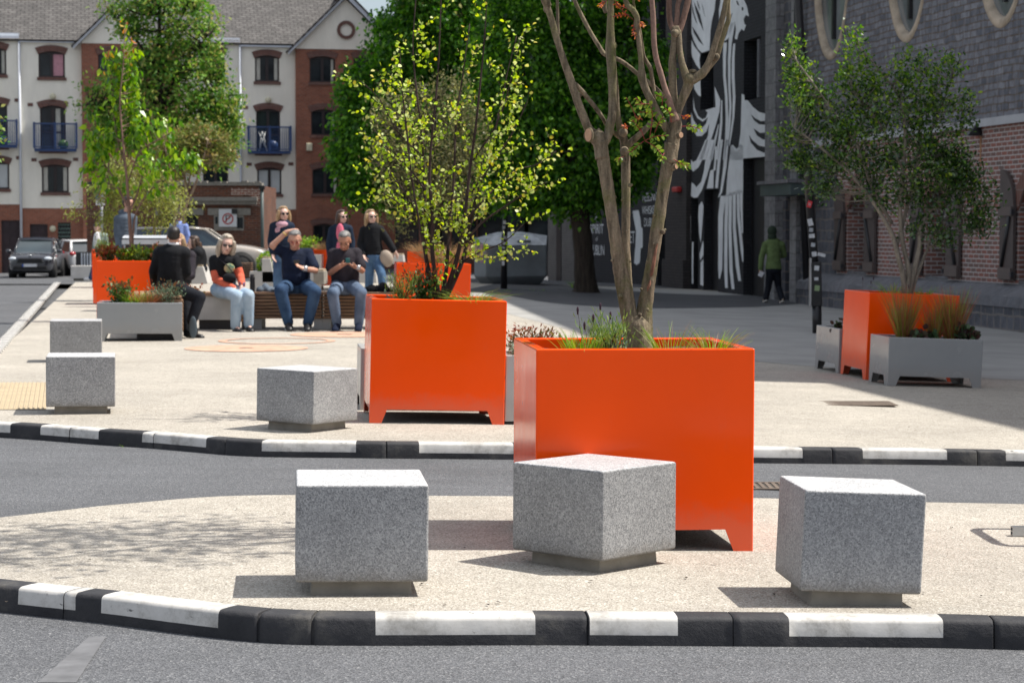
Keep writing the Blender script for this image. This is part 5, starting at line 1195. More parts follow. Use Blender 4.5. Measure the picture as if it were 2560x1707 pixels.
def ctree(name, label, Y, stems, blobs, ncl, nlf, size, aspect, mat, bark, seed, spread=.1, droop=.3, shell=.5, depth=1., shape='point', twigs=True, cat='tree', tipmat=None, tipfrac=0, group=None, seg=8, up=.3, twr=.004, leafrand=.7, along=0):
    t = thing(name, label, cat, (0, 0, 0), group=group); rng = random.Random(seed); rs = np.random.RandomState(seed); m = MB(); sk = []; 
    for pts in stems:
        d1 = rng.uniform(-.25, .25)*Y/25 if len(pts) > 2 else 0
        C = limb(m, pxrows(lambda x, y: (x, y), pts, Y, 0, d1), seg, 6, .04, rng); sk += [c for c in C if c[2] > C[0][2]+.25*(C[-1][2]-C[0][2])]
    sk = np.array(sk); cl = blobpts(blobs, Y, ncl, rs, depth, shell); P = []; D = []
    tw = MB()
    for c in cl:
        dd = np.linalg.norm(sk[:, :3]-c, axis=1)+np.maximum(0, sk[:, 2]-c[2]+.05)*1.5; k = int(np.argmin(dd)); b = sk[k, :3]; v = c-b; L = np.linalg.norm(v)+1e-9
        if twigs:
            mid = b+v*.5+np.array([0, 0, -.06*L])+rs.normal(size=3)*.04*L
            tw.tube([b, mid, c], [twr*1.6, twr, twr*.5], 4, caps=False)
        o = v/L
        if along:
            q = rs.uniform(.35, 1.05, nlf)[:, None]; P.append((1-q)**2*b+2*q*(1-q)*(b+v*.5+np.array([0, 0, -.06*L]))+q*q*c+rs.normal(size=(nlf, 3))*spread)
        else: P.append(c+rs.normal(size=(nlf, 3))*spread)
        D.append(o*.5+rs.normal(size=(nlf, 3))*leafrand+np.array([0, 0, -droop]))
    P = np.concatenate(P); D = np.concatenate(D); S = rs.uniform(.7, 1.25, len(P))*size
    m.build('trunk', bark, t, fix=False, uv=False)
    if twigs: tw.build('twigs', bark, t, fix=False, uv=False)
    if tipmat:
        z = P[:, 2]+rs.normal(size=len(P))*(.12 if tipfrac < .2 else .30)*(z_r := (P[:, 2].max()-P[:, 2].min())); th = np.quantile(z, 1-tipfrac); k = z > th
        leaves('new_leaves', P[k], D[k], S[k], aspect, tipmat, t, shape, rs, up=up); P, D, S = P[~k], D[~k], S[~k]
    leaves('crown', P, D, S, aspect, mat, t, shape, rs, up=up)
    return t

# birch in the second planter: wand-like stems and shoots carrying small round leaves
def birch():
    Y = 14.42; rng = random.Random(12); rs = np.random.RandomState(12)
    t = thing('young_birch', 'slender many-stemmed birch with small round lime leaves in the second orange planter', 'tree', (0, 0, 0))
    m = MB(); P = []; D = []; S = []
    stems = [([(1092, 748, 22), (1075, 690, 17), (1062, 620, 14), (1056, 540, 12), (1052, 430, 10), (1046, 330, 8), (1032, 230, 7), (1022, 120, 5), (1030, 0, 4), (1034, -60, 3)], .1),
             ([(1098, 748, 22), (1088, 690, 18), (1080, 620, 15), (1076, 540, 14), (1068, 440, 11), (1076, 330, 9), (1090, 200, 7), (1098, 60, 5), (1102, -80, 3)], -.1),
             ([(1104, 748, 18), (1112, 700, 16), (1118, 650, 13), (1124, 560, 11), (1136, 440, 9), (1142, 300, 7), (1160, 190, 5), (1180, 60, 3)], .3),
             ([(1108, 748, 24), (1130, 690, 20), (1146, 630, 16), (1164, 560, 14), (1178, 440, 11), (1196, 320, 9), (1210, 200, 7), (1222, 80, 5), (1230, -50, 3)], -.15),
             ([(1112, 748, 22), (1136, 700, 18), (1160, 640, 15), (1180, 560, 12), (1205, 470, 10), (1236, 380, 8), (1262, 280, 6), (1285, 180, 4), (1310, 92, 3)], .2),
             ([(1086, 740, 14), (1070, 700, 12), (1064, 640, 10), (1040, 560, 8), (1018, 440, 7), (1005, 330, 6), (992, 220, 5), (985, 120, 3)], -.3),
             ([(1066, 600, 9), (1030, 555, 7), (985, 510, 5), (930, 478, 3)], -.2), ([(1150, 620, 10), (1210, 560, 8), (1280, 515, 6), (1340, 480, 4), (1395, 455, 3)], -.1),
             ([(1160, 560, 9), (1230, 490, 7), (1300, 430, 5), (1370, 410, 4), (1420, 378, 3)], .2), ([(1185, 480, 8), (1250, 400, 6), (1300, 330, 5), (1340, 255, 3)], -.2),
             ([(1155, 655, 8), (1200, 630, 5), (1260, 605, 4), (1330, 560, 3)], -.25), ([(1052, 470, 8), (1010, 420, 6), (960, 380, 5), (905, 312, 3)], .1), ([(1050, 360, 6), (1000, 290, 5), (955, 235, 3)], .2), ([(1060, 560, 7), (1000, 480, 6), (940, 420, 4), (912, 400, 3)], .3),
             ([(1048, 390, 6), (980, 330, 5), (930, 250, 4), (880, 205, 3)], -.2), ([(1190, 400, 7), (1265, 290, 5), (1320, 100, 3)], -.2)]
    shoots = []
    for pts, dy in stems:
        C = limb(m, pxrows(lambda x, y: (1125+(x-1125)*(.90 if y < 600 else 1), y), pts, Y, 0, dy, .68), 8, 6, .03, rng); n = len(C)
        for i in range(n):
            if i/n < .22 and pts[0][1] > 700: continue
            if rng.random() < (.37 if pts[0][1] > 700 else .62): shoots.append((np.array(C[i][:3]), np.array(C[min(n-1, i+1)][:3])-np.array(C[i-1][:3]), C[i][3], i/n, 0))
    def leafline(q, L):
        for i in range(1, len(q)):
            p = q[i]; d = q[i]-q[i-1]; d = d/(np.linalg.norm(d)+1e-9)
            for _ in range(rng.choice((1, 1, 2, 2))):
                P.append(p+rs.normal(size=3)*.010); D.append(d*.6+rs.normal(size=3)*.6+np.array([0, 0, -.15])); S.append(rng.uniform(.020, .036))
    while shoots:
        p, d, r, f, lv = shoots.pop(); d = d/(np.linalg.norm(d)+1e-9); a = rng.uniform(0, 2*math.pi); s_ = np.cross(d, [math.cos(a), math.sin(a), .2]); s_ /= np.linalg.norm(s_)
        d = d*.75+s_*.75+np.array([0, 0, .15]); d /= np.linalg.norm(d); L = rng.uniform(.12, .40)*(1-.45*f)*(1 if lv == 0 else .5); n = max(3, int(L/.03)); q = [p]
        for i in range(n): d = d+rs.normal(size=3)*.07+np.array([0, 0, .03]); d /= np.linalg.norm(d); q.append(q[-1]+d*L/n)
        m.tube(q, [max(.0012, min(r*.5, .004)*(1-i/(n+1))) for i in range(n+1)], 4, caps=False); leafline(q, L)
        if lv == 0 and L > .2:
            for k in range(2): i = rng.randrange(1, n); shoots.append((q[i], d, .002, .3, 1))
    m.build('stems', 'bark_birch', t, fix=False, uv=False); P = np.array(P); leaves('crown', P, D, S, .82, 'leaf_birch', t, 'oval', rs, fold=.3)
birch()

# evergreen in the shaded planter
ctree('evergreen_shrub_tree', 'glossy dark-leaved multi-stem evergreen with lime tips in the shaded orange planter', 20.0,
      [[(2262, 735, 16), (2258, 690, 15), (2245, 640, 13), (2232, 590, 12), (2205, 540, 10), (2165, 480, 9), (2110, 420, 7), (2040, 360, 5), (1985, 320, 3)], [(2268, 735, 16), (2272, 680, 14), (2256, 600, 11), (2250, 520, 10), (2258, 430, 9), (2262, 320, 8), (2240, 230, 5), (2150, 120, 3)],
       [(2274, 735, 16), (2285, 680, 14), (2298, 620, 12), (2305, 560, 10), (2350, 500, 8), (2400, 470, 5), (2460, 440, 3)], [(2276, 735, 12), (2296, 680, 9), (2316, 630, 7), (2350, 560, 5), (2440, 530, 3)], [(2240, 620, 10), (2262, 540, 9), (2290, 420, 8), (2300, 300, 6), (2300, 160, 3)], [(2230, 560, 9), (2180, 470, 7), (2140, 360, 6), (2070, 260, 4), (1990, 150, 3)], [(2210, 520, 7), (2120, 450, 5), (2020, 410, 3)], [(2290, 420, 7), (2340, 300, 5), (2380, 200, 3)], [(2260, 430, 7), (2200, 310, 5), (2140, 240, 3)]],
      [(2150, 300, 110, 60), (2250, 260, 110, 80), (2340, 330, 80, 110), (2270, 410, 130, 80), (2160, 400, 100, 50), (2340, 470, 90, 60), (2430, 470, 55, 35), (2410, 540, 60, 28), (2145, 200, 50, 70), (2130, 120, 22, 48), (2290, 170, 55, 60), (2370, 190, 26, 45), (2000, 190, 38, 30, 0, 2.2), (1985, 120, 24, 32, 0, 2.5), (2400, 260, 28, 60), (1975, 340, 36, 20, 0, 2), (2030, 250, 60, 45, 0, 2.2), (2060, 400, 75, 26, 0, 2), (2080, 320, 70, 50, 0, 1.6), (2300, 560, 50, 25), (1995, 400, 40, 16, 0, 2), (2070, 470, 46, 20, 0, 2), (2170, 480, 45, 20), (2460, 500, 28, 30), (2440, 565, 40, 20, 0, 2), (2350, 590, 42, 20, 0, 1.6), (2230, 500, 60, 26), (2390, 420, 70, 50, 0, 1.3)],
      680, 24, .042, .52, 'leaf_holly', 'bark_grey', 21, spread=.050, droop=-.15, shell=.15, depth=.9, shape='oval', tipmat='leaf_holly_new', tipfrac=.24, twr=.0042, up=.5)
# young cherry in the left planter: large hanging leaves
ctree('young_cherry_tree', 'upright young tree with large hanging bright green leaves above the man in black', 29.4,
      [[(330, 640, 9), (326, 580, 9), (322, 520, 8), (318, 460, 7), (312, 400, 6), (305, 330, 5), (300, 250, 4), (308, 160, 3), (312, 70, 2)], [(322, 520, 6), (300, 480, 5), (275, 430, 4), (245, 390, 3), (225, 340, 2)], [(323, 530, 6), (345, 480, 5), (360, 420, 4), (375, 340, 3), (380, 280, 2)], [(318, 460, 4), (350, 380, 3), (395, 350, 3), (430, 330, 2)], [(334, 640, 7), (332, 590, 6), (345, 520, 4), (400, 450, 3), (440, 420, 2)], [(312, 410, 4), (290, 330, 3), (280, 230, 2), (272, 130, 2)]],
      [(316, 80, 9, 26), (330, 120, 14, 30), (285, 145, 26, 36), (318, 170, 28, 40), (295, 215, 32, 42), (325, 245, 30, 36), (310, 290, 34, 30), (232, 335, 16, 50), (250, 390, 26, 40), (285, 350, 20, 40), (345, 330, 40, 40), (395, 320, 36, 42), (425, 360, 20, 45), (370, 400, 44, 30), (430, 430, 24, 26), (255, 450, 26, 18), (300, 455, 34, 14), (385, 460, 40, 20), (226, 400, 9, 50), (450, 400, 14, 20), (482, 405, 8, 22, 0, 3), (240, 480, 16, 10)],
      230, 6, .108, .50, 'leaf_cherry', 'bark_smooth', 31, spread=.055, droop=1.3, shell=.1, depth=.8, tipmat='leaf_cherry_tip', tipfrac=.018, twr=.0045, leafrand=.5, up=.2)
# weeping birch-like tree behind it
ctree('weeping_birch', 'pale fine-leaved weeping tree behind the leafy cherry, half hidden', 38.0,
      [[(392, 650, 6), (388, 600, 6), (380, 520, 5), (372, 450, 4), (365, 380, 3)], [(295, 650, 5), (290, 590, 4), (282, 520, 3), (276, 430, 3)], [(386, 570, 4), (410, 500, 3), (430, 440, 2)], [(402, 650, 4), (402, 560, 3), (415, 480, 2)]],
      [(285, 500, 35, 65), (340, 470, 60, 60), (400, 480, 50, 50), (430, 520, 45, 35), (300, 440, 45, 50), (270, 560, 25, 35), (390, 560, 35, 25), (200, 528, 38, 6), (245, 470, 25, 30)],
      330, 16, .06, .45, 'leaf_willow', 'bark_pale', 33, spread=.10, droop=1.0, shell=0, depth=1., twr=.004)
# bronze-tinted maple with forked pale stems
ctree('young_maple', 'small bronze-tinged maple with pale forked stems behind the man in the blue shirt', 47.0,
      [[(460, 560, 11), (462, 520, 10), (466, 480, 8), (458, 420, 6), (450, 360, 4)], [(462, 520, 8), (485, 470, 6), (505, 410, 5), (520, 350, 3)], [(464, 500, 6), (475, 440, 4), (485, 370, 3)], [(432, 600, 9), (438, 540, 8), (436, 480, 6), (425, 420, 4), (410, 360, 3)], [(437, 500, 4), (450, 520, 3), (468, 540, 3)]],
      [(450, 350, 50, 25), (510, 360, 48, 30), (480, 400, 50, 25), (420, 380, 34, 30), (540, 350, 30, 18), (500, 330, 40, 14), (560, 380, 20, 25), (440, 420, 30, 20)],
      240, 18, .085, .6, 'leaf_maple', 'bark_pale', 35, spread=.12, droop=.2, shell=.2, depth=.9)
# tall feathery tree in front of the apartments
ctree('feathery_tree', 'tall airy light green tree in front of the apartment gable and old brick building', 62.0,
      [[(418, 700, 20), (416, 600, 19), (412, 480, 17), (408, 360, 15), (402, 240, 13), (398, 120, 10), (400, 0, 7), (402, -90, 4)], [(410, 400, 9), (350, 330, 7), (280, 280, 5), (225, 260, 3)], [(408, 360, 9), (470, 290, 7), (530, 230, 5), (560, 190, 3)], [(405, 250, 8), (470, 150, 6), (520, 90, 3)], [(402, 200, 8), (340, 100, 6), (280, 40, 3)], [(410, 420, 8), (490, 370, 6), (560, 350, 4)], [(400, 120, 6), (470, 20, 4), (510, -40, 3)]],
      [(330, 20, 70, 18), (430, 10, 110, 24), (400, -60, 100, 40), (330, 70, 60, 16), (470, 70, 80, 22), (420, 110, 70, 24), (500, 130, 60, 22), (380, 160, 80, 22), (470, 180, 90, 26), (540, 210, 40, 20), (270, 215, 60, 22), (570, 250, 30, 26), (575, 300, 26, 24), (340, 210, 50, 25), (430, 240, 110, 26), (520, 260, 55, 26), (240, 265, 50, 14), (300, 290, 60, 24), (400, 300, 110, 26), (520, 320, 60, 30), (565, 340, 36, 26), (470, 350, 80, 20), (270, 330, 55, 20), (350, 350, 60, 24), (555, 390, 22, 22), (230, 240, 26, 8), (540, 160, 30, 10)],
      1000, 18, .15, .42, 'leaf_fresh_tree', 'bark_dark', 41, spread=.17, droop=.4, shell=.15, depth=1.0, twr=.02)
# large dense street trees
ctree('street_tree', 'big dense dark green tree with a stout dark trunk in front of the lettered wall', 46.0,
      [[(1464, 740, 95), (1464, 722, 62), (1460, 650, 50), (1452, 560, 48), (1440, 480, 46), (1430, 380, 38), (1420, 250, 26), (1410, 100, 14)], [(1450, 560, 26), (1500, 470, 20), (1560, 400, 10)], [(1445, 520, 26), (1360, 430, 18), (1280, 380, 10)], [(1435, 430, 22), (1340, 280, 12), (1300, 150, 8)], [(1432, 400, 22), (1520, 250, 12), (1580, 120, 8)]],
      [(1440, 330, 190, 180), (1330, 180, 160, 200), (1520, 200, 150, 200), (1420, -60, 230, 180), (1300, 430, 110, 90), (1540, 440, 80, 60), (1440, 480, 130, 50), (1250, 320, 80, 120), (1610, 320, 40, 90)],
      1900, 42, .115, .62, 'leaf_dark_tree', 'bark_dark', 51, spread=.15, droop=.8, shell=.55, depth=.9, twigs=False, group='large dense street trees')
ctree('street_tree', 'big dense green tree left of the birch, its lit side against the brick gable', 57.0,
      [[(1090, 712, 60), (1090, 690, 44), (1088, 600, 36), (1084, 500, 34), (1075, 380, 28), (1060, 200, 18), (1050, 50, 10)], [(1084, 480, 22), (1000, 380, 14), (930, 300, 8)], [(1078, 420, 22), (1160, 300, 14), (1200, 200, 8)]],
      [(960, 330, 110, 130), (1035, 130, 118, 120), (1130, 60, 140, 130), (940, 440, 95, 70), (1080, 330, 150, 160), (1200, 300, 110, 200), (900, 250, 50, 80), (880, 360, 48, 70), (1010, 480, 90, 45), (1180, 480, 90, 50), (1100, -60, 150, 80), (860, 390, 30, 40)],
      1900, 42, .13, .62, 'leaf_dark_tree', 'bark_dark', 53, spread=.175, droop=.8, shell=.55, depth=.9, twigs=False, group='large dense street trees', tipmat='leaf_fresh_tree', tipfrac=.05)
ctree('olive_shrub_tree', 'grey-olive upright tall shrub in the orange planter right behind the birch', 27.6,
      [[(1075, 655, 10), (1070, 600, 9), (1055, 520, 8), (1040, 420, 6), (1030, 320, 4)], [(1080, 655, 10), (1088, 580, 9), (1110, 480, 7), (1130, 380, 5), (1150, 280, 3)], [(1070, 600, 7), (1020, 500, 5), (985, 400, 3)], [(1088, 580, 7), (1160, 500, 5), (1200, 420, 3)], [(1075, 560, 6), (1085, 400, 5), (1090, 250, 3)]],
      [(1040, 300, 60, 90), (1130, 260, 60, 80), (980, 370, 50, 90), (1080, 400, 110, 90), (1170, 360, 50, 90), (1010, 480, 60, 60), (1120, 500, 90, 50), (960, 280, 20, 50), (1000, 560, 40, 30), (1210, 300, 14, 60)],
      430, 20, .05, .42, 'leaf_olive', 'bark_dark', 57, spread=.085, droop=-.5, shell=.1, depth=.9, twr=.005)
# branch tip of a tree entering at the far left
ctree('street_tree', 'overhanging leafy branch tips at the left edge beside the first balcony', 55.0, [[(-60, 500, 20), (-50, 380, 16), (-40, 300, 12), (-20, 290, 5)]], [(-35, 290, 36, 40), (-40, 360, 36, 50), (-60, 200, 50, 90)], 90, 14, .13, .55, 'leaf_fresh_tree', 'bark_dark', 58, spread=.12, twigs=False, group='large dense street trees')
# ------------------------------------------------------------------ planting in the planters
GP = 'plants growing in the planters'
def inpl(pl, x, y, z=0):
    return pl.matrix_world @ Vector((x, y, z))
bpy.context.view_layer.update()
def shrub(name, label, cat, p, r, h, n, size, mat, seed, shape='point', aspect=.5, up=.8, stems=9, mat2=None, frac=0, elong=1.0, bark='bark_birch'):
    rs = np.random.RandomState(seed); t = thing(name, label, cat, p, group=GP); m = MB(); P = []; D = []
    tips = []
    for i in range(stems):
        a = rs.uniform(0, 6.28); q = rs.uniform(.15, 1)**.5; e = np.array([math.cos(a)*r*q*elong, math.sin(a)*r*q, h*rs.uniform(.6, 1.0)*(1-.35*q*q)]); mid = e*np.array([.35, .35, .55]); m.tube([(0, 0, -.03), mid, e], [.004, .003, .0012], 4, caps=False); tips.append((mid, e))
    for i in range(n):
        mid, e = tips[rs.randint(len(tips))]; t_ = rs.uniform(.05, 1.05); p_ = (2*t_*(1-t_))*mid+t_*t_*e; k = r*.16*(1-.3*t_)+.01
        P.append(p_+rs.normal(size=3)*k); D.append((p_-np.array([0, 0, h*.2]))/(r+h)*1.2+rs.normal(size=3)*.5+np.array([0, 0, up]))
    P = np.array(P); D = np.array(D); S = rs.uniform(.65, 1.2, n)*size; m.build('stems', bark, t, fix=False, uv=False)
    if mat2:
        z = P[:, 2]+rs.normal(size=n)*h*.2; k = z > np.quantile(z, 1-frac); leaves('tip_leaves', P[k], D[k], S[k], aspect, mat2, t, shape, rs); P, D, S = P[~k], D[~k], S[~k]
    leaves('foliage', P, D, S, aspect, mat, t, shape, rs); return t
def tuft(name, label, cat, p, r, h, n, mat, seed, width=.004, spread=.5, droop=.5, up=1.0, group=GP, mat2=None):
    rs = np.random.RandomState(seed); t = thing(name, label, cat, p, group=group)
    a = rs.uniform(0, 6.28, n); q = np.sqrt(rs.uniform(0, 1, n))*r; B = np.stack([np.cos(a)*q, np.sin(a)*q, np.full(n, -.03)], 1)
    D = np.stack([np.cos(a)*spread*rs.uniform(.1, 1, n), np.sin(a)*spread*rs.uniform(.1, 1, n), np.full(n, up)], 1)+rs.normal(size=(n, 3))*.12
    k = int(n*.3) if mat2 else 0
    L = h*rs.uniform(.5, 1.12, n)
    if k: blades('dry_blades', B[:k], D[:k], L[:k], width*.8, mat2, t, rs, droop)
    blades('blades', B[k:], D[k:], L[k:], width, mat, t, rs, droop); return t
def soilp(pl, x, y, h=.82, s=.05): return inpl(pl, x, y, h-s)
tuft('ornamental_grass', 'yellow-green grass tuft at the left rim of the biggest orange planter', 'grass plant', soilp(P1, .20, .11), .05, .17, 220, 'grass_green', 1, .005, .4, .3)
shrub('rosemary', 'upright needle-leaved herb left of the bare tree stems', 'plant', soilp(P1, .31, .13), .11, .20, 900, .034, 'leaf_rosemary', 2, 'dia', .14, 1.2, 16)
shrub('blue_flowering_herb', 'low herb with tiny blue flowers beside the bare tree trunk base', 'plant', soilp(P1, .345, .10), .05, .09, 120, .025, 'leaf_silver', 3, 'oval', .35, .7, 8)
def spikes(name, label, pl, pts, mat='flower_dark', stem='leaf_rosemary'):
    t = thing(name, label, 'flower', soilp(pl, *pts[0][:2]), group=GP); o = soilp(pl, *pts[0][:2]); m = MB()
    for x, y, h, lean in pts:
        b = soilp(pl, x, y)-o; e = b+Vector((lean, 0, h)); m.tube([b, b+(e-b)*.5+Vector((lean*-.2, 0, 0)), e], .0012, 4); f = MB(); f.ball(e, (.005, .005, .014), nu=8, nv=6); f.ball(e-Vector((0, 0, .013)), (.004, .004, .007), nu=8, nv=6); f.build('flower_head', mat, t)
    m.build('stalks', 'bark_birch', t); return t
spikes('lavender', 'thin lavender stalks with dark flower heads in the biggest orange planter', P1, [(.205, .14, .20, -.02), (.25, .15, .17, .0), (.29, .16, .215, -.01), (.30, .15, .18, .02), (.23, .12, .14, -.02)])
tuft('ornamental_grass', 'sparse wispy grass just right of the bare tree trunk', 'grass plant', soilp(P1, .57, .12), .06, .20, 80, 'grass_green', 4, .004, .5, .3, mat2='grass_tawny')
tuft('ornamental_grass', 'wispy spreading grass tuft at the right end of the biggest orange planter', 'grass plant', soilp(P1, .735, .12),   .045, .185, 170, 'grass_green', 5, .004, .6, .4, mat2='grass_tawny')
shrub('rosemary', 'bright rounded rosemary bush in the birch planter', 'plant', soilp(P2, .22, .2), .12, .27, 900, .035, 'leaf_rosemary', 6, 'dia', .12, 1.0, 22)
shrub('berry_shrub', 'small-leaved shrub with reddish tips left of the birch stems', 'shrub', soilp(P2, .36, .35), .15, .30, 750, .026, 'leaf_shrub', 7, 'oval', .6, .5, 22, 'leaf_red', .28)
tuft('ornamental_grass', 'soft green grass tuft at the right of the birch planter', 'grass plant', soilp(P2, .68, .16), .10, .22, 300, 'grass_green', 8, .005, .7, .8, mat2='grass_tawny')
shrub('blue_leaf_plant', 'tiny blue-green leafed sprout at the left rim of the birch planter', 'plant', soilp(P2, .11, .16), .04, .07, 16, .04, 'leaf_silver', 9, 'oval', .4, .3, 4)
shrub('red_tinted_shrub', 'airy red-tinted shrub in the narrow gap between the two largest orange planters', 'shrub', inpl(P2c, .20, .25, .39), .20, .26, 1000, .033, 'leaf_shrub', 10, 'point', .42, .4, 26, 'leaf_red', .40)
shrub('heather_clump', 'pale small-leaved clump below the red-tinted shrub between two orange planters', 'plant', inpl(P2c, .10, .08, .39), .10, .12, 260, .022, 'leaf_silver', 11, 'oval', .5, .5, 12, 'flower_pale' if 'flower_pale' in MAT else 'leaf_silver', .3)
for i, (x, y, r, h, n) in enumerate(((.20, .20, .035, .54, 600), (.50, .22, .025, .42, 320), (.66, .20, .035, .54, 700))):
    tuft('feather_grass', ('left one of three feathery brown-green grasses in the grey planter in shade', 'smallest of three feathery brown-green grasses in the grey planter in shade', 'widest of three feathery brown-green grasses in the grey planter in shade')[i], 'grass plant', inpl(P3f, x, y, .39), r, h, n, 'grass_brown', 12+i, .0055, .27, .10, mat2='grass_green')
shrub('heuchera', 'dark purple-leaved plant between the feathery grasses', 'plant', inpl(P3f, .37, .16, .39), .11, .11, 160, .055, 'leaf_purple', 16, 'oval', .95, .3, 14)
shrub('heuchera', 'dark purple-green leafy plant at the right end of the shaded grey planter', 'plant', inpl(P3f, .76, .16, .39), .12, .16, 240, .055, 'leaf_purple', 17, 'oval', .9, .3, 16)
shrub('heuchera', 'small purple plant in the rear grey planter left of the shaded orange one', 'plant', inpl(P3b, .08, .3, .39), .06, .14, 40, .05, 'leaf_purple', 18, 'oval', .8, .3, 6)
tuft('ornamental_grass', 'broad green blades at the foot of the evergreen shrub tree', 'grass plant', soilp(P3, .28, .18), .05, .26, 46, 'grass_green', 19, .012, .6, .5)
tuft('ornamental_grass', 'thin green blades right of the evergreen shrub tree', 'grass plant', soilp(P3, .62, .2), .06, .20, 60, 'grass_green', 20, .008, .6, .5)
spikes('dark_flowers', 'dark round flower heads on thin stalks at the left rim of the shaded orange planter', P3, [(.06, .4, .17, 0), (.10, .3, .14, .01), (.13, .35, .18, .02), (.4, .06, .12, 0)])
shrub('low_shrub', 'dark green small-leaved shrub at the left of the wide grey planter', 'shrub', inpl(PL, .25, .3, .39), .20, .33, 700, .045, 'leaf_shrub', 21, 'oval', .6, .5, 18, 'leaf_red', .18)
tuft('ornamental_grass', 'olive grass between the shrubs of the wide grey planter', 'grass plant', inpl(PL, .42, .25, .39), .09, .28, 300, 'grass_green', 22, .006, .7, .5)
tuft('ornamental_grass', 'dry brown grass clump in the middle of the wide grey planter', 'grass plant', inpl(PL, .56, .22, .39), .09, .30, 380, 'grass_brown', 23, .006, .7, .5)
shrub('silvery_shrub', 'silvery green bushy plant at the right of the wide grey planter', 'shrub', inpl(PL, .76, .28, .39), .19, .34, 900, .04, 'leaf_silver', 24, 'dia', .3, .9, 22, 'leaf_red', .10)
shrub('red_tipped_shrub', 'red-tipped shrub behind the silvery bush, beside the bench end', 'shrub', inpl(PL, 1.06, 1.3, .30), .18, .36, 500, .05, 'leaf_shrub', 25, 'oval', .55, .5, 16, 'leaf_red', .45)
for i, (x, mt, m2, fr, lb) in enumerate(((.14, 'leaf_shrub', 'leaf_red', .65, 'red-leaved low shrub at the left of the cherry planter'), (.38, 'leaf_green', 'leaf_red', .15, 'bright green low shrub at the cherry tree foot'), (.60, 'leaf_rosemary', 'leaf_green', .3, 'feathery green low plant right of the cherry stems'), (.80, 'leaf_shrub', 'leaf_red', .35, 'darker low shrub at the right end of the cherry planter'))):
    shrub('low_shrub', lb, 'shrub', soilp(PO, x, .3), .17, .27, 620, .05, mt, 30+i, 'oval', .5, .7, 18, m2, fr)
shrub('low_shrub', 'green plant in the orange planter seen edge-on beyond the cherry', 'shrub', soilp(PO2, .25, .4), .28, .30, 500, .05, 'leaf_rosemary', 36, 'dia', .3, .9, 18)
shrub('low_shrub', 'green plant in the furthest planter of the row', 'shrub', soilp(PO3, .25, .4), .25, .28, 300, .06, 'leaf_rosemary', 37, 'dia', .3, .9, 14)
tuft('tawny_grass', 'tall tawny grass behind the birch stems', 'grass plant', soilp(P6, .62, .4), .16, .50, 700, 'grass_tawny', 40, .006, .7, .6)
tuft('tawny_grass', 'tawny grass between the seated men and the woman in pink', 'grass plant', soilp(P7, .22, .2), .12, .42, 420, 'grass_tawny', 41, .008, .6, .6)
tuft('tawny_grass', 'tawny grass in the far planter glimpsed through the birch', 'grass plant', soilp(P9, .25, .2), .12, .4, 200, 'grass_tawny', 42, .010, .6, .6)
# weeds growing at kerbs and post foot
for i, (u, v, o, h, n, r) in enumerate(((325, 1118, -.10, .07, 26, .03), (1166, 1606, -.10, .03, 14, .02), (2182, 1628, -.10, .035, 12, .02), (1255, 728, 0, .10, 40, .16), (1270, 706, 0, .22, 60, .2), (1440, 720, 0, .3, 50, .1), (1330, 726, 0, .08, 50, .3), (955, 1068, 0, .05, 12, .05))):
    tuft('weed', ('grass sprig in the gutter of the far kerb, left part', 'tiny weed at the foot of the near kerb, centre', 'tiny weed at the foot of the near kerb, right part', 'weeds around the stickered post foot', 'taller weeds beside the dark bottle bank', 'weeds against the big tree trunk', 'low weeds on the pavement by the bottle bank', 'sparse weed by the birch planter foot')[i], 'weed', G(u, v, o), r, h, n, 'grass_green', 60+i, .004 if i < 3 else .012, .6, .6, group='weeds in the paving')

rs = np.random.RandomState(44); P = []
for (x0, x1, y0, y1, n) in ((-2.2, 2.2, 7.3, 9.6, 55), (-4, 3, 14.5, 19, 80), (.5, 4.5, 16, 26, 70), (-2, 4, 7.0, 7.2, 10)):
    for _ in range(n):
        x, y = rs.uniform(x0, x1), rs.uniform(y0, y1); P.append((x, y, T(x, y)+.004))
P = np.array(P); lo_ = leaves('fallen_leaves', P, np.concatenate([rs.normal(size=(len(P), 2)), np.zeros((len(P), 1))], 1), rs.uniform(.008, .022, len(P)), .6, 'leaf_bronze', None, 'oval', rs, nrm=np.tile([0, 0, 1.], (len(P), 1)))
tag(lo_, 'tiny fallen leaves and litter scattered over the pale paving', 'litter', kind='stuff')
lo_.data.materials.clear(); lo_.data.materials.append(MAT['bark_dark'])
# ------------------------------------------------------------------ people
def vox(mb, name, mat, voxel, parent, it=3, fac=.6):
    me = bpy.data.meshes.new('tmp'); me.from_pydata(mb.v, [], mb.f); me.update()
    o = bpy.data.objects.new('tmp', me); COL.objects.link(o)
    r = o.modifiers.new('r', 'REMESH'); r.mode = 'VOXEL'; r.voxel_size = voxel; r.adaptivity = 0
    s_ = o.modifiers.new('s', 'SMOOTH'); s_.iterations = it; s_.factor = fac
    dg = bpy.context.evaluated_depsgraph_get(); dg.update(); m2 = bpy.data.meshes.new_from_object(o.evaluated_get(dg))
    bpy.data.objects.remove(o); m2.name = name; m2.materials.clear(); m2.materials.append(MAT[mat])
    m2.polygons.foreach_set('use_smooth', [True]*len(m2.polygons))
    o = bpy.data.objects.new(name, m2); COL.objects.link(o)
    if parent: o.parent = parent
    return o
def caps(mb, a, b, ra, rb_, flat=1.0, n=12):
    a, b = Vector(a), Vector(b); mb.ball(a, ra, nu=n, nv=8); mb.ball(b, rb_, nu=n, nv=8)
    if (b-a).length > 1e-4: mb.tube([a, b], [ra, rb_], n)
def chain(mb, P, Rr):
    for i in range(len(P)-1): caps(mb, P[i], P[i+1], Rr[i], Rr[i+1])
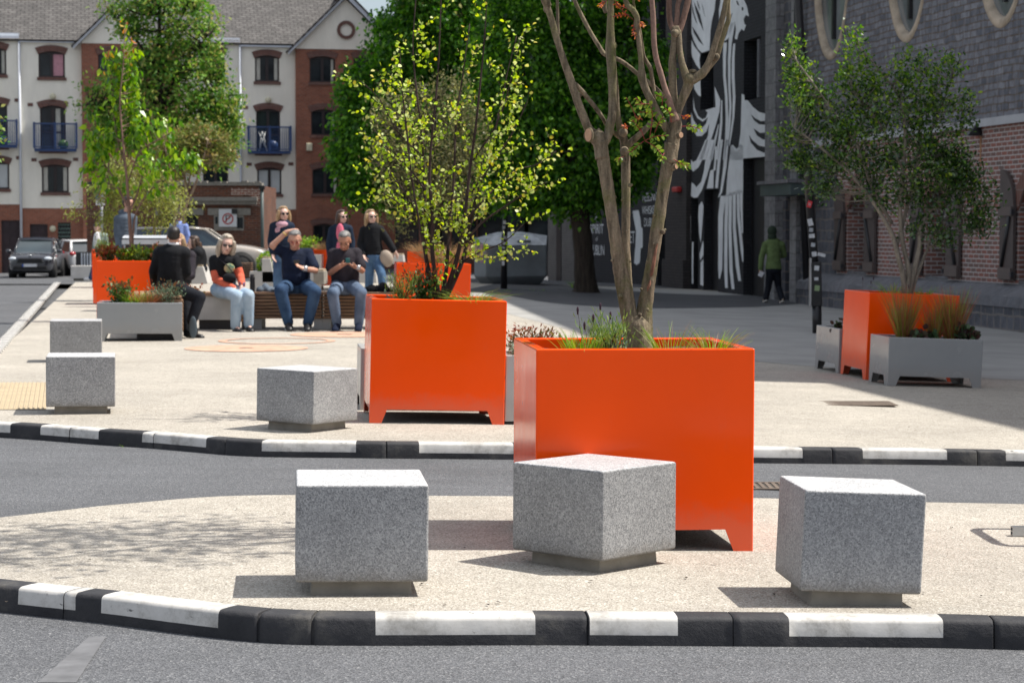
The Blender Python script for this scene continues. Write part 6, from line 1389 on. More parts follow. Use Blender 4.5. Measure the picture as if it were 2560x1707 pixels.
def frame(f, up=(0, 0, 1)):
    f = Vector(f).normalized(); up = Vector(up); r = f.cross(up).normalized(); u = r.cross(f).normalized()
    return Matrix((r, f, u)).transposed()   # local x right, y forward, z up
def hand(mb, w, d, nrm, thumb, curl=.5, s=1.0):
    """w wrist, d hand direction, nrm = palm-side normal, thumb=+1/-1 side"""
    d = Vector(d).normalized(); nrm = Vector(nrm); nrm = (nrm-d*nrm.dot(d)).normalized(); sd = d.cross(nrm)*thumb
    M = Matrix((sd, d, nrm)).transposed(); w = Vector(w)
    mb.ball(w+d*.045*s, (.040*s, .052*s, .017*s), rot=M, nu=12, nv=8); caps(mb, w, w+d*.03*s, .024*s, .026*s)
    for k, (x, L) in enumerate(((.030, .068), (.010, .076), (-.010, .071), (-.029, .056))):
        p = w+d*.082*s+sd*x*s; a = 0; q = p; r = .0092*s
        for j in range(3):
            a += curl*(.75+.08*k); v = d*math.cos(a)+nrm*math.sin(a)+sd*x*.6; q2 = q+v.normalized()*L*s*(.45, .3, .25)[j]; caps(mb, q, q2, r, r*.93, n=8); q = q2; r *= .93
    p = w+d*.025*s+sd*.032*s; q = p+(d*.6+sd*.75+nrm*.25).normalized()*.042*s; caps(mb, p, q, .014*s, .011*s, n=8); caps(mb, q, q+(d*.85+sd*.25+nrm*.4).normalized()*.030*s, .011*s, .009*s, n=8)
def head(mb, c, f, up=(0, 0, 1), s=1.0):
    M = frame(f, up); c = Vector(c); L = lambda x, y, z: c+M @ Vector((x*s, y*s, z*s))
    def b(p, r, k=12): mb.ball(L(*p), tuple(q*s for q in r), rot=M, nu=k, nv=8)
    b((0, -.012, .028), (.075, .092, .088), 18); b((0, .022, -.030), (.060, .066, .078), 16); b((0, .045, -.078), (.034, .034, .026)); b((0, .060, .030), (.050, .025, .030))
    b((.036, .055, -.022), (.022, .022, .024)); b((-.036, .055, -.022), (.022, .022, .024)); b((0, .094, -.016), (.011, .016, .024), 8); b((0, .106, -.026), (.013, .014, .011), 8); b((0, .080, -.056), (.022, .016, .013), 8)
    for sx in (-1, 1): b((sx*.076, -.005, -.008), (.008, .018, .028), 8); b((sx*.030, .078, .010), (.018, .010, .008), 8)
    return M, L
def sunglasses(par, L, M, s=1.0, mat='lens_dark', rim=None):
    m = MB()
    for sx in (-1, 1): m.ball(L(sx*.031, .092, .002), (.026*s, .006*s, .020*s), rot=M, nu=14, nv=8)
    m.tube([L(-.012, .097, .006), L(.012, .097, .006)], .003, 6)
    for sx in (-1, 1): m.tube([L(sx*.055, .088, .008), L(sx*.078, .0, .006)], .003, 6)
    m.build('sunglasses', mat, par)
def face_marks(par, L, M, eyes=True, mouth=.018):
    if eyes:
        m = MB(); 
        for sx in (-1, 1): m.ball(L(sx*.031, .084, .000), (.012, .006, .006), rot=M, nu=10, nv=6)
        m.build('eyes', 'lens_dark', par)
        m = MB()
        for sx in (-1, 1): m.tube([L(sx*.014, .091, .018), L(sx*.032, .090, .022), L(sx*.048, .080, .016)], .0035, 5)
        m.build('eyebrows', 'hair_brown', par)
    m = MB(); m.tube([L(-mouth, .090, -.054), L(0, .097, -.056), L(mouth, .090, -.054)], [.002, .005, .002], 6); m.build('lips', 'lips', par)
def shoe(par, an, toe, mat='shoe_black', sole='shoe_sole', s=1.0, up=.07):
    an, toe = Vector(an), Vector(toe); d = (toe-an); dh = Vector((d.x, d.y, 0)); L = max(.16, d.length); dn = d.normalized(); M = frame(dn)
    m = MB(); c = an+dn*L*.40-Vector((0, 0, .02)); m.ball(c, (.047*s, L*.66, .042*s), rot=M, nu=14, nv=8); m.ball(an+dn*.0+Vector((0, 0, .0)), (.042*s, .055*s, .06*s), rot=M, nu=12, nv=8); m.ball(toe-dn*.03-Vector((0, 0, .012)), (.045*s, .055*s, .032*s), rot=M, nu=12, nv=8)
    o = vox(m, 'shoe', mat, .009, par, 2)
    m = MB(); P = []; R0 = frame(dn)
    for k in range(20):
        a = 2*math.pi*k/20; P.append(c+R0 @ Vector((.048*s*math.cos(a), (L*.68)*math.sin(a), -.040*s)))
    m.prism(P, R0 @ Vector((0, 0, .018))); m.build('sole', sole, o)
    return o

class Fig:
    def __init__(s, label, Y, zf, J, skin='skin', floor=None):
        s.Y = Y; s.zf = zf; s.J = {}
        for k, v in J.items():
            u, w = zf(v[0], v[1]); s.J[k] = at(u, w, Y+(v[2] if len(v) > 2 else 0))
        pe = s.J['pe']; s.t = thing('person', label, 'person', (0, 0, 0)); s.skin = skin
        s.body = MB()
    def j(s, *n): return [s.J[k] for k in n]
    def torso(s, mb, g=0.0, w=.165, d=.115, belly=.12, hipw=.155, sh=.056):
        J = s.J; sh_ = (J['shR']-J['shL']); M = frame(Vector((sh_.y, -sh_.x, 0)).normalized() if sh_.length > .05 else (0, -1, 0)); ch, pe, nb = J['ch'], J['pe'], J['nb']; ww = min(max(w*.9, sh_.length*.44), .19)
        top = ch+Vector((0, 0, .07)); n = 9
        for i in range(n):
            t = i/(n-1); c = top.lerp(pe+Vector((0, 0, .02)), t); wx = (ww*.92*(1-t)**1 + hipw*.92*t) - .022*math.sin(math.pi*t)*(1 if belly < .14 else -.3); dy = d*.95*(1-t)+.108*t+(belly-.108)*math.sin(math.pi*min(1, t*1.15))
            mb.ball(c+Vector((0, 0, 0)), (wx+g, dy+g, .10+g), rot=M, nu=18, nv=10)
        for k in ('shL', 'shR'): caps(mb, J[k], top.lerp(nb, .55)+(J[k]-nb)*.25, sh+g, sh*1.0+g)
        if g == 0: caps(mb, top, nb, .085, .050)
        else: caps(mb, top, top.lerp(nb, .62), .085+g, .060+g*.5)
    def arm(s, mb, sd, g=0.0, upto='wr', r=(.052, .042, .030), frac=1.0):
        J = s.J; sh, el, wr = J['sh'+sd], J['el'+sd], J['wr'+sd]
        if upto == 'el': e = sh.lerp(el, frac); caps(mb, sh, e, r[0]+g, r[0]*(1-.15*frac)+g*1.3)
        else: caps(mb, sh, el, r[0]+g, r[1]+g); caps(mb, el, el.lerp(wr, frac), r[1]+g, r[2]*1.05+g)
    def leg(s, mb, sd, g=0.0, r=(.085, .058, .040), frac=1.0, flare=0):
        J = s.J; hp, kn, an = J['hp'+sd], J['kn'+sd], J['an'+sd]; caps(mb, hp, kn, r[0]+g, r[1]+g); cf = kn.lerp(an, .35); e = kn.lerp(an, frac); caps(mb, kn, cf, r[1]+g, r[1]*.92+g); caps(mb, cf, e, r[1]*.92+g, r[2]+g+flare)
    def finish(s, f=(0, -1, 0), up=(0, 0, 1), legs=True, hs=1.0, handsspec={}, neck=.052):
        J = s.J; b = s.body; s.torso(b)
        for sd in 'LR':
            s.arm(b, sd); 
            if legs: s.leg(b, sd); caps(b, J['an'+sd], J['an'+sd].lerp(J['to'+sd], .7)-Vector((0, 0, .012)), .034, .018)
            if sd in handsspec: h = handsspec[sd]; hand(b, J['wr'+sd], h[0], h[1], h[2], h[3], hs)
        caps(b, J['nb'], J['hc']+Vector((0, 0, -.05)), neck, neck*.92)
        s.M, s.L = head(b, J['hc'], f, up, hs); s.bo = vox(b, 'body', s.skin, .0075, s.t, 2, .5); s.hs = hs; return s
    def hair(s, mat, kind, vol=1.0):
        L, M, h = s.L, s.M, s.hs; m = MB(); b = lambda p, r: m.ball(L(*p), tuple(q*h*vol for q in r), rot=M, nu=16, nv=10)
        if kind == 'short': b((0, -.022, .050), (.079, .088, .074)); b((0, -.045, .015), (.075, .060, .06)); b((0, .035, .090), (.055, .045, .026))
        if kind == 'crop': b((0, -.026, .052), (.0765, .084, .070)); b((0, -.045, .015), (.074, .056, .055)); b((0, .022, .094), (.048, .042, .022))
        if kind in ('bob', 'long', 'longback'):
            b((0, -.024, .048), (.084, .088, .080)); b((0, .015, .098), (.056, .050, .026)); b((0, -.055, .0), (.086, .055, .10))
            n = .17 if kind == 'bob' else .26
            for sx in (-1, 1):
                m.tube([L(sx*.070, .012, .05), L(sx*.088, .012, -.02), L(sx*.086, .0, -.10), L(sx*.072, .015, -n)], [.032*h, .034*h, .036*h, .014*h], 10)
            m.tube([L(0, -.07, .0), L(0, -.085, -.10), L(0, -.075, -n)], [.07*h, .072*h, .03*h], 12)
        if kind == 'hood': b((0, -.02, .03), (.098, .105, .115)); m.tube([L(0, -.03, -.05), L(0, -.03, -.13)], [.095, .085], 12)
        o = vox(m, 'hair' if kind != 'hood' else 'hood', mat, .008, s.t, 1, .4); return o
    def cloth(s, name, mat, fn, voxel=.011, it=2):
        m = MB(); fn(m); return vox(m, name, mat, voxel, s.t, it, .5)

z3 = Z(450, 480, .29979); z3b = Z(200, 420, .21682); z2l = Z(0, 480, .29979); z6 = Z(180, 340, .19130); z4l = Z(0, 380, .20408)
# --- seated woman with grey hair, sunglasses, black T-shirt over coral sleeves
p = Fig('grey-haired woman in sunglasses and black T-shirt with coral sleeves, seated with hands clasped', 26.75, z3,
        dict(hc=(388, 438, -.06), nb=(372, 545, 0), ch=(370, 625), pe=(372, 800, .10), shL=(285, 572), shR=(458, 566), elL=(298, 725, -.04), elR=(503, 700, -.05), wrL=(450, 806, -.24), wrR=(518, 775, -.26),
             hpL=(340, 812, .05), hpR=(410, 815, .05), knL=(472, 868, -.42), knR=(572, 862, -.40), anL=(462, 1122, -.36), anR=(572, 1110, -.32), toL=(520, 1163, -.52), toR=(600, 1155, -.46)), 'skin_pale')
p.finish((.28, -1, -.18), (.16, 0, 1), hs=1.06, handsspec={'L': ((.9, -.3, -.25), (.1, .3, .9), -1, .55), 'R': ((-.15, -.4, -.7), (-.8, -.1, -.1), 1, .6)})
p.cloth('t_shirt', 'cloth_black', lambda m: (p.torso(m, .016, .155, .115, .125), p.arm(m, 'L', .016, 'el', frac=.42), p.arm(m, 'R', .016, 'el', frac=.42)))
for sd in 'LR': p.cloth('sleeve', 'cloth_coral', lambda m: p.arm(m, sd, .013, frac=.96), .010)
p.cloth('jeans', 'jeans_light', lambda m: (m.ball(p.J['pe']+Vector((0, -.02, -.02)), (.185, .165, .12)), p.leg(m, 'L', .014, (.082, .062, .050), .97, .0), p.leg(m, 'R', .014, (.082, .062, .050), .97, .0)))
p.hair('hair_ash', 'bob'); sunglasses(p.t, p.L, p.M); face_marks(p.t, p.L, p.M, False, .020)
for sd in 'LR': shoe(p.t, p.J['an'+sd]-Vector((0, 0, .02)), p.J['to'+sd])
m = MB(); c = at(*z3(412, 636), 26.75-.149); m.ball(c, (.068, .012, .062), nu=20, nv=10); m.build('shirt_print', 'print_picture', p.t)
m = MB(); m.tube([at(*z3(x, y), 26.75+dy) for x, y, dy in ((330, 560, -.11), (400, 620, -.17), (455, 690, -.17), (465, 740, -.13))], .006, 6); m.build('bag_strap', 'cloth_charcoal', p.t)
m = MB(); m.ball(at(*z3(410, 715), 26.56), (.085, .05, .06), nu=14, nv=10); m.build('bum_bag', 'cloth_black', p.t)
m = MB(); m.tube([p.J['wrR']+Vector((-.033, 0, .012)), p.J['wrR']+Vector((.033, 0, .004))], .030, 12); m.build('wristband', 'balcony_blue', p.t)
# --- man in navy polo, hand on head, phone
q1 = Fig('man in a navy polo shirt and jeans, seated, scratching his head while reading a phone', 26.95, z3,
         dict(hc=(957, 400, -.10), nb=(960, 492, -.01), ch=(962, 590), pe=(972, 775, .08), shL=(868, 505), shR=(1065, 520), elL=(770, 448, -.08), elR=(1128, 655, -.12), wrL=(885, 338, -.10), wrR=(1042, 640, -.30),
              hpL=(905, 785, .04), hpR=(1045, 785, .04), knL=(838, 822, -.48), knR=(1125, 830, -.48), anL=(905, 1090, -.40), anR=(1065, 1095, -.40), toL=(915, 1140, -.58), toR=(1062, 1142, -.60)), 'skin')
q1.finish((.10, -1, -.45), (0, -.3, 1), hs=1.08, handsspec={'L': ((.75, .1, .35), (.2, .1, -1), 1, .35), 'R': ((-.9, -.1, .35), (-.2, -.3, .9), -1, .55)}, neck=.062)
q1.cloth('polo_shirt', 'cloth_navy', lambda m: (q1.torso(m, .022, .19, .13, .175, .17, .062), q1.arm(m, 'L', .020, 'el', frac=.5), q1.arm(m, 'R', .024, 'el', frac=.75), m.ball(q1.J['ch'].lerp(q1.J['pe'], .6)+Vector((0, -.06, 0)), (.17, .15, .15))))
q1.cloth('jeans', 'jeans_dark', lambda m: (m.ball(q1.J['pe']+Vector((0, -.02, -.0)), (.20, .16, .12)), q1.leg(m, 'L', .016, (.094, .068, .050), .98, .0), q1.leg(m, 'R', .016, (.094, .068, .050), .98, .0)))
q1.hair('hair_grey', 'crop'); face_marks(q1.t, q1.L, q1.M)
m = MB()
for sx in (-1, 1):
    P = [q1.L(sx*.031+.022*math.cos(a), .096, .002+.016*math.sin(a)) for a in [2*math.pi*k/12 for k in range(13)]]; m.tube(P, .0022, 5, caps=False)
m.build('glasses', 'sign_red', q1.t)
for sd in 'LR': shoe(q1.t, q1.J['an'+sd], q1.J['to'+sd], s=1.1)
m = MB(); m.box(at(*z3(972, 582), 26.58), (.075, .012, .05), rot=Matrix.Rotation(.5, 3, 'X')); ph = m.build('phone', 'phone_black', None, bevel=.004); tag(ph, 'black phone in the hand of the man in the navy polo', 'phone')
m = MB(); m.tube([q1.J['wrR']+Vector((.0, -.01, -.03)), q1.J['wrR']+Vector((.006, .01, .03))], .034, 12); m.build('watch', 'watch', q1.t)
m = MB(); m.tube([q1.J['wrL']+Vector((-.02, 0, -.025)), q1.J['wrL']+Vector((-.008, 0, -.01))], .036, 12); m.build('wristband', 'band_gold', q1.t)
# --- man in charcoal T-shirt, phone held in both hands
q2 = Fig('man in a charcoal T-shirt, seated, bent over a phone held in both hands', 26.95, z3,
         dict(hc=(1372, 408, -.12), nb=(1372, 492, 0), ch=(1374, 590), pe=(1378, 775, .08), shL=(1282, 520), shR=(1468, 515), elL=(1255, 672, -.06), elR=(1518, 655, -.06), wrL=(1338, 616, -.28), wrR=(1478, 630, -.26),
              hpL=(1320, 785, .04), hpR=(1432, 785, .04), knL=(1272, 848, -.46), knR=(1512, 842, -.46), anL=(1310, 1098, -.38), anR=(1490, 1098, -.38), toL=(1292, 1145, -.58), toR=(1488, 1145, -.58)), 'skin_tan')
q2.finish((-.06, -1, -.6), (0, -.4, 1), hs=1.04, handsspec={'L': ((.8, -.15, .3), (.3, .1, .9), 1, .5), 'R': ((-.85, -.15, .3), (-.3, .1, .9), -1, .5)}, neck=.058)
q2.cloth('t_shirt', 'cloth_charcoal', lambda m: (q2.torso(m, .026, .18, .13, .155, .17), q2.arm(m, 'L', .024, 'el', frac=.72), q2.arm(m, 'R', .024, 'el', frac=.72)))
q2.cloth('jeans', 'jeans_grey', lambda m: (m.ball(q2.J['pe']+Vector((0, -.02, -.01)), (.185, .15, .12)), q2.leg(m, 'L', .014, (.086, .062, .048), .98, .0), q2.leg(m, 'R', .014, (.086, .062, .048), .98, .0)))
q2.hair('hair_grey', 'crop'); face_marks(q2.t, q2.L, q2.M)
for sd in 'LR': shoe(q2.t, q2.J['an'+sd], q2.J['to'+sd], 'cloth_navy', s=1.1)
m = MB(); m.box(at(*z3(1400, 572), 26.58), (.055, .012, .075), rot=Matrix.Rotation(.7, 3, 'X')); ph = m.build('phone', 'phone_teal', None, bevel=.004); tag(ph, 'teal-cased phone held by the man in the charcoal T-shirt', 'phone')
m = MB(); m.tube([q2.J['wrR']+Vector((.01, -.0, -.028)), q2.J['wrR']+Vector((.012, .0, .028))], .033, 12); m.build('watch', 'watch', q2.t)
# --- man in black suit, back to camera, legs crossed
def zz(a, b, dy=0): u, v = z2l(a, b); return ((u-200)/.21682, (v-420)/.21682, dy)
q3 = Fig('man in a black suit seated with his back to the camera and his legs crossed', 24.75, z3b,
         dict(hc=(1080, 790, 0), nb=(1078, 905, 0), ch=(1055, 1060), pe=(1050, 1370, .05), shL=(920, 985), shR=(1195, 985), elL=(848, 1190, .05), elR=(1228, 1200, .05), wrL=(860, 1330, .28), wrR=(1140, 1330, .25),
              hpL=(1010, 1400, .1), hpR=(1105, 1400, .02), knR=(1380, 1490, .0), anR=zz(1600, 1075, -.06), toR=zz(1628, 1170, -.12), knL=zz(1545, 890, .25), anL=zz(1568, 1165, .1), toL=zz(1690, 1205, .02)), 'skin')
q3.finish((-.15, 1, .02), hs=1.0, neck=.054)
q3.cloth('suit_jacket', 'cloth_black', lambda m: (q3.torso(m, .026, .18, .115, .125, .165, .06), q3.arm(m, 'L', .018, frac=.97), q3.arm(m, 'R', .018, frac=.97), m.ball(q3.J['pe']+Vector((.02, -.02, -.0)), (.185, .15, .09))), .012)
q3.cloth('trousers', 'cloth_trouser', lambda m: (q3.leg(m, 'R', .014, (.086, .060, .044), .98, .004), q3.leg(m, 'L', .014, (.086, .060, .044), .98, .004)))
q3.hair('hair_dark', 'short', 1.0)
m = MB(); m.tube([q3.J['nb']+Vector((0, .0, .015)), q3.J['nb']+Vector((0, .0, .045))], [.070, .062], 16); m.build('shirt_collar', 'cloth_white', q3.t)
shoe(q3.t, q3.J['anL'], q3.J['toL'], sole='shoe_black'); shoe(q3.t, q3.J['anR'], q3.J['toR'], sole='sole_slate')
m = MB(); m.ball(q3.J['anR'].lerp(q3.J['toR'], .55)+Vector((-.0, -.045, 0)), (.047, .012, .13), rot=frame((0, -1, 0)), nu=16, nv=8); m.build('shoe_sole_face', 'sole_slate', q3.t)
# --- standing and walking people
def standing(label, Y, zf, J, face, top, topmat, bot, hairm, hairk, skin='skin', hs=1.0, shoem='shoe_black', sun=True, frac=.97, g=.024, hands=True, up=(0, 0, 1), slee=.97):
    g = min(g, .018)
    q = Fig(label, Y, zf, J, skin); J = q.J
    for sd in 'LR':
        if ('an'+sd) in J: J['an'+sd].z = T(J['an'+sd].x, J['an'+sd].y)+.08 if J['an'+sd].z < .35 else J['an'+sd].z
        a = J['an'+sd]; J.setdefault('to'+sd, a+Vector(face).normalized()*.15+Vector((0, 0, -.05-a.z*0)))
        J['to'+sd].z = max(J['to'+sd].z, T(a.x, a.y)+.03)
    hsq = {sd: ((J['wr'+sd]-J['el'+sd]).normalized(), Vector((-.3 if sd == 'R' else .3, -.2, 0)), 1 if sd == 'R' else -1, .25) for sd in 'LR'} if hands else {}
    q.finish(face, up, hs=hs, handsspec=hsq)
    q.cloth(top, topmat, lambda m: (q.torso(m, g, .155, .115, .12, .165), q.arm(m, 'L', g, frac=slee), q.arm(m, 'R', g, frac=slee)))
    q.cloth('trousers' if 'jeans' not in bot else 'jeans', bot, lambda m: (m.ball(J['pe']+Vector((0, 0, -.03)), (.165, .125, .12)), q.leg(m, 'L', .014, (.078, .054, .042), frac, .004), q.leg(m, 'R', .014, (.078, .054, .042), frac, .004)))
    if hairk: q.hair(hairm, hairk)
    if sun: sunglasses(q.t, q.L, q.M)
    if sun is not None: face_marks(q.t, q.L, q.M, not sun)
    for sd in 'LR': shoe(q.t, J['an'+sd], J['to'+sd], shoem)
    return q
w1 = standing('blonde woman with sunglasses, pink scarf and navy jacket, standing behind the man in the polo', 31.0, z3,
    dict(hc=(862, 186), nb=(855, 258), ch=(855, 330), pe=(850, 520), shL=(785, 292), shR=(918, 290), elL=(762, 410), elR=(945, 400), wrL=(775, 512, -.1), wrR=(925, 500, -.1), hpL=(825, 545), hpR=(880, 545), knL=(815, 740), knR=(870, 745), anL=(810, 960), anR=(875, 965)), (.45, -1, .05), 'jacket', 'cloth_ink', 'jeans_blue', 'hair_blonde', 'bob', 'skin_pale', .98)
m = MB(); m.ball(w1.J['nb']+Vector((0, -.05, -.03)), (.105, .09, .065)); m.ball(w1.J['nb']+Vector((-.02, -.09, -.11)), (.085, .04, .07)); m.ball(w1.J['nb']+Vector((.05, -.10, -.15)), (.05, .03, .06)); vox(m, 'scarf', 'scarf', .012, w1.t)
w2 = standing('dark-haired woman in sunglasses with an open navy jacket over a pink top, standing', 33.5, z3,
    dict(hc=(1350, 210), nb=(1340, 275), ch=(1340, 350), pe=(1340, 540), shL=(1275, 318), shR=(1405, 312), elL=(1245, 430), elR=(1432, 420), wrL=(1250, 530, -.05), wrR=(1430, 520, -.05), hpL=(1315, 560), hpR=(1365, 560), knL=(1310, 740), knR=(1370, 745), anL=(1308, 930), anR=(1372, 935)), (.75, -1, .02), 'jacket', 'cloth_ink', 'jeans_blue', 'hair_brown', 'bob', 'skin_pale', .96)
m = MB(); m.ball(w2.J['ch']+Vector((.0, -.115, .02)), (.065, .045, .15)); m.ball(w2.J['ch'].lerp(w2.J['pe'], .6)+Vector((0, -.115, .0)), (.062, .04, .14)); vox(m, 'pink_top', 'cloth_pink', .012, w2.t)
w3 = standing('blonde woman in a black jacket and jeans walking right with one arm out', 32.0, z3,
    dict(hc=(1592, 212), nb=(1598, 285), ch=(1604, 350), pe=(1608, 520), shL=(1535, 325), shR=(1668, 318), elL=(1505, 430), elR=(1732, 405), wrL=(1530, 520, -.12), wrR=(1785, 488, -.05), hpL=(1580, 545), hpR=(1640, 545), knL=(1580, 700, .05), knR=(1680, 690, -.15), anL=(1565, 880, .25), anR=(1715, 890, -.2)), (.55, -1, .12), 'jacket', 'cloth_black', 'jeans_blue', 'hair_blonde', 'long', 'skin_pale', .98)
m = MB(); m.ball(w3.J['nb']+Vector((.01, -.085, -.05)), (.035, .02, .07)); m.build('neckline', 'skin_pale', w3.t)
hb = MB(); c = at(*z3(1722, 555), 31.9); hb.ball(c, (.10, .05, .13), nu=14, nv=10, rot=Matrix.Rotation(-.3, 3, 'Y')); hb = hb.build('handbag', 'bag_tan', None); tag(hb, 'tan handbag at the hip of the woman walking in a black jacket', 'handbag')
zr1 = Z(1500, 350, .27422)
gpn = standing('person in a green jumper and dark hood walking away past the bird mural', 43.0, zr1,
    dict(hc=(1568, 845), nb=(1575, 915), ch=(1580, 970), pe=(1582, 1170), shL=(1508, 955), shR=(1655, 955), elL=(1472, 1070), elR=(1680, 1050, .1), wrL=(1462, 1175), wrR=(1640, 1060, .3), hpL=(1555, 1195), hpR=(1610, 1195), knL=(1535, 1340, .05), knR=(1625, 1335, .1), anL=(1512, 1480, .0), anR=(1662, 1480, -.15), toL=(1495, 1500, .12), toR=(1650, 1505, -.05)), (0, 1, 0), 'jumper', 'cloth_green', 'cloth_trouser', 'hood_green', 'hood', 'skin', 1.0, 'bag_tan', None, .97)
m = MB(); m.box(at(*zr1(1468, 1222), 42.95), (.09, .05, .11), rot=Matrix.Rotation(.5, 3, 'Y')); pp = m.build('folded_papers', 'cloth_white', None); tag(pp, 'white folded papers in the hand of the person in the green jumper', 'papers')
q = standing('young man in a grey hooded jacket standing behind the leafy young tree', 35.0, z6,
    dict(hc=(735, 885), nb=(715, 985), ch=(700, 1150), pe=(690, 1480), shL=(600, 1090), shR=(800, 1080), elL=(590, 1280), elR=(800, 1270), wrL=(620, 1450, -.1), wrR=(780, 1450, -.1), hpL=(660, 1520), hpR=(730, 1520), knL=(650, 1800), knR=(740, 1800), anL=(650, 2100), anR=(740, 2100)), (.9, -.5, 0), 'hooded_jacket', 'cloth_grey', 'cloth_ink', 'hair_dark', 'short', 'skin', 1.0, sun=False, g=.032)
m = MB(); m.ball(q.J['nb']+Vector((-.05, .05, -.02)), (.10, .09, .06)); vox(m, 'hood', 'cloth_grey', .012, q.t)
q = standing('man in a light blue shirt seen from behind beside the beige car', 50.0, z6,
    dict(hc=(1405, 1068), nb=(1400, 1135), ch=(1398, 1210), pe=(1400, 1420), shL=(1312, 1180), shR=(1482, 1180), elL=(1290, 1310), elR=(1515, 1300), wrL=(1330, 1420, .1), wrR=(1500, 1410), hpL=(1375, 1440), hpR=(1430, 1440), knL=(1375, 1640), knR=(1430, 1640), anL=(1370, 1840), anR=(1430, 1840)), (-.1, 1, 0), 'shirt', 'cloth_blue', 'cloth_charcoal', 'hair_brown', 'crop', 'skin_tan', 1.0, sun=None)
q = standing('person in a sage jacket over a white top, head bowed, by the street sign', 52.0, z4l,
    dict(hc=(1192, 925), nb=(1225, 985), ch=(1225, 1070), pe=(1205, 1240), shL=(1185, 1020), shR=(1290, 1030), elL=(1160, 1130), elR=(1300, 1150), wrL=(1150, 1220, -.1), wrR=(1260, 1230), hpL=(1190, 1260), hpR=(1230, 1260), knL=(1160, 1390), knR=(1220, 1400), anL=(1110, 1520), anR=(1200, 1530), toL=(1060, 1545)), (-.6, -1, -.7), 'jacket', 'cloth_sage', 'jeans_dark', 'hair_dark', 'short', 'skin_pale', 1.0, 'shoe_white', False)
m = MB(); m.ball(q.J['ch']+Vector((-.05, -.08, -.05)), (.10, .10, .24)); vox(m, 'white_top', 'cloth_white', .012, q.t)
def seated(label, Y, zf, J, face, topmat, hairm, hairk, skin='skin', seat=.45):
    q = Fig(label, Y, zf, J, skin); J = q.J; fv = Vector(face).normalized(); fh = Vector((fv.x, fv.y, 0)).normalized(); sd_ = Vector((fh.y, -fh.x, 0)); pe = J['pe']; g = T(pe.x, pe.y)
    for sd, s_ in (('L', -1), ('R', 1)):
        J['sh'+sd] = J['nb']+sd_*s_*.17+Vector((0, 0, -.06)); J['el'+sd] = J['sh'+sd]+fh*.10+sd_*s_*.04+Vector((0, 0, -.26)); J['wr'+sd] = J['el'+sd]+fh*.22-sd_*s_*.08+Vector((0, 0, .02))
        J['hp'+sd] = pe+sd_*s_*.09; J['kn'+sd] = J['hp'+sd]+fh*.42+Vector((0, 0, .02)); J['an'+sd] = Vector((J['kn'+sd].x, J['kn'+sd].y, g+.09)); J['to'+sd] = J['an'+sd]+fh*.16+Vector((0, 0, -.05))
    q.finish(face, hs=1.0, handsspec={sd: (fh, Vector((0, 0, -1)), 1, .4) for sd in 'LR'})
    q.cloth('jacket', topmat, lambda m: (q.torso(m, .03, .16, .12, .13), q.arm(m, 'L', .024), q.arm(m, 'R', .024)))
    q.cloth('trousers', 'cloth_trouser', lambda m: (m.ball(pe, (.17, .15, .11)), q.leg(m, 'L', .014), q.leg(m, 'R', .014)))
    q.hair(hairm, hairk); face_marks(q.t, q.L, q.M)
    for sd in 'LR': shoe(q.t, J['an'+sd], J['to'+sd])
seated('dark-haired woman in a black jacket seated in profile on a pale wedge bench', 36.0, z2l, dict(hc=(1612, 425), nb=(1640, 480), ch=(1645, 545), pe=(1650, 640)), (-1, -.25, -.05), 'cloth_black', 'hair_brown', 'long', 'skin_pale')
seated('person with long straight blonde hair almost hidden behind the man in the suit', 29.2, z2l, dict(hc=(1488, 420), nb=(1490, 500), ch=(1490, 590), pe=(1490, 730)), (-.2, -1, 0), 'cloth_charcoal', 'hair_blonde', 'long', 'skin_pale')
# ------------------------------------------------------------------ benches and small things
def slat_bench(label, u0, u1, Y, yd=.55, ends=True, foot='concrete_pale', h=.47, group='curved timber benches on the plaza'):
    a, b = at(u0, 735, Y), at(u1, 735, Y); g = T((a.x+b.x)/2, Y); w = b.x-a.x; t = thing('timber_bench', label, 'bench', (a.x, Y, g), 0, group)
    
    for x0_, x1_ in ((.0, .11), (w-.11, w)): m = MB(); m.bx(x0_, x1_, .05, yd-.06, 0, .13); m.build('concrete_foot', foot, t)
    m = MB(); m.bx(.02, w-.02, .05, yd-.05, .131, h-.035); m.build('core', 'dark_panel', t)
    m = MB(); n = 7
    for i in range(n): z = .135+(h-.17)*i/n; m.bx(.006, w-.006, 0, .045, z, z+(h-.17)/n-.012)
    m.build('front_slats', 'timber', t, bevel=.003)
    m = MB(); n = 8
    for i in range(n): y = -.01+yd*i/n; m.bx(0, w, y, y+yd/n-.012, h-.033, h)
    m.build('seat_slats', 'timber', t, bevel=.003); return t
slat_bench('long timber-slatted bench under the man in the navy polo', 631, 804.6, 27.0)
slat_bench('timber-slatted bench under the man in the charcoal T-shirt, running behind the birch planter', 805, 985, 27.0)
a, b = at(478, 735, 26.85), at(629, 735, 26.85); g = T(-3.5, 26.85); w = b.x-a.x
t = thing('concrete_bench', 'pale concrete bench with a timber top under the woman with coral sleeves', 'bench', (a.x, 26.85, g), 0, 'curved timber benches on the plaza')
m = MB(); m.bx(0, w-.17, .02, .5, .12, .425); m.build('concrete_body', 'concrete_pale', t, bevel=.008)
m = MB(); m.bx(.08, w-.25, .1, .42, 0, .12); m.build('plinth', 'dark_panel', t)
m = MB()
for i in range(8): m.bx(-.01, w-.155, -.02+.066*i, .034+.066*i, .43, .47)
m.build('seat_slats', 'timber', t, bevel=.003)
m = MB()
for i in range(7): z = .10+.052*i; m.bx(w-.15, w, -.02, .5, z, z+.04)
m.build('end_slats', 'timber', t, bevel=.003)
m = MB(); m.bx(w-.13, w-.02, 0, .48, 0, .099); m.build('end_foot', 'dark_panel', t)
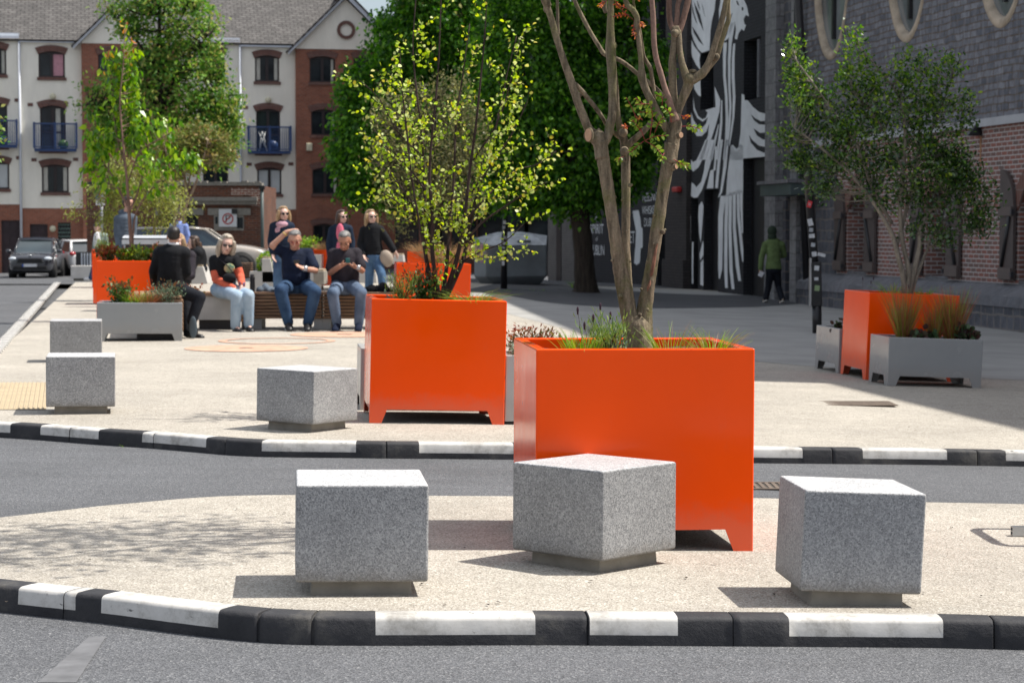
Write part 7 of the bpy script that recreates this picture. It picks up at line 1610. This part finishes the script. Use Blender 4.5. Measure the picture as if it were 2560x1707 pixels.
c = at(452, 780, 24.35); g = T(c.x, 24.35)
t = thing('timber_bench', 'timber-slatted bench under the man in the black suit, ending at the wide grey planter', 'bench', (c.x, 24.35, g), R(10), 'curved timber benches on the plaza')
m = MB(); m.bx(-.50, .0, .05, 2.2, .0, .10); m.build('concrete_base', 'dark_panel', t)
m = MB()
for i in range(7): z = .105+.052*i; m.bx(-.53, .03, 0, 2.25, z, z+.04)
m.build('side_slats', 'timber', t, bevel=.003)
m = MB()
for i in range(8): m.bx(-.53+.07*i, -.475+.07*i, 0, 2.25, .471, .50)
m.build('seat_slats', 'timber', t, bevel=.003)
def simple_thing(name, label, cat, mb, mat, bevel=0, group=None, smooth=None):
    o = mb.build(name, mat, None, bevel=bevel, smooth=smooth); tag(o, label, cat, group); return o
bt = at(*z3(600, 840), 27.05); seat_z = T(bt.x, 27)+.47
fl = thing('travel_flask', 'black cylindrical flask standing on the bench beside the woman with coral sleeves', 'flask', (bt.x, 27.1, seat_z))
m = MB(); m.tube([(0, 0, 0), (0, 0, .19)], .033, 16); m.build('flask_body', 'black_metal', fl, bevel=.003); m = MB(); m.tube([(0, 0, .191), (0, 0, .225)], [.03, .026], 16); m.build('lid', 'dark_panel', fl, bevel=.003)
def heap(name, label, cat, zf, x0, x1, y0, y1, Y, mat, seed, d=.2):
    rs = random.Random(seed); m = MB(); u0, v0 = zf(x0, y0); u1, v1 = zf(x1, y1); p, q_ = at(u0, v1, Y), at(u1, v0, Y); w, h = q_.x-p.x, q_.z-p.z
    for i in range(14):
        x = p.x+w*rs.uniform(.1, .9); hh = h*(1-abs((x-p.x)/w-.5)*1.2)*rs.uniform(.5, 1); m.ball((x, Y+rs.uniform(-d, d)*.5, p.z+hh*.4), (w*rs.uniform(.10, .22), d*.4, hh*.5), rot=Matrix.Rotation(rs.uniform(-.6, .6), 3, 'Y'), nu=10, nv=8)
    o = vox(m, name, mat, .012, None, 2); tag(o, label, cat); return o
heap('folded_jacket', 'crumpled dark blue jacket on the bench between the woman and the man in the polo', 'jacket', z3, 632, 800, 742, 846, 27.25, 'cloth_grey', 2)
heap('backpack', 'black backpack and coat heap on the bench behind the birch planter', 'backpack', z3, 1545, 1765, 712, 850, 27.3, 'cloth_black', 3)
# pale wedge benches and deck seats further back
def wedge(label, x0, x1, y0, y1, zf, Y, mat='concrete_pale', slant=.25, top='timber_pale', d=.6):
    u0, v0 = zf(x0, y0); u1, v1 = zf(x1, y1); p, q_ = at(u0, v1, Y), at(u1, v0, Y); w = q_.x-p.x; h = q_.z-p.z; t = thing('wedge_bench', label, 'bench', (p.x, Y, p.z), 0, 'pale wedge benches at the back of the plaza')
    m = MB(); m.prism([(0, 0, 0), (w, 0, 0), (w-w*slant if slant > 0 else w, 0, h), (0 if slant > 0 else -w*slant, 0, h)], (0, d, 0)); m.build('concrete_body', mat, t, bevel=.01)
    m = MB(); x0_, x1_ = (.01, w*(1-slant)-.01) if slant > 0 else (-w*slant+.01, w-.01)
    for i in range(6): m.bx(x0_, x1_, .01+i*d/6.2, .01+(i+.85)*d/6.2, h, h+.03)
    m.build('seat_slats', top, t)
wedge('pale concrete wedge seat under the dark-haired woman in black', 90, 232, 622, 768, z3, 35.8, slant=.28)
wedge('pale wedge seat with timber treads right of the small round topiary', 684, 790, 555, 758, z3, 34.0, slant=.35)
wedge('low square concrete seat between the two men with phones', 1112, 1202, 662, 772, z3, 31.5, 'concrete', slant=.02)
wedge('pale timber-topped deck seat behind the walking woman', 1700, 1868, 528, 600, z3, 42, slant=.05)
wedge('pale timber bench far behind the walking woman, lower step', 1480, 1640, 672, 760, z3, 34.5, slant=.04)
u0, v0 = z3(470, 590); u1, v1 = z3(592, 715); p, q_ = at(u0, v1, 38), at(u1, v0, 38)
t = thing('timber_screen', 'low horizontal timber screen in front of the beige car', 'screen', (p.x, 38, p.z)); m = MB()
for i in range(8): m.bx(0, q_.x-p.x, 0, .3, .02+(q_.z-p.z)*i/8, (q_.z-p.z)*(i+.85)/8)
m.build('boards', 'timber', t)
c = at(*z3(580, 715), 34); w = .34
tp = planter('square_planter', 'small square grey planter holding a clipped round ball of box', 'planter', Vector((c.x, 34, T(c.x, 34))), .55, .5, .60, 0, 0, 'grey_pale_paint', leg=.02)
bpy.context.view_layer.update()
rs = np.random.RandomState(5); n = 900; dd = rs.normal(size=(n, 3)); dd /= np.linalg.norm(dd, axis=1, keepdims=True); cc = np.array(tp.matrix_world @ Vector((.29, .25, .72)))
tb = thing('topiary_ball', 'small clipped bright green ball shrub in the square grey planter', 'shrub', tuple(cc), group=GP); leaves('foliage', dd*rs.uniform(.85, 1, n)[:, None]*.19, dd, rs.uniform(.03, .045, n), .6, 'leaf_green', tb, 'oval', rs)
m = MB(); m.tube([(0, 0, -.22), (0, 0, 0)], .012, 6); m.build('stem', 'bark_birch', tb)
shrub('low_shrub', 'bright green bush just right of the man in the polo, behind him', 'shrub', at(*z3(1060, 462), 44.6)-Vector((0, 0, .02)), .28, .26, 320, .06, 'leaf_green', 77, 'oval', .6, .6, 14)
c = at(*z3(1060, 470), 44.5); c.z = T(c.x, 44.5); PZ = planter('low_planter', 'small planter under the bright green bush behind the man in the polo', 'planter', c-Vector((.3, .1, 0)), .6, .6, .75, 0, 0, 'grey_pale_paint', group=GG)
# cabinet with rounded silver lid
p, q_ = at(305, 632, 33), at(420, 590, 33); g = T(p.x, 33)
t = thing('street_cabinet', 'dark cabinet with a rounded silver lid behind the cherry planter', 'cabinet', (p.x, 33, g)); w = q_.x-p.x; h = q_.z-g
m = MB(); m.bx(.03, w-.03, .05, .5, .1, h-.10); m.build('body', 'dark_panel', t, bevel=.01)
m = MB(); P = [(0, .0, h-.13), (0, .0, h-.03)]+[(0, .27-.27*math.cos(a), h-.06+.07*math.sin(a)) for a in [math.pi*k/10 for k in range(11)]]+[(0, .54, h-.13)]; m.prism(P, (w, 0, 0)); m.build('lid', 'silver_top', t, bevel=.01)
m = MB()
for x in (.03, w-.05): m.bx(x, x+.03, -.02, .02, 0, h-.14)
m.build('legs', 'steel', t)
# barrier
p, q_ = at(189, 668, 58), at(228, 630, 58); t = thing('barrier', 'black barrier with white upright bars behind the far concrete block', 'barrier', (p.x, 58, p.z)); w = q_.x-p.x; h = q_.z-p.z
m = MB(); m.bx(0, w, .03, .08, 0, h); m.build('board', 'black_metal', t)
m = MB()
for i in range(4): m.bx(w*(.35+.18*i), w*(.35+.18*i)+.035, 0, .028, .05, h-.03)
m.build('white_bars', 'white_trim', t)
# street sign
p = at(256, 690, 52); g = T(p.x, 52); t = thing('street_sign', 'parking sign on a slim grey pole at the left of the brick building', 'sign', (p.x, 52, g))
m = MB(); m.tube([(0, 0, 0), (0, 0, at(256, 470, 52).z-g)], .035, 8); m.build('pole', 'steel', t)
a, b = at(238, 498, 51.9), at(263, 475, 51.9); m = MB(); m.bx(a.x-p.x, b.x-p.x, -.08, -.05, a.z-g, b.z-g); bd = m.build('blue_board', 'sign_blue', t)
m = MB(); circ(m, (b.x-p.x)-.05, (a.z+b.z)/2-g, 0, .10, -.084, 20); circ(m, (b.x-p.x)-.05, (a.z+b.z)/2-g, .08, .11, -.087, 20, 1); m.build('red_ring', ['sign_white', 'sign_red'], t, fix=False)
a, b = at(239, 513, 51.9), at(261, 500, 51.9); m = MB(); m.bx(a.x-p.x, b.x-p.x, -.08, -.05, a.z-g, b.z-g); m.build('white_plate', 'sign_white', t); text('2', t, 'sign_black', a.x-p.x+.03, a.x-p.x+.10, a.z-g+.02, b.z-g-.02, -.083)
# black posts
p = G(1260, 722); t = thing('stickered_post', 'short black post covered in stickers in front of the dark bottle bank', 'post', tuple(p)); hh = at(1262, 538, p.y).z-p.z
m = MB(); m.tube([(0, 0, 0), (0, 0, .9), (.03, 0, hh)], [.075, .072, .06], 12); m.build('post', 'black_metal', t)
rs = random.Random(8)
for i in range(9):
    z = hh*(.35+.62*i/9); m = MB(); m.box((rs.uniform(-.03, .03), -.072, z), (.06, .012, rs.uniform(.04, .10))); m.build('sticker', rs.choice(['sticker_white', 'igloo_top', 'sticker_white']), t)
p = G(2043, 833); Yp = p.y; t = thing('leaning_pole', 'tall leaning black street pole with stickers and a thick lower sleeve', 'pole', tuple(p))
def pl(u, v): q_ = at(u, v, Yp); return q_-p
m = MB(); m.tube([pl(2036, 665), pl(2019, 420), pl(2008, 200), pl(1996, 0), pl(1988, -140)], [.062, .060, .058, .056, .055], 14); m.build('pole', 'black_metal', t)
m = MB(); m.tube([pl(2043, 833), pl(2042, 765)], .066, 14); m.build('pole_base', 'black_metal', t)
m = MB(); m.box((pl(2040, 710)), (.145, .13, pl(2040, 655).z-pl(2040, 766).z), rot=Matrix.Rotation(-.03, 3, 'Y')); m.build('sleeve', 'black_metal', t, bevel=.012)
m = MB(); m.box(pl(2027, 705)+Vector((-.01, -.01, 0)), (.02, .10, pl(2040, 650).z-pl(2040, 770).z)); m.build('side_rail', 'steel', t)
for u, v, w, h, mt in ((2022, 511, .055, .085, 'sticker_red'), (2024, 556, .06, .09, 'sticker_white'), (2026, 575, .05, .05, 'igloo_top'), (2028, 590, .07, .05, 'sticker_white'), (2031, 612, .05, .05, 'igloo_top'), (2034, 635, .06, .06, 'sticker_white'), (2040, 670, .06, .06, 'sticker_white'), (2039, 697, .05, .04, 'sticker_white'), (2041, 720, .06, .07, 'sticker_green'), (2052, 637, .10, .04, 'sticker_white')):
    m = MB(); c = pl(u, v); m.box((c.x, -.066 if v < 650 else -.068, c.z), (w*1.1, .012, h*1.1), rot=Matrix.Rotation(rs.uniform(-.3, .3), 3, 'Y')); m.build('sticker', mt, t)
text('N', t, 'sticker_white', pl(2022, 511).x-.012, pl(2022, 511).x+.012, pl(2022, 511).z-.02, pl(2022, 511).z+.025, -.0735)
# bottle bank
p = G(1280, 712); Yb = p.y+.3; g = T(.6, Yb); t = thing('bottle_bank', 'large dark grey faceted recycling container with a pale sloping roof', 'recycling bin', (at(1188, 712, Yb).x, Yb, g))
X0 = at(1188, 700, Yb).x; L = lambda u, v, dy: (at(u, v, Yb+dy).x-X0, dy, at(u, v, Yb).z-g)
zi = Z(900, 560, .22109)
def I(x, y, dy): u, v = zi(x, y); return L(u, v, dy)
m = MB(); P = [I(1290, 600, .55), I(1290, 165, .55), I(1420, 245, 0), I(1420, 600, 0), I(2110, 240, 0), I(2110, 590, 0), I(2115, 135, 1.3), I(2115, 590, 1.3), I(1400, 165, 1.5), I(1400, 600, 1.5), I(1520, 690, .2), I(2030, 690, .2), I(2030, 690, 1.2), I(1420, 690, 1.2), I(1360, 680, .6)]
m.add(P, [(0, 1, 2, 3), (3, 2, 4, 5), (5, 4, 6, 7), (7, 6, 8, 9), (9, 8, 1, 0), (3, 5, 11, 10), (5, 7, 12, 11), (7, 9, 13, 12), (9, 0, 14, 13), (0, 3, 10, 14), (10, 11, 12, 13, 14)]); m.build('body', 'igloo_grey', t, bevel=.03)
m = MB(); A = [I(1425, 243, -.01), I(2106, 238, -.01), I(1990, 140, .35), I(1510, 135, .35)]; m.add(A+[I(1290, 163, .54), I(2115, 133, 1.3), I(1820, 88, .9), I(1560, 92, .9), I(1400, 163, 1.5)], [(0, 1, 2, 3), (0, 3, 7, 4), (1, 5, 6, 2), (3, 2, 6, 7), (4, 7, 6, 5, 8)], 0); m.build('roof', 'igloo_top', t)
m = MB(); m.bx(I(1780, 200, 0)[0], I(1790, 200, 0)[0]+.3, -.02, .02, I(1780, 215, 0)[2], I(1780, 185, 0)[2]); m.build('slot', 'igloo_grey', t)
m = MB(); m.box(I(1310, 205, .40), (.10, .02, .22)); m.build('green_label', 'grille_green', t); m = MB(); m.box(I(1385, 330, .12), (.10, .02, .45)); m.build('faded_poster', 'scarf', t)
# bicycle stand at the right edge
p = G(2529, 1338); t = thing('bicycle_stand', 'steel bicycle stand at the right edge, only a low tube end in view', 'bicycle stand', (p.x, p.y, p.z))
m = MB(); zt = .045; w = .9
for a, b in (((0, 0), (w, .016)), ): pass
m.bx(.0, w, -.012, .012, .018, .022); m.bx(0, w, -.022, -.014, .0, .04); m.bx(0, w, .014, .022, 0, .04); m.bx(0, w, -.014, .014, .036, .040); m.bx(0, w, -.014, .014, 0, .004); m.build('ground_tube', 'steel', t)
m = MB(); P = []; x = .36; hh = .84; y0, y1 = -.28, .26; r = .10
P = [(x, y0, 0), (x, y0, hh-r)]+[(x, y0+r-r*math.cos(a), hh-r+r*math.sin(a)) for a in [math.pi/2*k/6 for k in range(1, 7)]]+[(x, y1-r+r*math.sin(a), hh-r+r*math.cos(a)) for a in [math.pi/2*k/6 for k in range(0, 7)]]+[(x, y1, 0)]
m.tube(P, .024, 12); m.build('hoop', 'steel', t)

# ------------------------------------------------------------------ cars
def car(name, label, cat, loc, heading, paint, L=4.0, W=1.75, Hh=1.5, kind='hatch', front=True, lower='rubber', group='parked cars'):
    """local +x is forward"""
    t = thing(name, label, cat, loc, math.atan2(heading[1], heading[0]), group); hw = W/2; belt = .60*Hh+.03; sill = .20; hl = L/2
    hood = .62*Hh if kind != 'suv' else .64*Hh
    # body stations: x, half width, shoulder z, centre z, bottom z
    S = [(hl, .62*hw, .46*Hh, .48*Hh, .30), (hl-.05, .80*hw, .50*Hh, .53*Hh, .24), (hl-.25, .95*hw, .55*Hh, .585*Hh, .22), (hl-.6, hw, .58*Hh, hood, .20), (hl-.95, hw, .61*Hh, hood+.04, .20), (hl-1.25, hw, belt, belt+.02, .20), (0, hw*1.0, belt+.01, belt+.02, .20), (-hl+.9, hw, belt+.03, belt+.05, .20), (-hl+.45, hw, belt+.04, belt+.05, .20), (-hl+.15, .97*hw, belt, belt+.02, .24), (-hl+.03, .90*hw, .56*Hh, .57*Hh, .28), (-hl, .75*hw, .50*Hh, .50*Hh, .34)]
    m = MB(); k = 0; vs = []; ring = 0
    for x, w, zs, zc, zb in S:
        half = [(0, zb), (w*.86, zb), (w*.965, zb+.07), (w*1.0, zb+(zs-zb)*.45), (w*.995, zb+(zs-zb)*.75), (w*.955, zs), (w*.86, zs+(zc-zs)*.55), (w*.45, zc), (0, zc+.005)]
        full = [(-y, z) for y, z in half]+[(y, z) for y, z in reversed(half[1:-1])]; ring = len(full); vs += [(x, y, z) for y, z in full]
    n = len(S); fs = [(i*ring+j, i*ring+(j+1) % ring, (i+1)*ring+(j+1) % ring, (i+1)*ring+j) for i in range(n-1) for j in range(ring)]+[tuple(range(ring-1, -1, -1)), tuple((n-1)*ring+j for j in range(ring))]
    m.add(vs, fs, smooth=True); bo = m.build('body', paint, t); sb = bo.modifiers.new('s', 'SUBSURF'); sb.levels = 1; sb.render_levels = 2
    # cabin glass and roof
    rf = Hh; xa, xb, xc, xd = hl-1.05, hl-1.72, -hl+.62, -hl+.18
    if kind == 'suv': xa, xb, xc, xd = hl-1.15, hl-1.85, -hl+.55, -hl+.15
    m = MB(); wb, wt = hw*.90, hw*.72
    P = [(xa, -wb*.93, belt-.02), (xa, wb*.93, belt-.02), (xb, -wt, rf-.09), (xb, wt, rf-.09), (xc, -wt, rf-.08), (xc, wt, rf-.08), (xd, -wb*.95, belt), (xd, wb*.95, belt), (0, -wb*1.02, belt), (0, wb*1.02, belt), (0, -wt*1.03, rf-.06), (0, wt*1.03, rf-.06)]
    m.add(P, [(0, 1, 3, 2), (6, 4, 5, 7), (0, 2, 10, 8), (8, 10, 4, 6), (1, 9, 11, 3), (9, 7, 5, 11), (2, 3, 11, 10), (10, 11, 5, 4)]); gl = m.build('windows', 'glass_car', t, bevel=.03)
    m = MB(); vs = []; R_ = [(xb+.06, wt*.98, rf-.085), (xb-.25, wt*1.04, rf-.02), (0, wt*1.07, rf), (xc+.2, wt*1.04, rf-.02), (xc-.12, wt*.98, rf-.07)]
    for x, w, z in R_: vs += [(x, -w, z-.05), (x, -w*.93, z-.008), (x, 0, z+.015), (x, w*.93, z-.008), (x, w, z-.05)]
    m.add(vs, [(i*5+j, i*5+j+1, (i+1)*5+j+1, (i+1)*5+j) for i in range(4) for j in range(4)], smooth=True); o = m.build('roof', paint, t); s_ = o.modifiers.new('s', 'SOLIDIFY'); s_.thickness = .03
    m = MB()
    for s_ in (-1, 1):
        m.tube([(xa+.03, s_*wb*.94, belt-.02), (xb, s_*wt*1.01, rf-.08)], .035, 8); m.tube([(xd+.0, s_*wb*.95, belt), (xc, s_*wt*1.0, rf-.08)], .055, 8); m.tube([(xb-.02, s_*wt*1.02, rf-.075), (0, s_*wt*1.06, rf-.045), (xc, s_*wt*1.02, rf-.07)], .032, 8)
        m.tube([(-.15, s_*wb*1.01, belt), (-.2, s_*wt*1.04, rf-.06)], .03, 6)
    m.build('pillars', paint, t)
    for fx_, sx in ((hl-.78, 1), (-hl+.72, 1)):
        for s_ in (-1, 1):
            wr_ = .315 if kind != 'suv' else .35; y = s_*(hw-.10)
            m = MB(); n = 28; prof = [(.215, -.10), (.29, -.11), (.315, -.08), (.315, .08), (.29, .11), (.215, .10)]; k = wr_/.315
            for i in range(n):
                a = 2*math.pi*i/n
                for r_, yy in prof: m.v.append((fx_+r_*k*math.cos(a), y+yy, wr_+r_*k*math.sin(a)))
            q = len(prof)
            for i in range(n):
                for j in range(q): m.f.append((i*q+j, i*q+(j+1) % q, ((i+1) % n)*q+(j+1) % q, ((i+1) % n)*q+j)); m.m.append(0); m.sm.append(True)
            wh_ = m.build('wheel', 'rubber', t)
            m = MB(); m.tube([(fx_, y+s_*.055, wr_), (fx_, y+s_*.075, wr_)], .06, 12)
            for i in range(7):
                a = 2*math.pi*i/7; m.box((fx_+.12*math.cos(a), y+s_*.07, wr_+.12*math.sin(a)), (.20, .02, .045), rot=Matrix.Rotation(-a, 3, 'Y'))
            P = [(fx_+.215*k*math.cos(2*math.pi*i/24), y+s_*.08, wr_+.215*k*math.sin(2*math.pi*i/24)) for i in range(25)]; m.tube(P, .016, 6, caps=False); m.build('rim', 'rim', wh_)
            m = MB(); m.tube([(fx_, s_*(hw-.25), wr_+.02), (fx_, s_*(hw+.004), wr_+.02)], wr_*1.16, 28); m.build('wheel_arch', 'rubber', t)
    m = MB(); m.bx(-hl+.3, hl-.4, -hw*.93, hw*.93, .16, .24); m.build('sill', 'rubber', t)
    # front
    m = MB(); m.box((hl+.004, 0, .43*Hh), (.05, W*.56, .17), top=.9); m.box((hl+.0, 0, .25*Hh), (.07, W*.72, .13)); m.build('grille', 'rubber', t, bevel=.02)
    for s_ in (-1, 1):
        m = MB(); m.ball((hl-.14, s_*hw*.74, .475*Hh), (.17, .17, .075), rot=Matrix.Rotation(-s_*.75, 3, 'Z')); m.build('headlight', 'lamp_glass', t)
        m = MB(); m.ball((-hl+.09, s_*hw*.80, .60*Hh), (.10, .15, .085), rot=Matrix.Rotation(s_*.5, 3, 'Z')); m.build('tail_light', 'tail_red', t)
        m = MB(); m.ball((xa-.12, s_*(hw+.09), belt+.06), (.07, .11, .075)); m.tube([(xa-.12, s_*(hw*.9), belt+.0), (xa-.12, s_*(hw+.05), belt+.04)], .025, 6); m.build('mirror', paint, t)
    m = MB(); m.bx(hl+.03, hl+.045, -.23, .26, .31*Hh-.055, .31*Hh+.055); m.bx(-hl-.03, -hl-.015, -.26, .26, .42*Hh-.055, .42*Hh+.055); np_ = m.build('number_plate', 'plate_white', t)
    m = MB(); m.bx(hl+.03, hl+.046, -.29, -.231, .31*Hh-.055, .31*Hh+.055); m.build('plate_band', 'plate_blue', np_)
    m = MB(); m.bx(-hl-.02, -hl+.2, -hw*.9, hw*.9, .24, .40); m.build('rear_bumper', 'rubber', t, bevel=.04)
    m = MB(); m.ball((hl-.06, 0, .55*Hh), (.03, .05, .04)); m.build('badge', 'rim', t)
    return t
p = at(66, 690, 80.5); c1 = car('hatchback', 'dark grey hatchback facing the camera on the side road at far left', 'car', (p.x, 82.3, T(p.x, 80)+.0), (.09, -1), 'car_dark', 3.9, 1.74, 1.52)
p = at(196, 690, 86); c2_ = car('hatchback', 'white car seen from behind, parked beside the dark hatchback', 'car', (p.x, 86.0, T(p.x, 86)+.02), (-.42, .9), 'car_white', 4.1, 1.72, 1.42, 'hatch')
p = at(478, 690, 62); c3_ = car('estate_car', 'pale beige car parked side-on behind the seated people, facing right', 'car', (p.x, 62.4, T(p.x, 62)), (1, .03), 'car_beige', 4.55, 1.8, 1.50, 'suv')
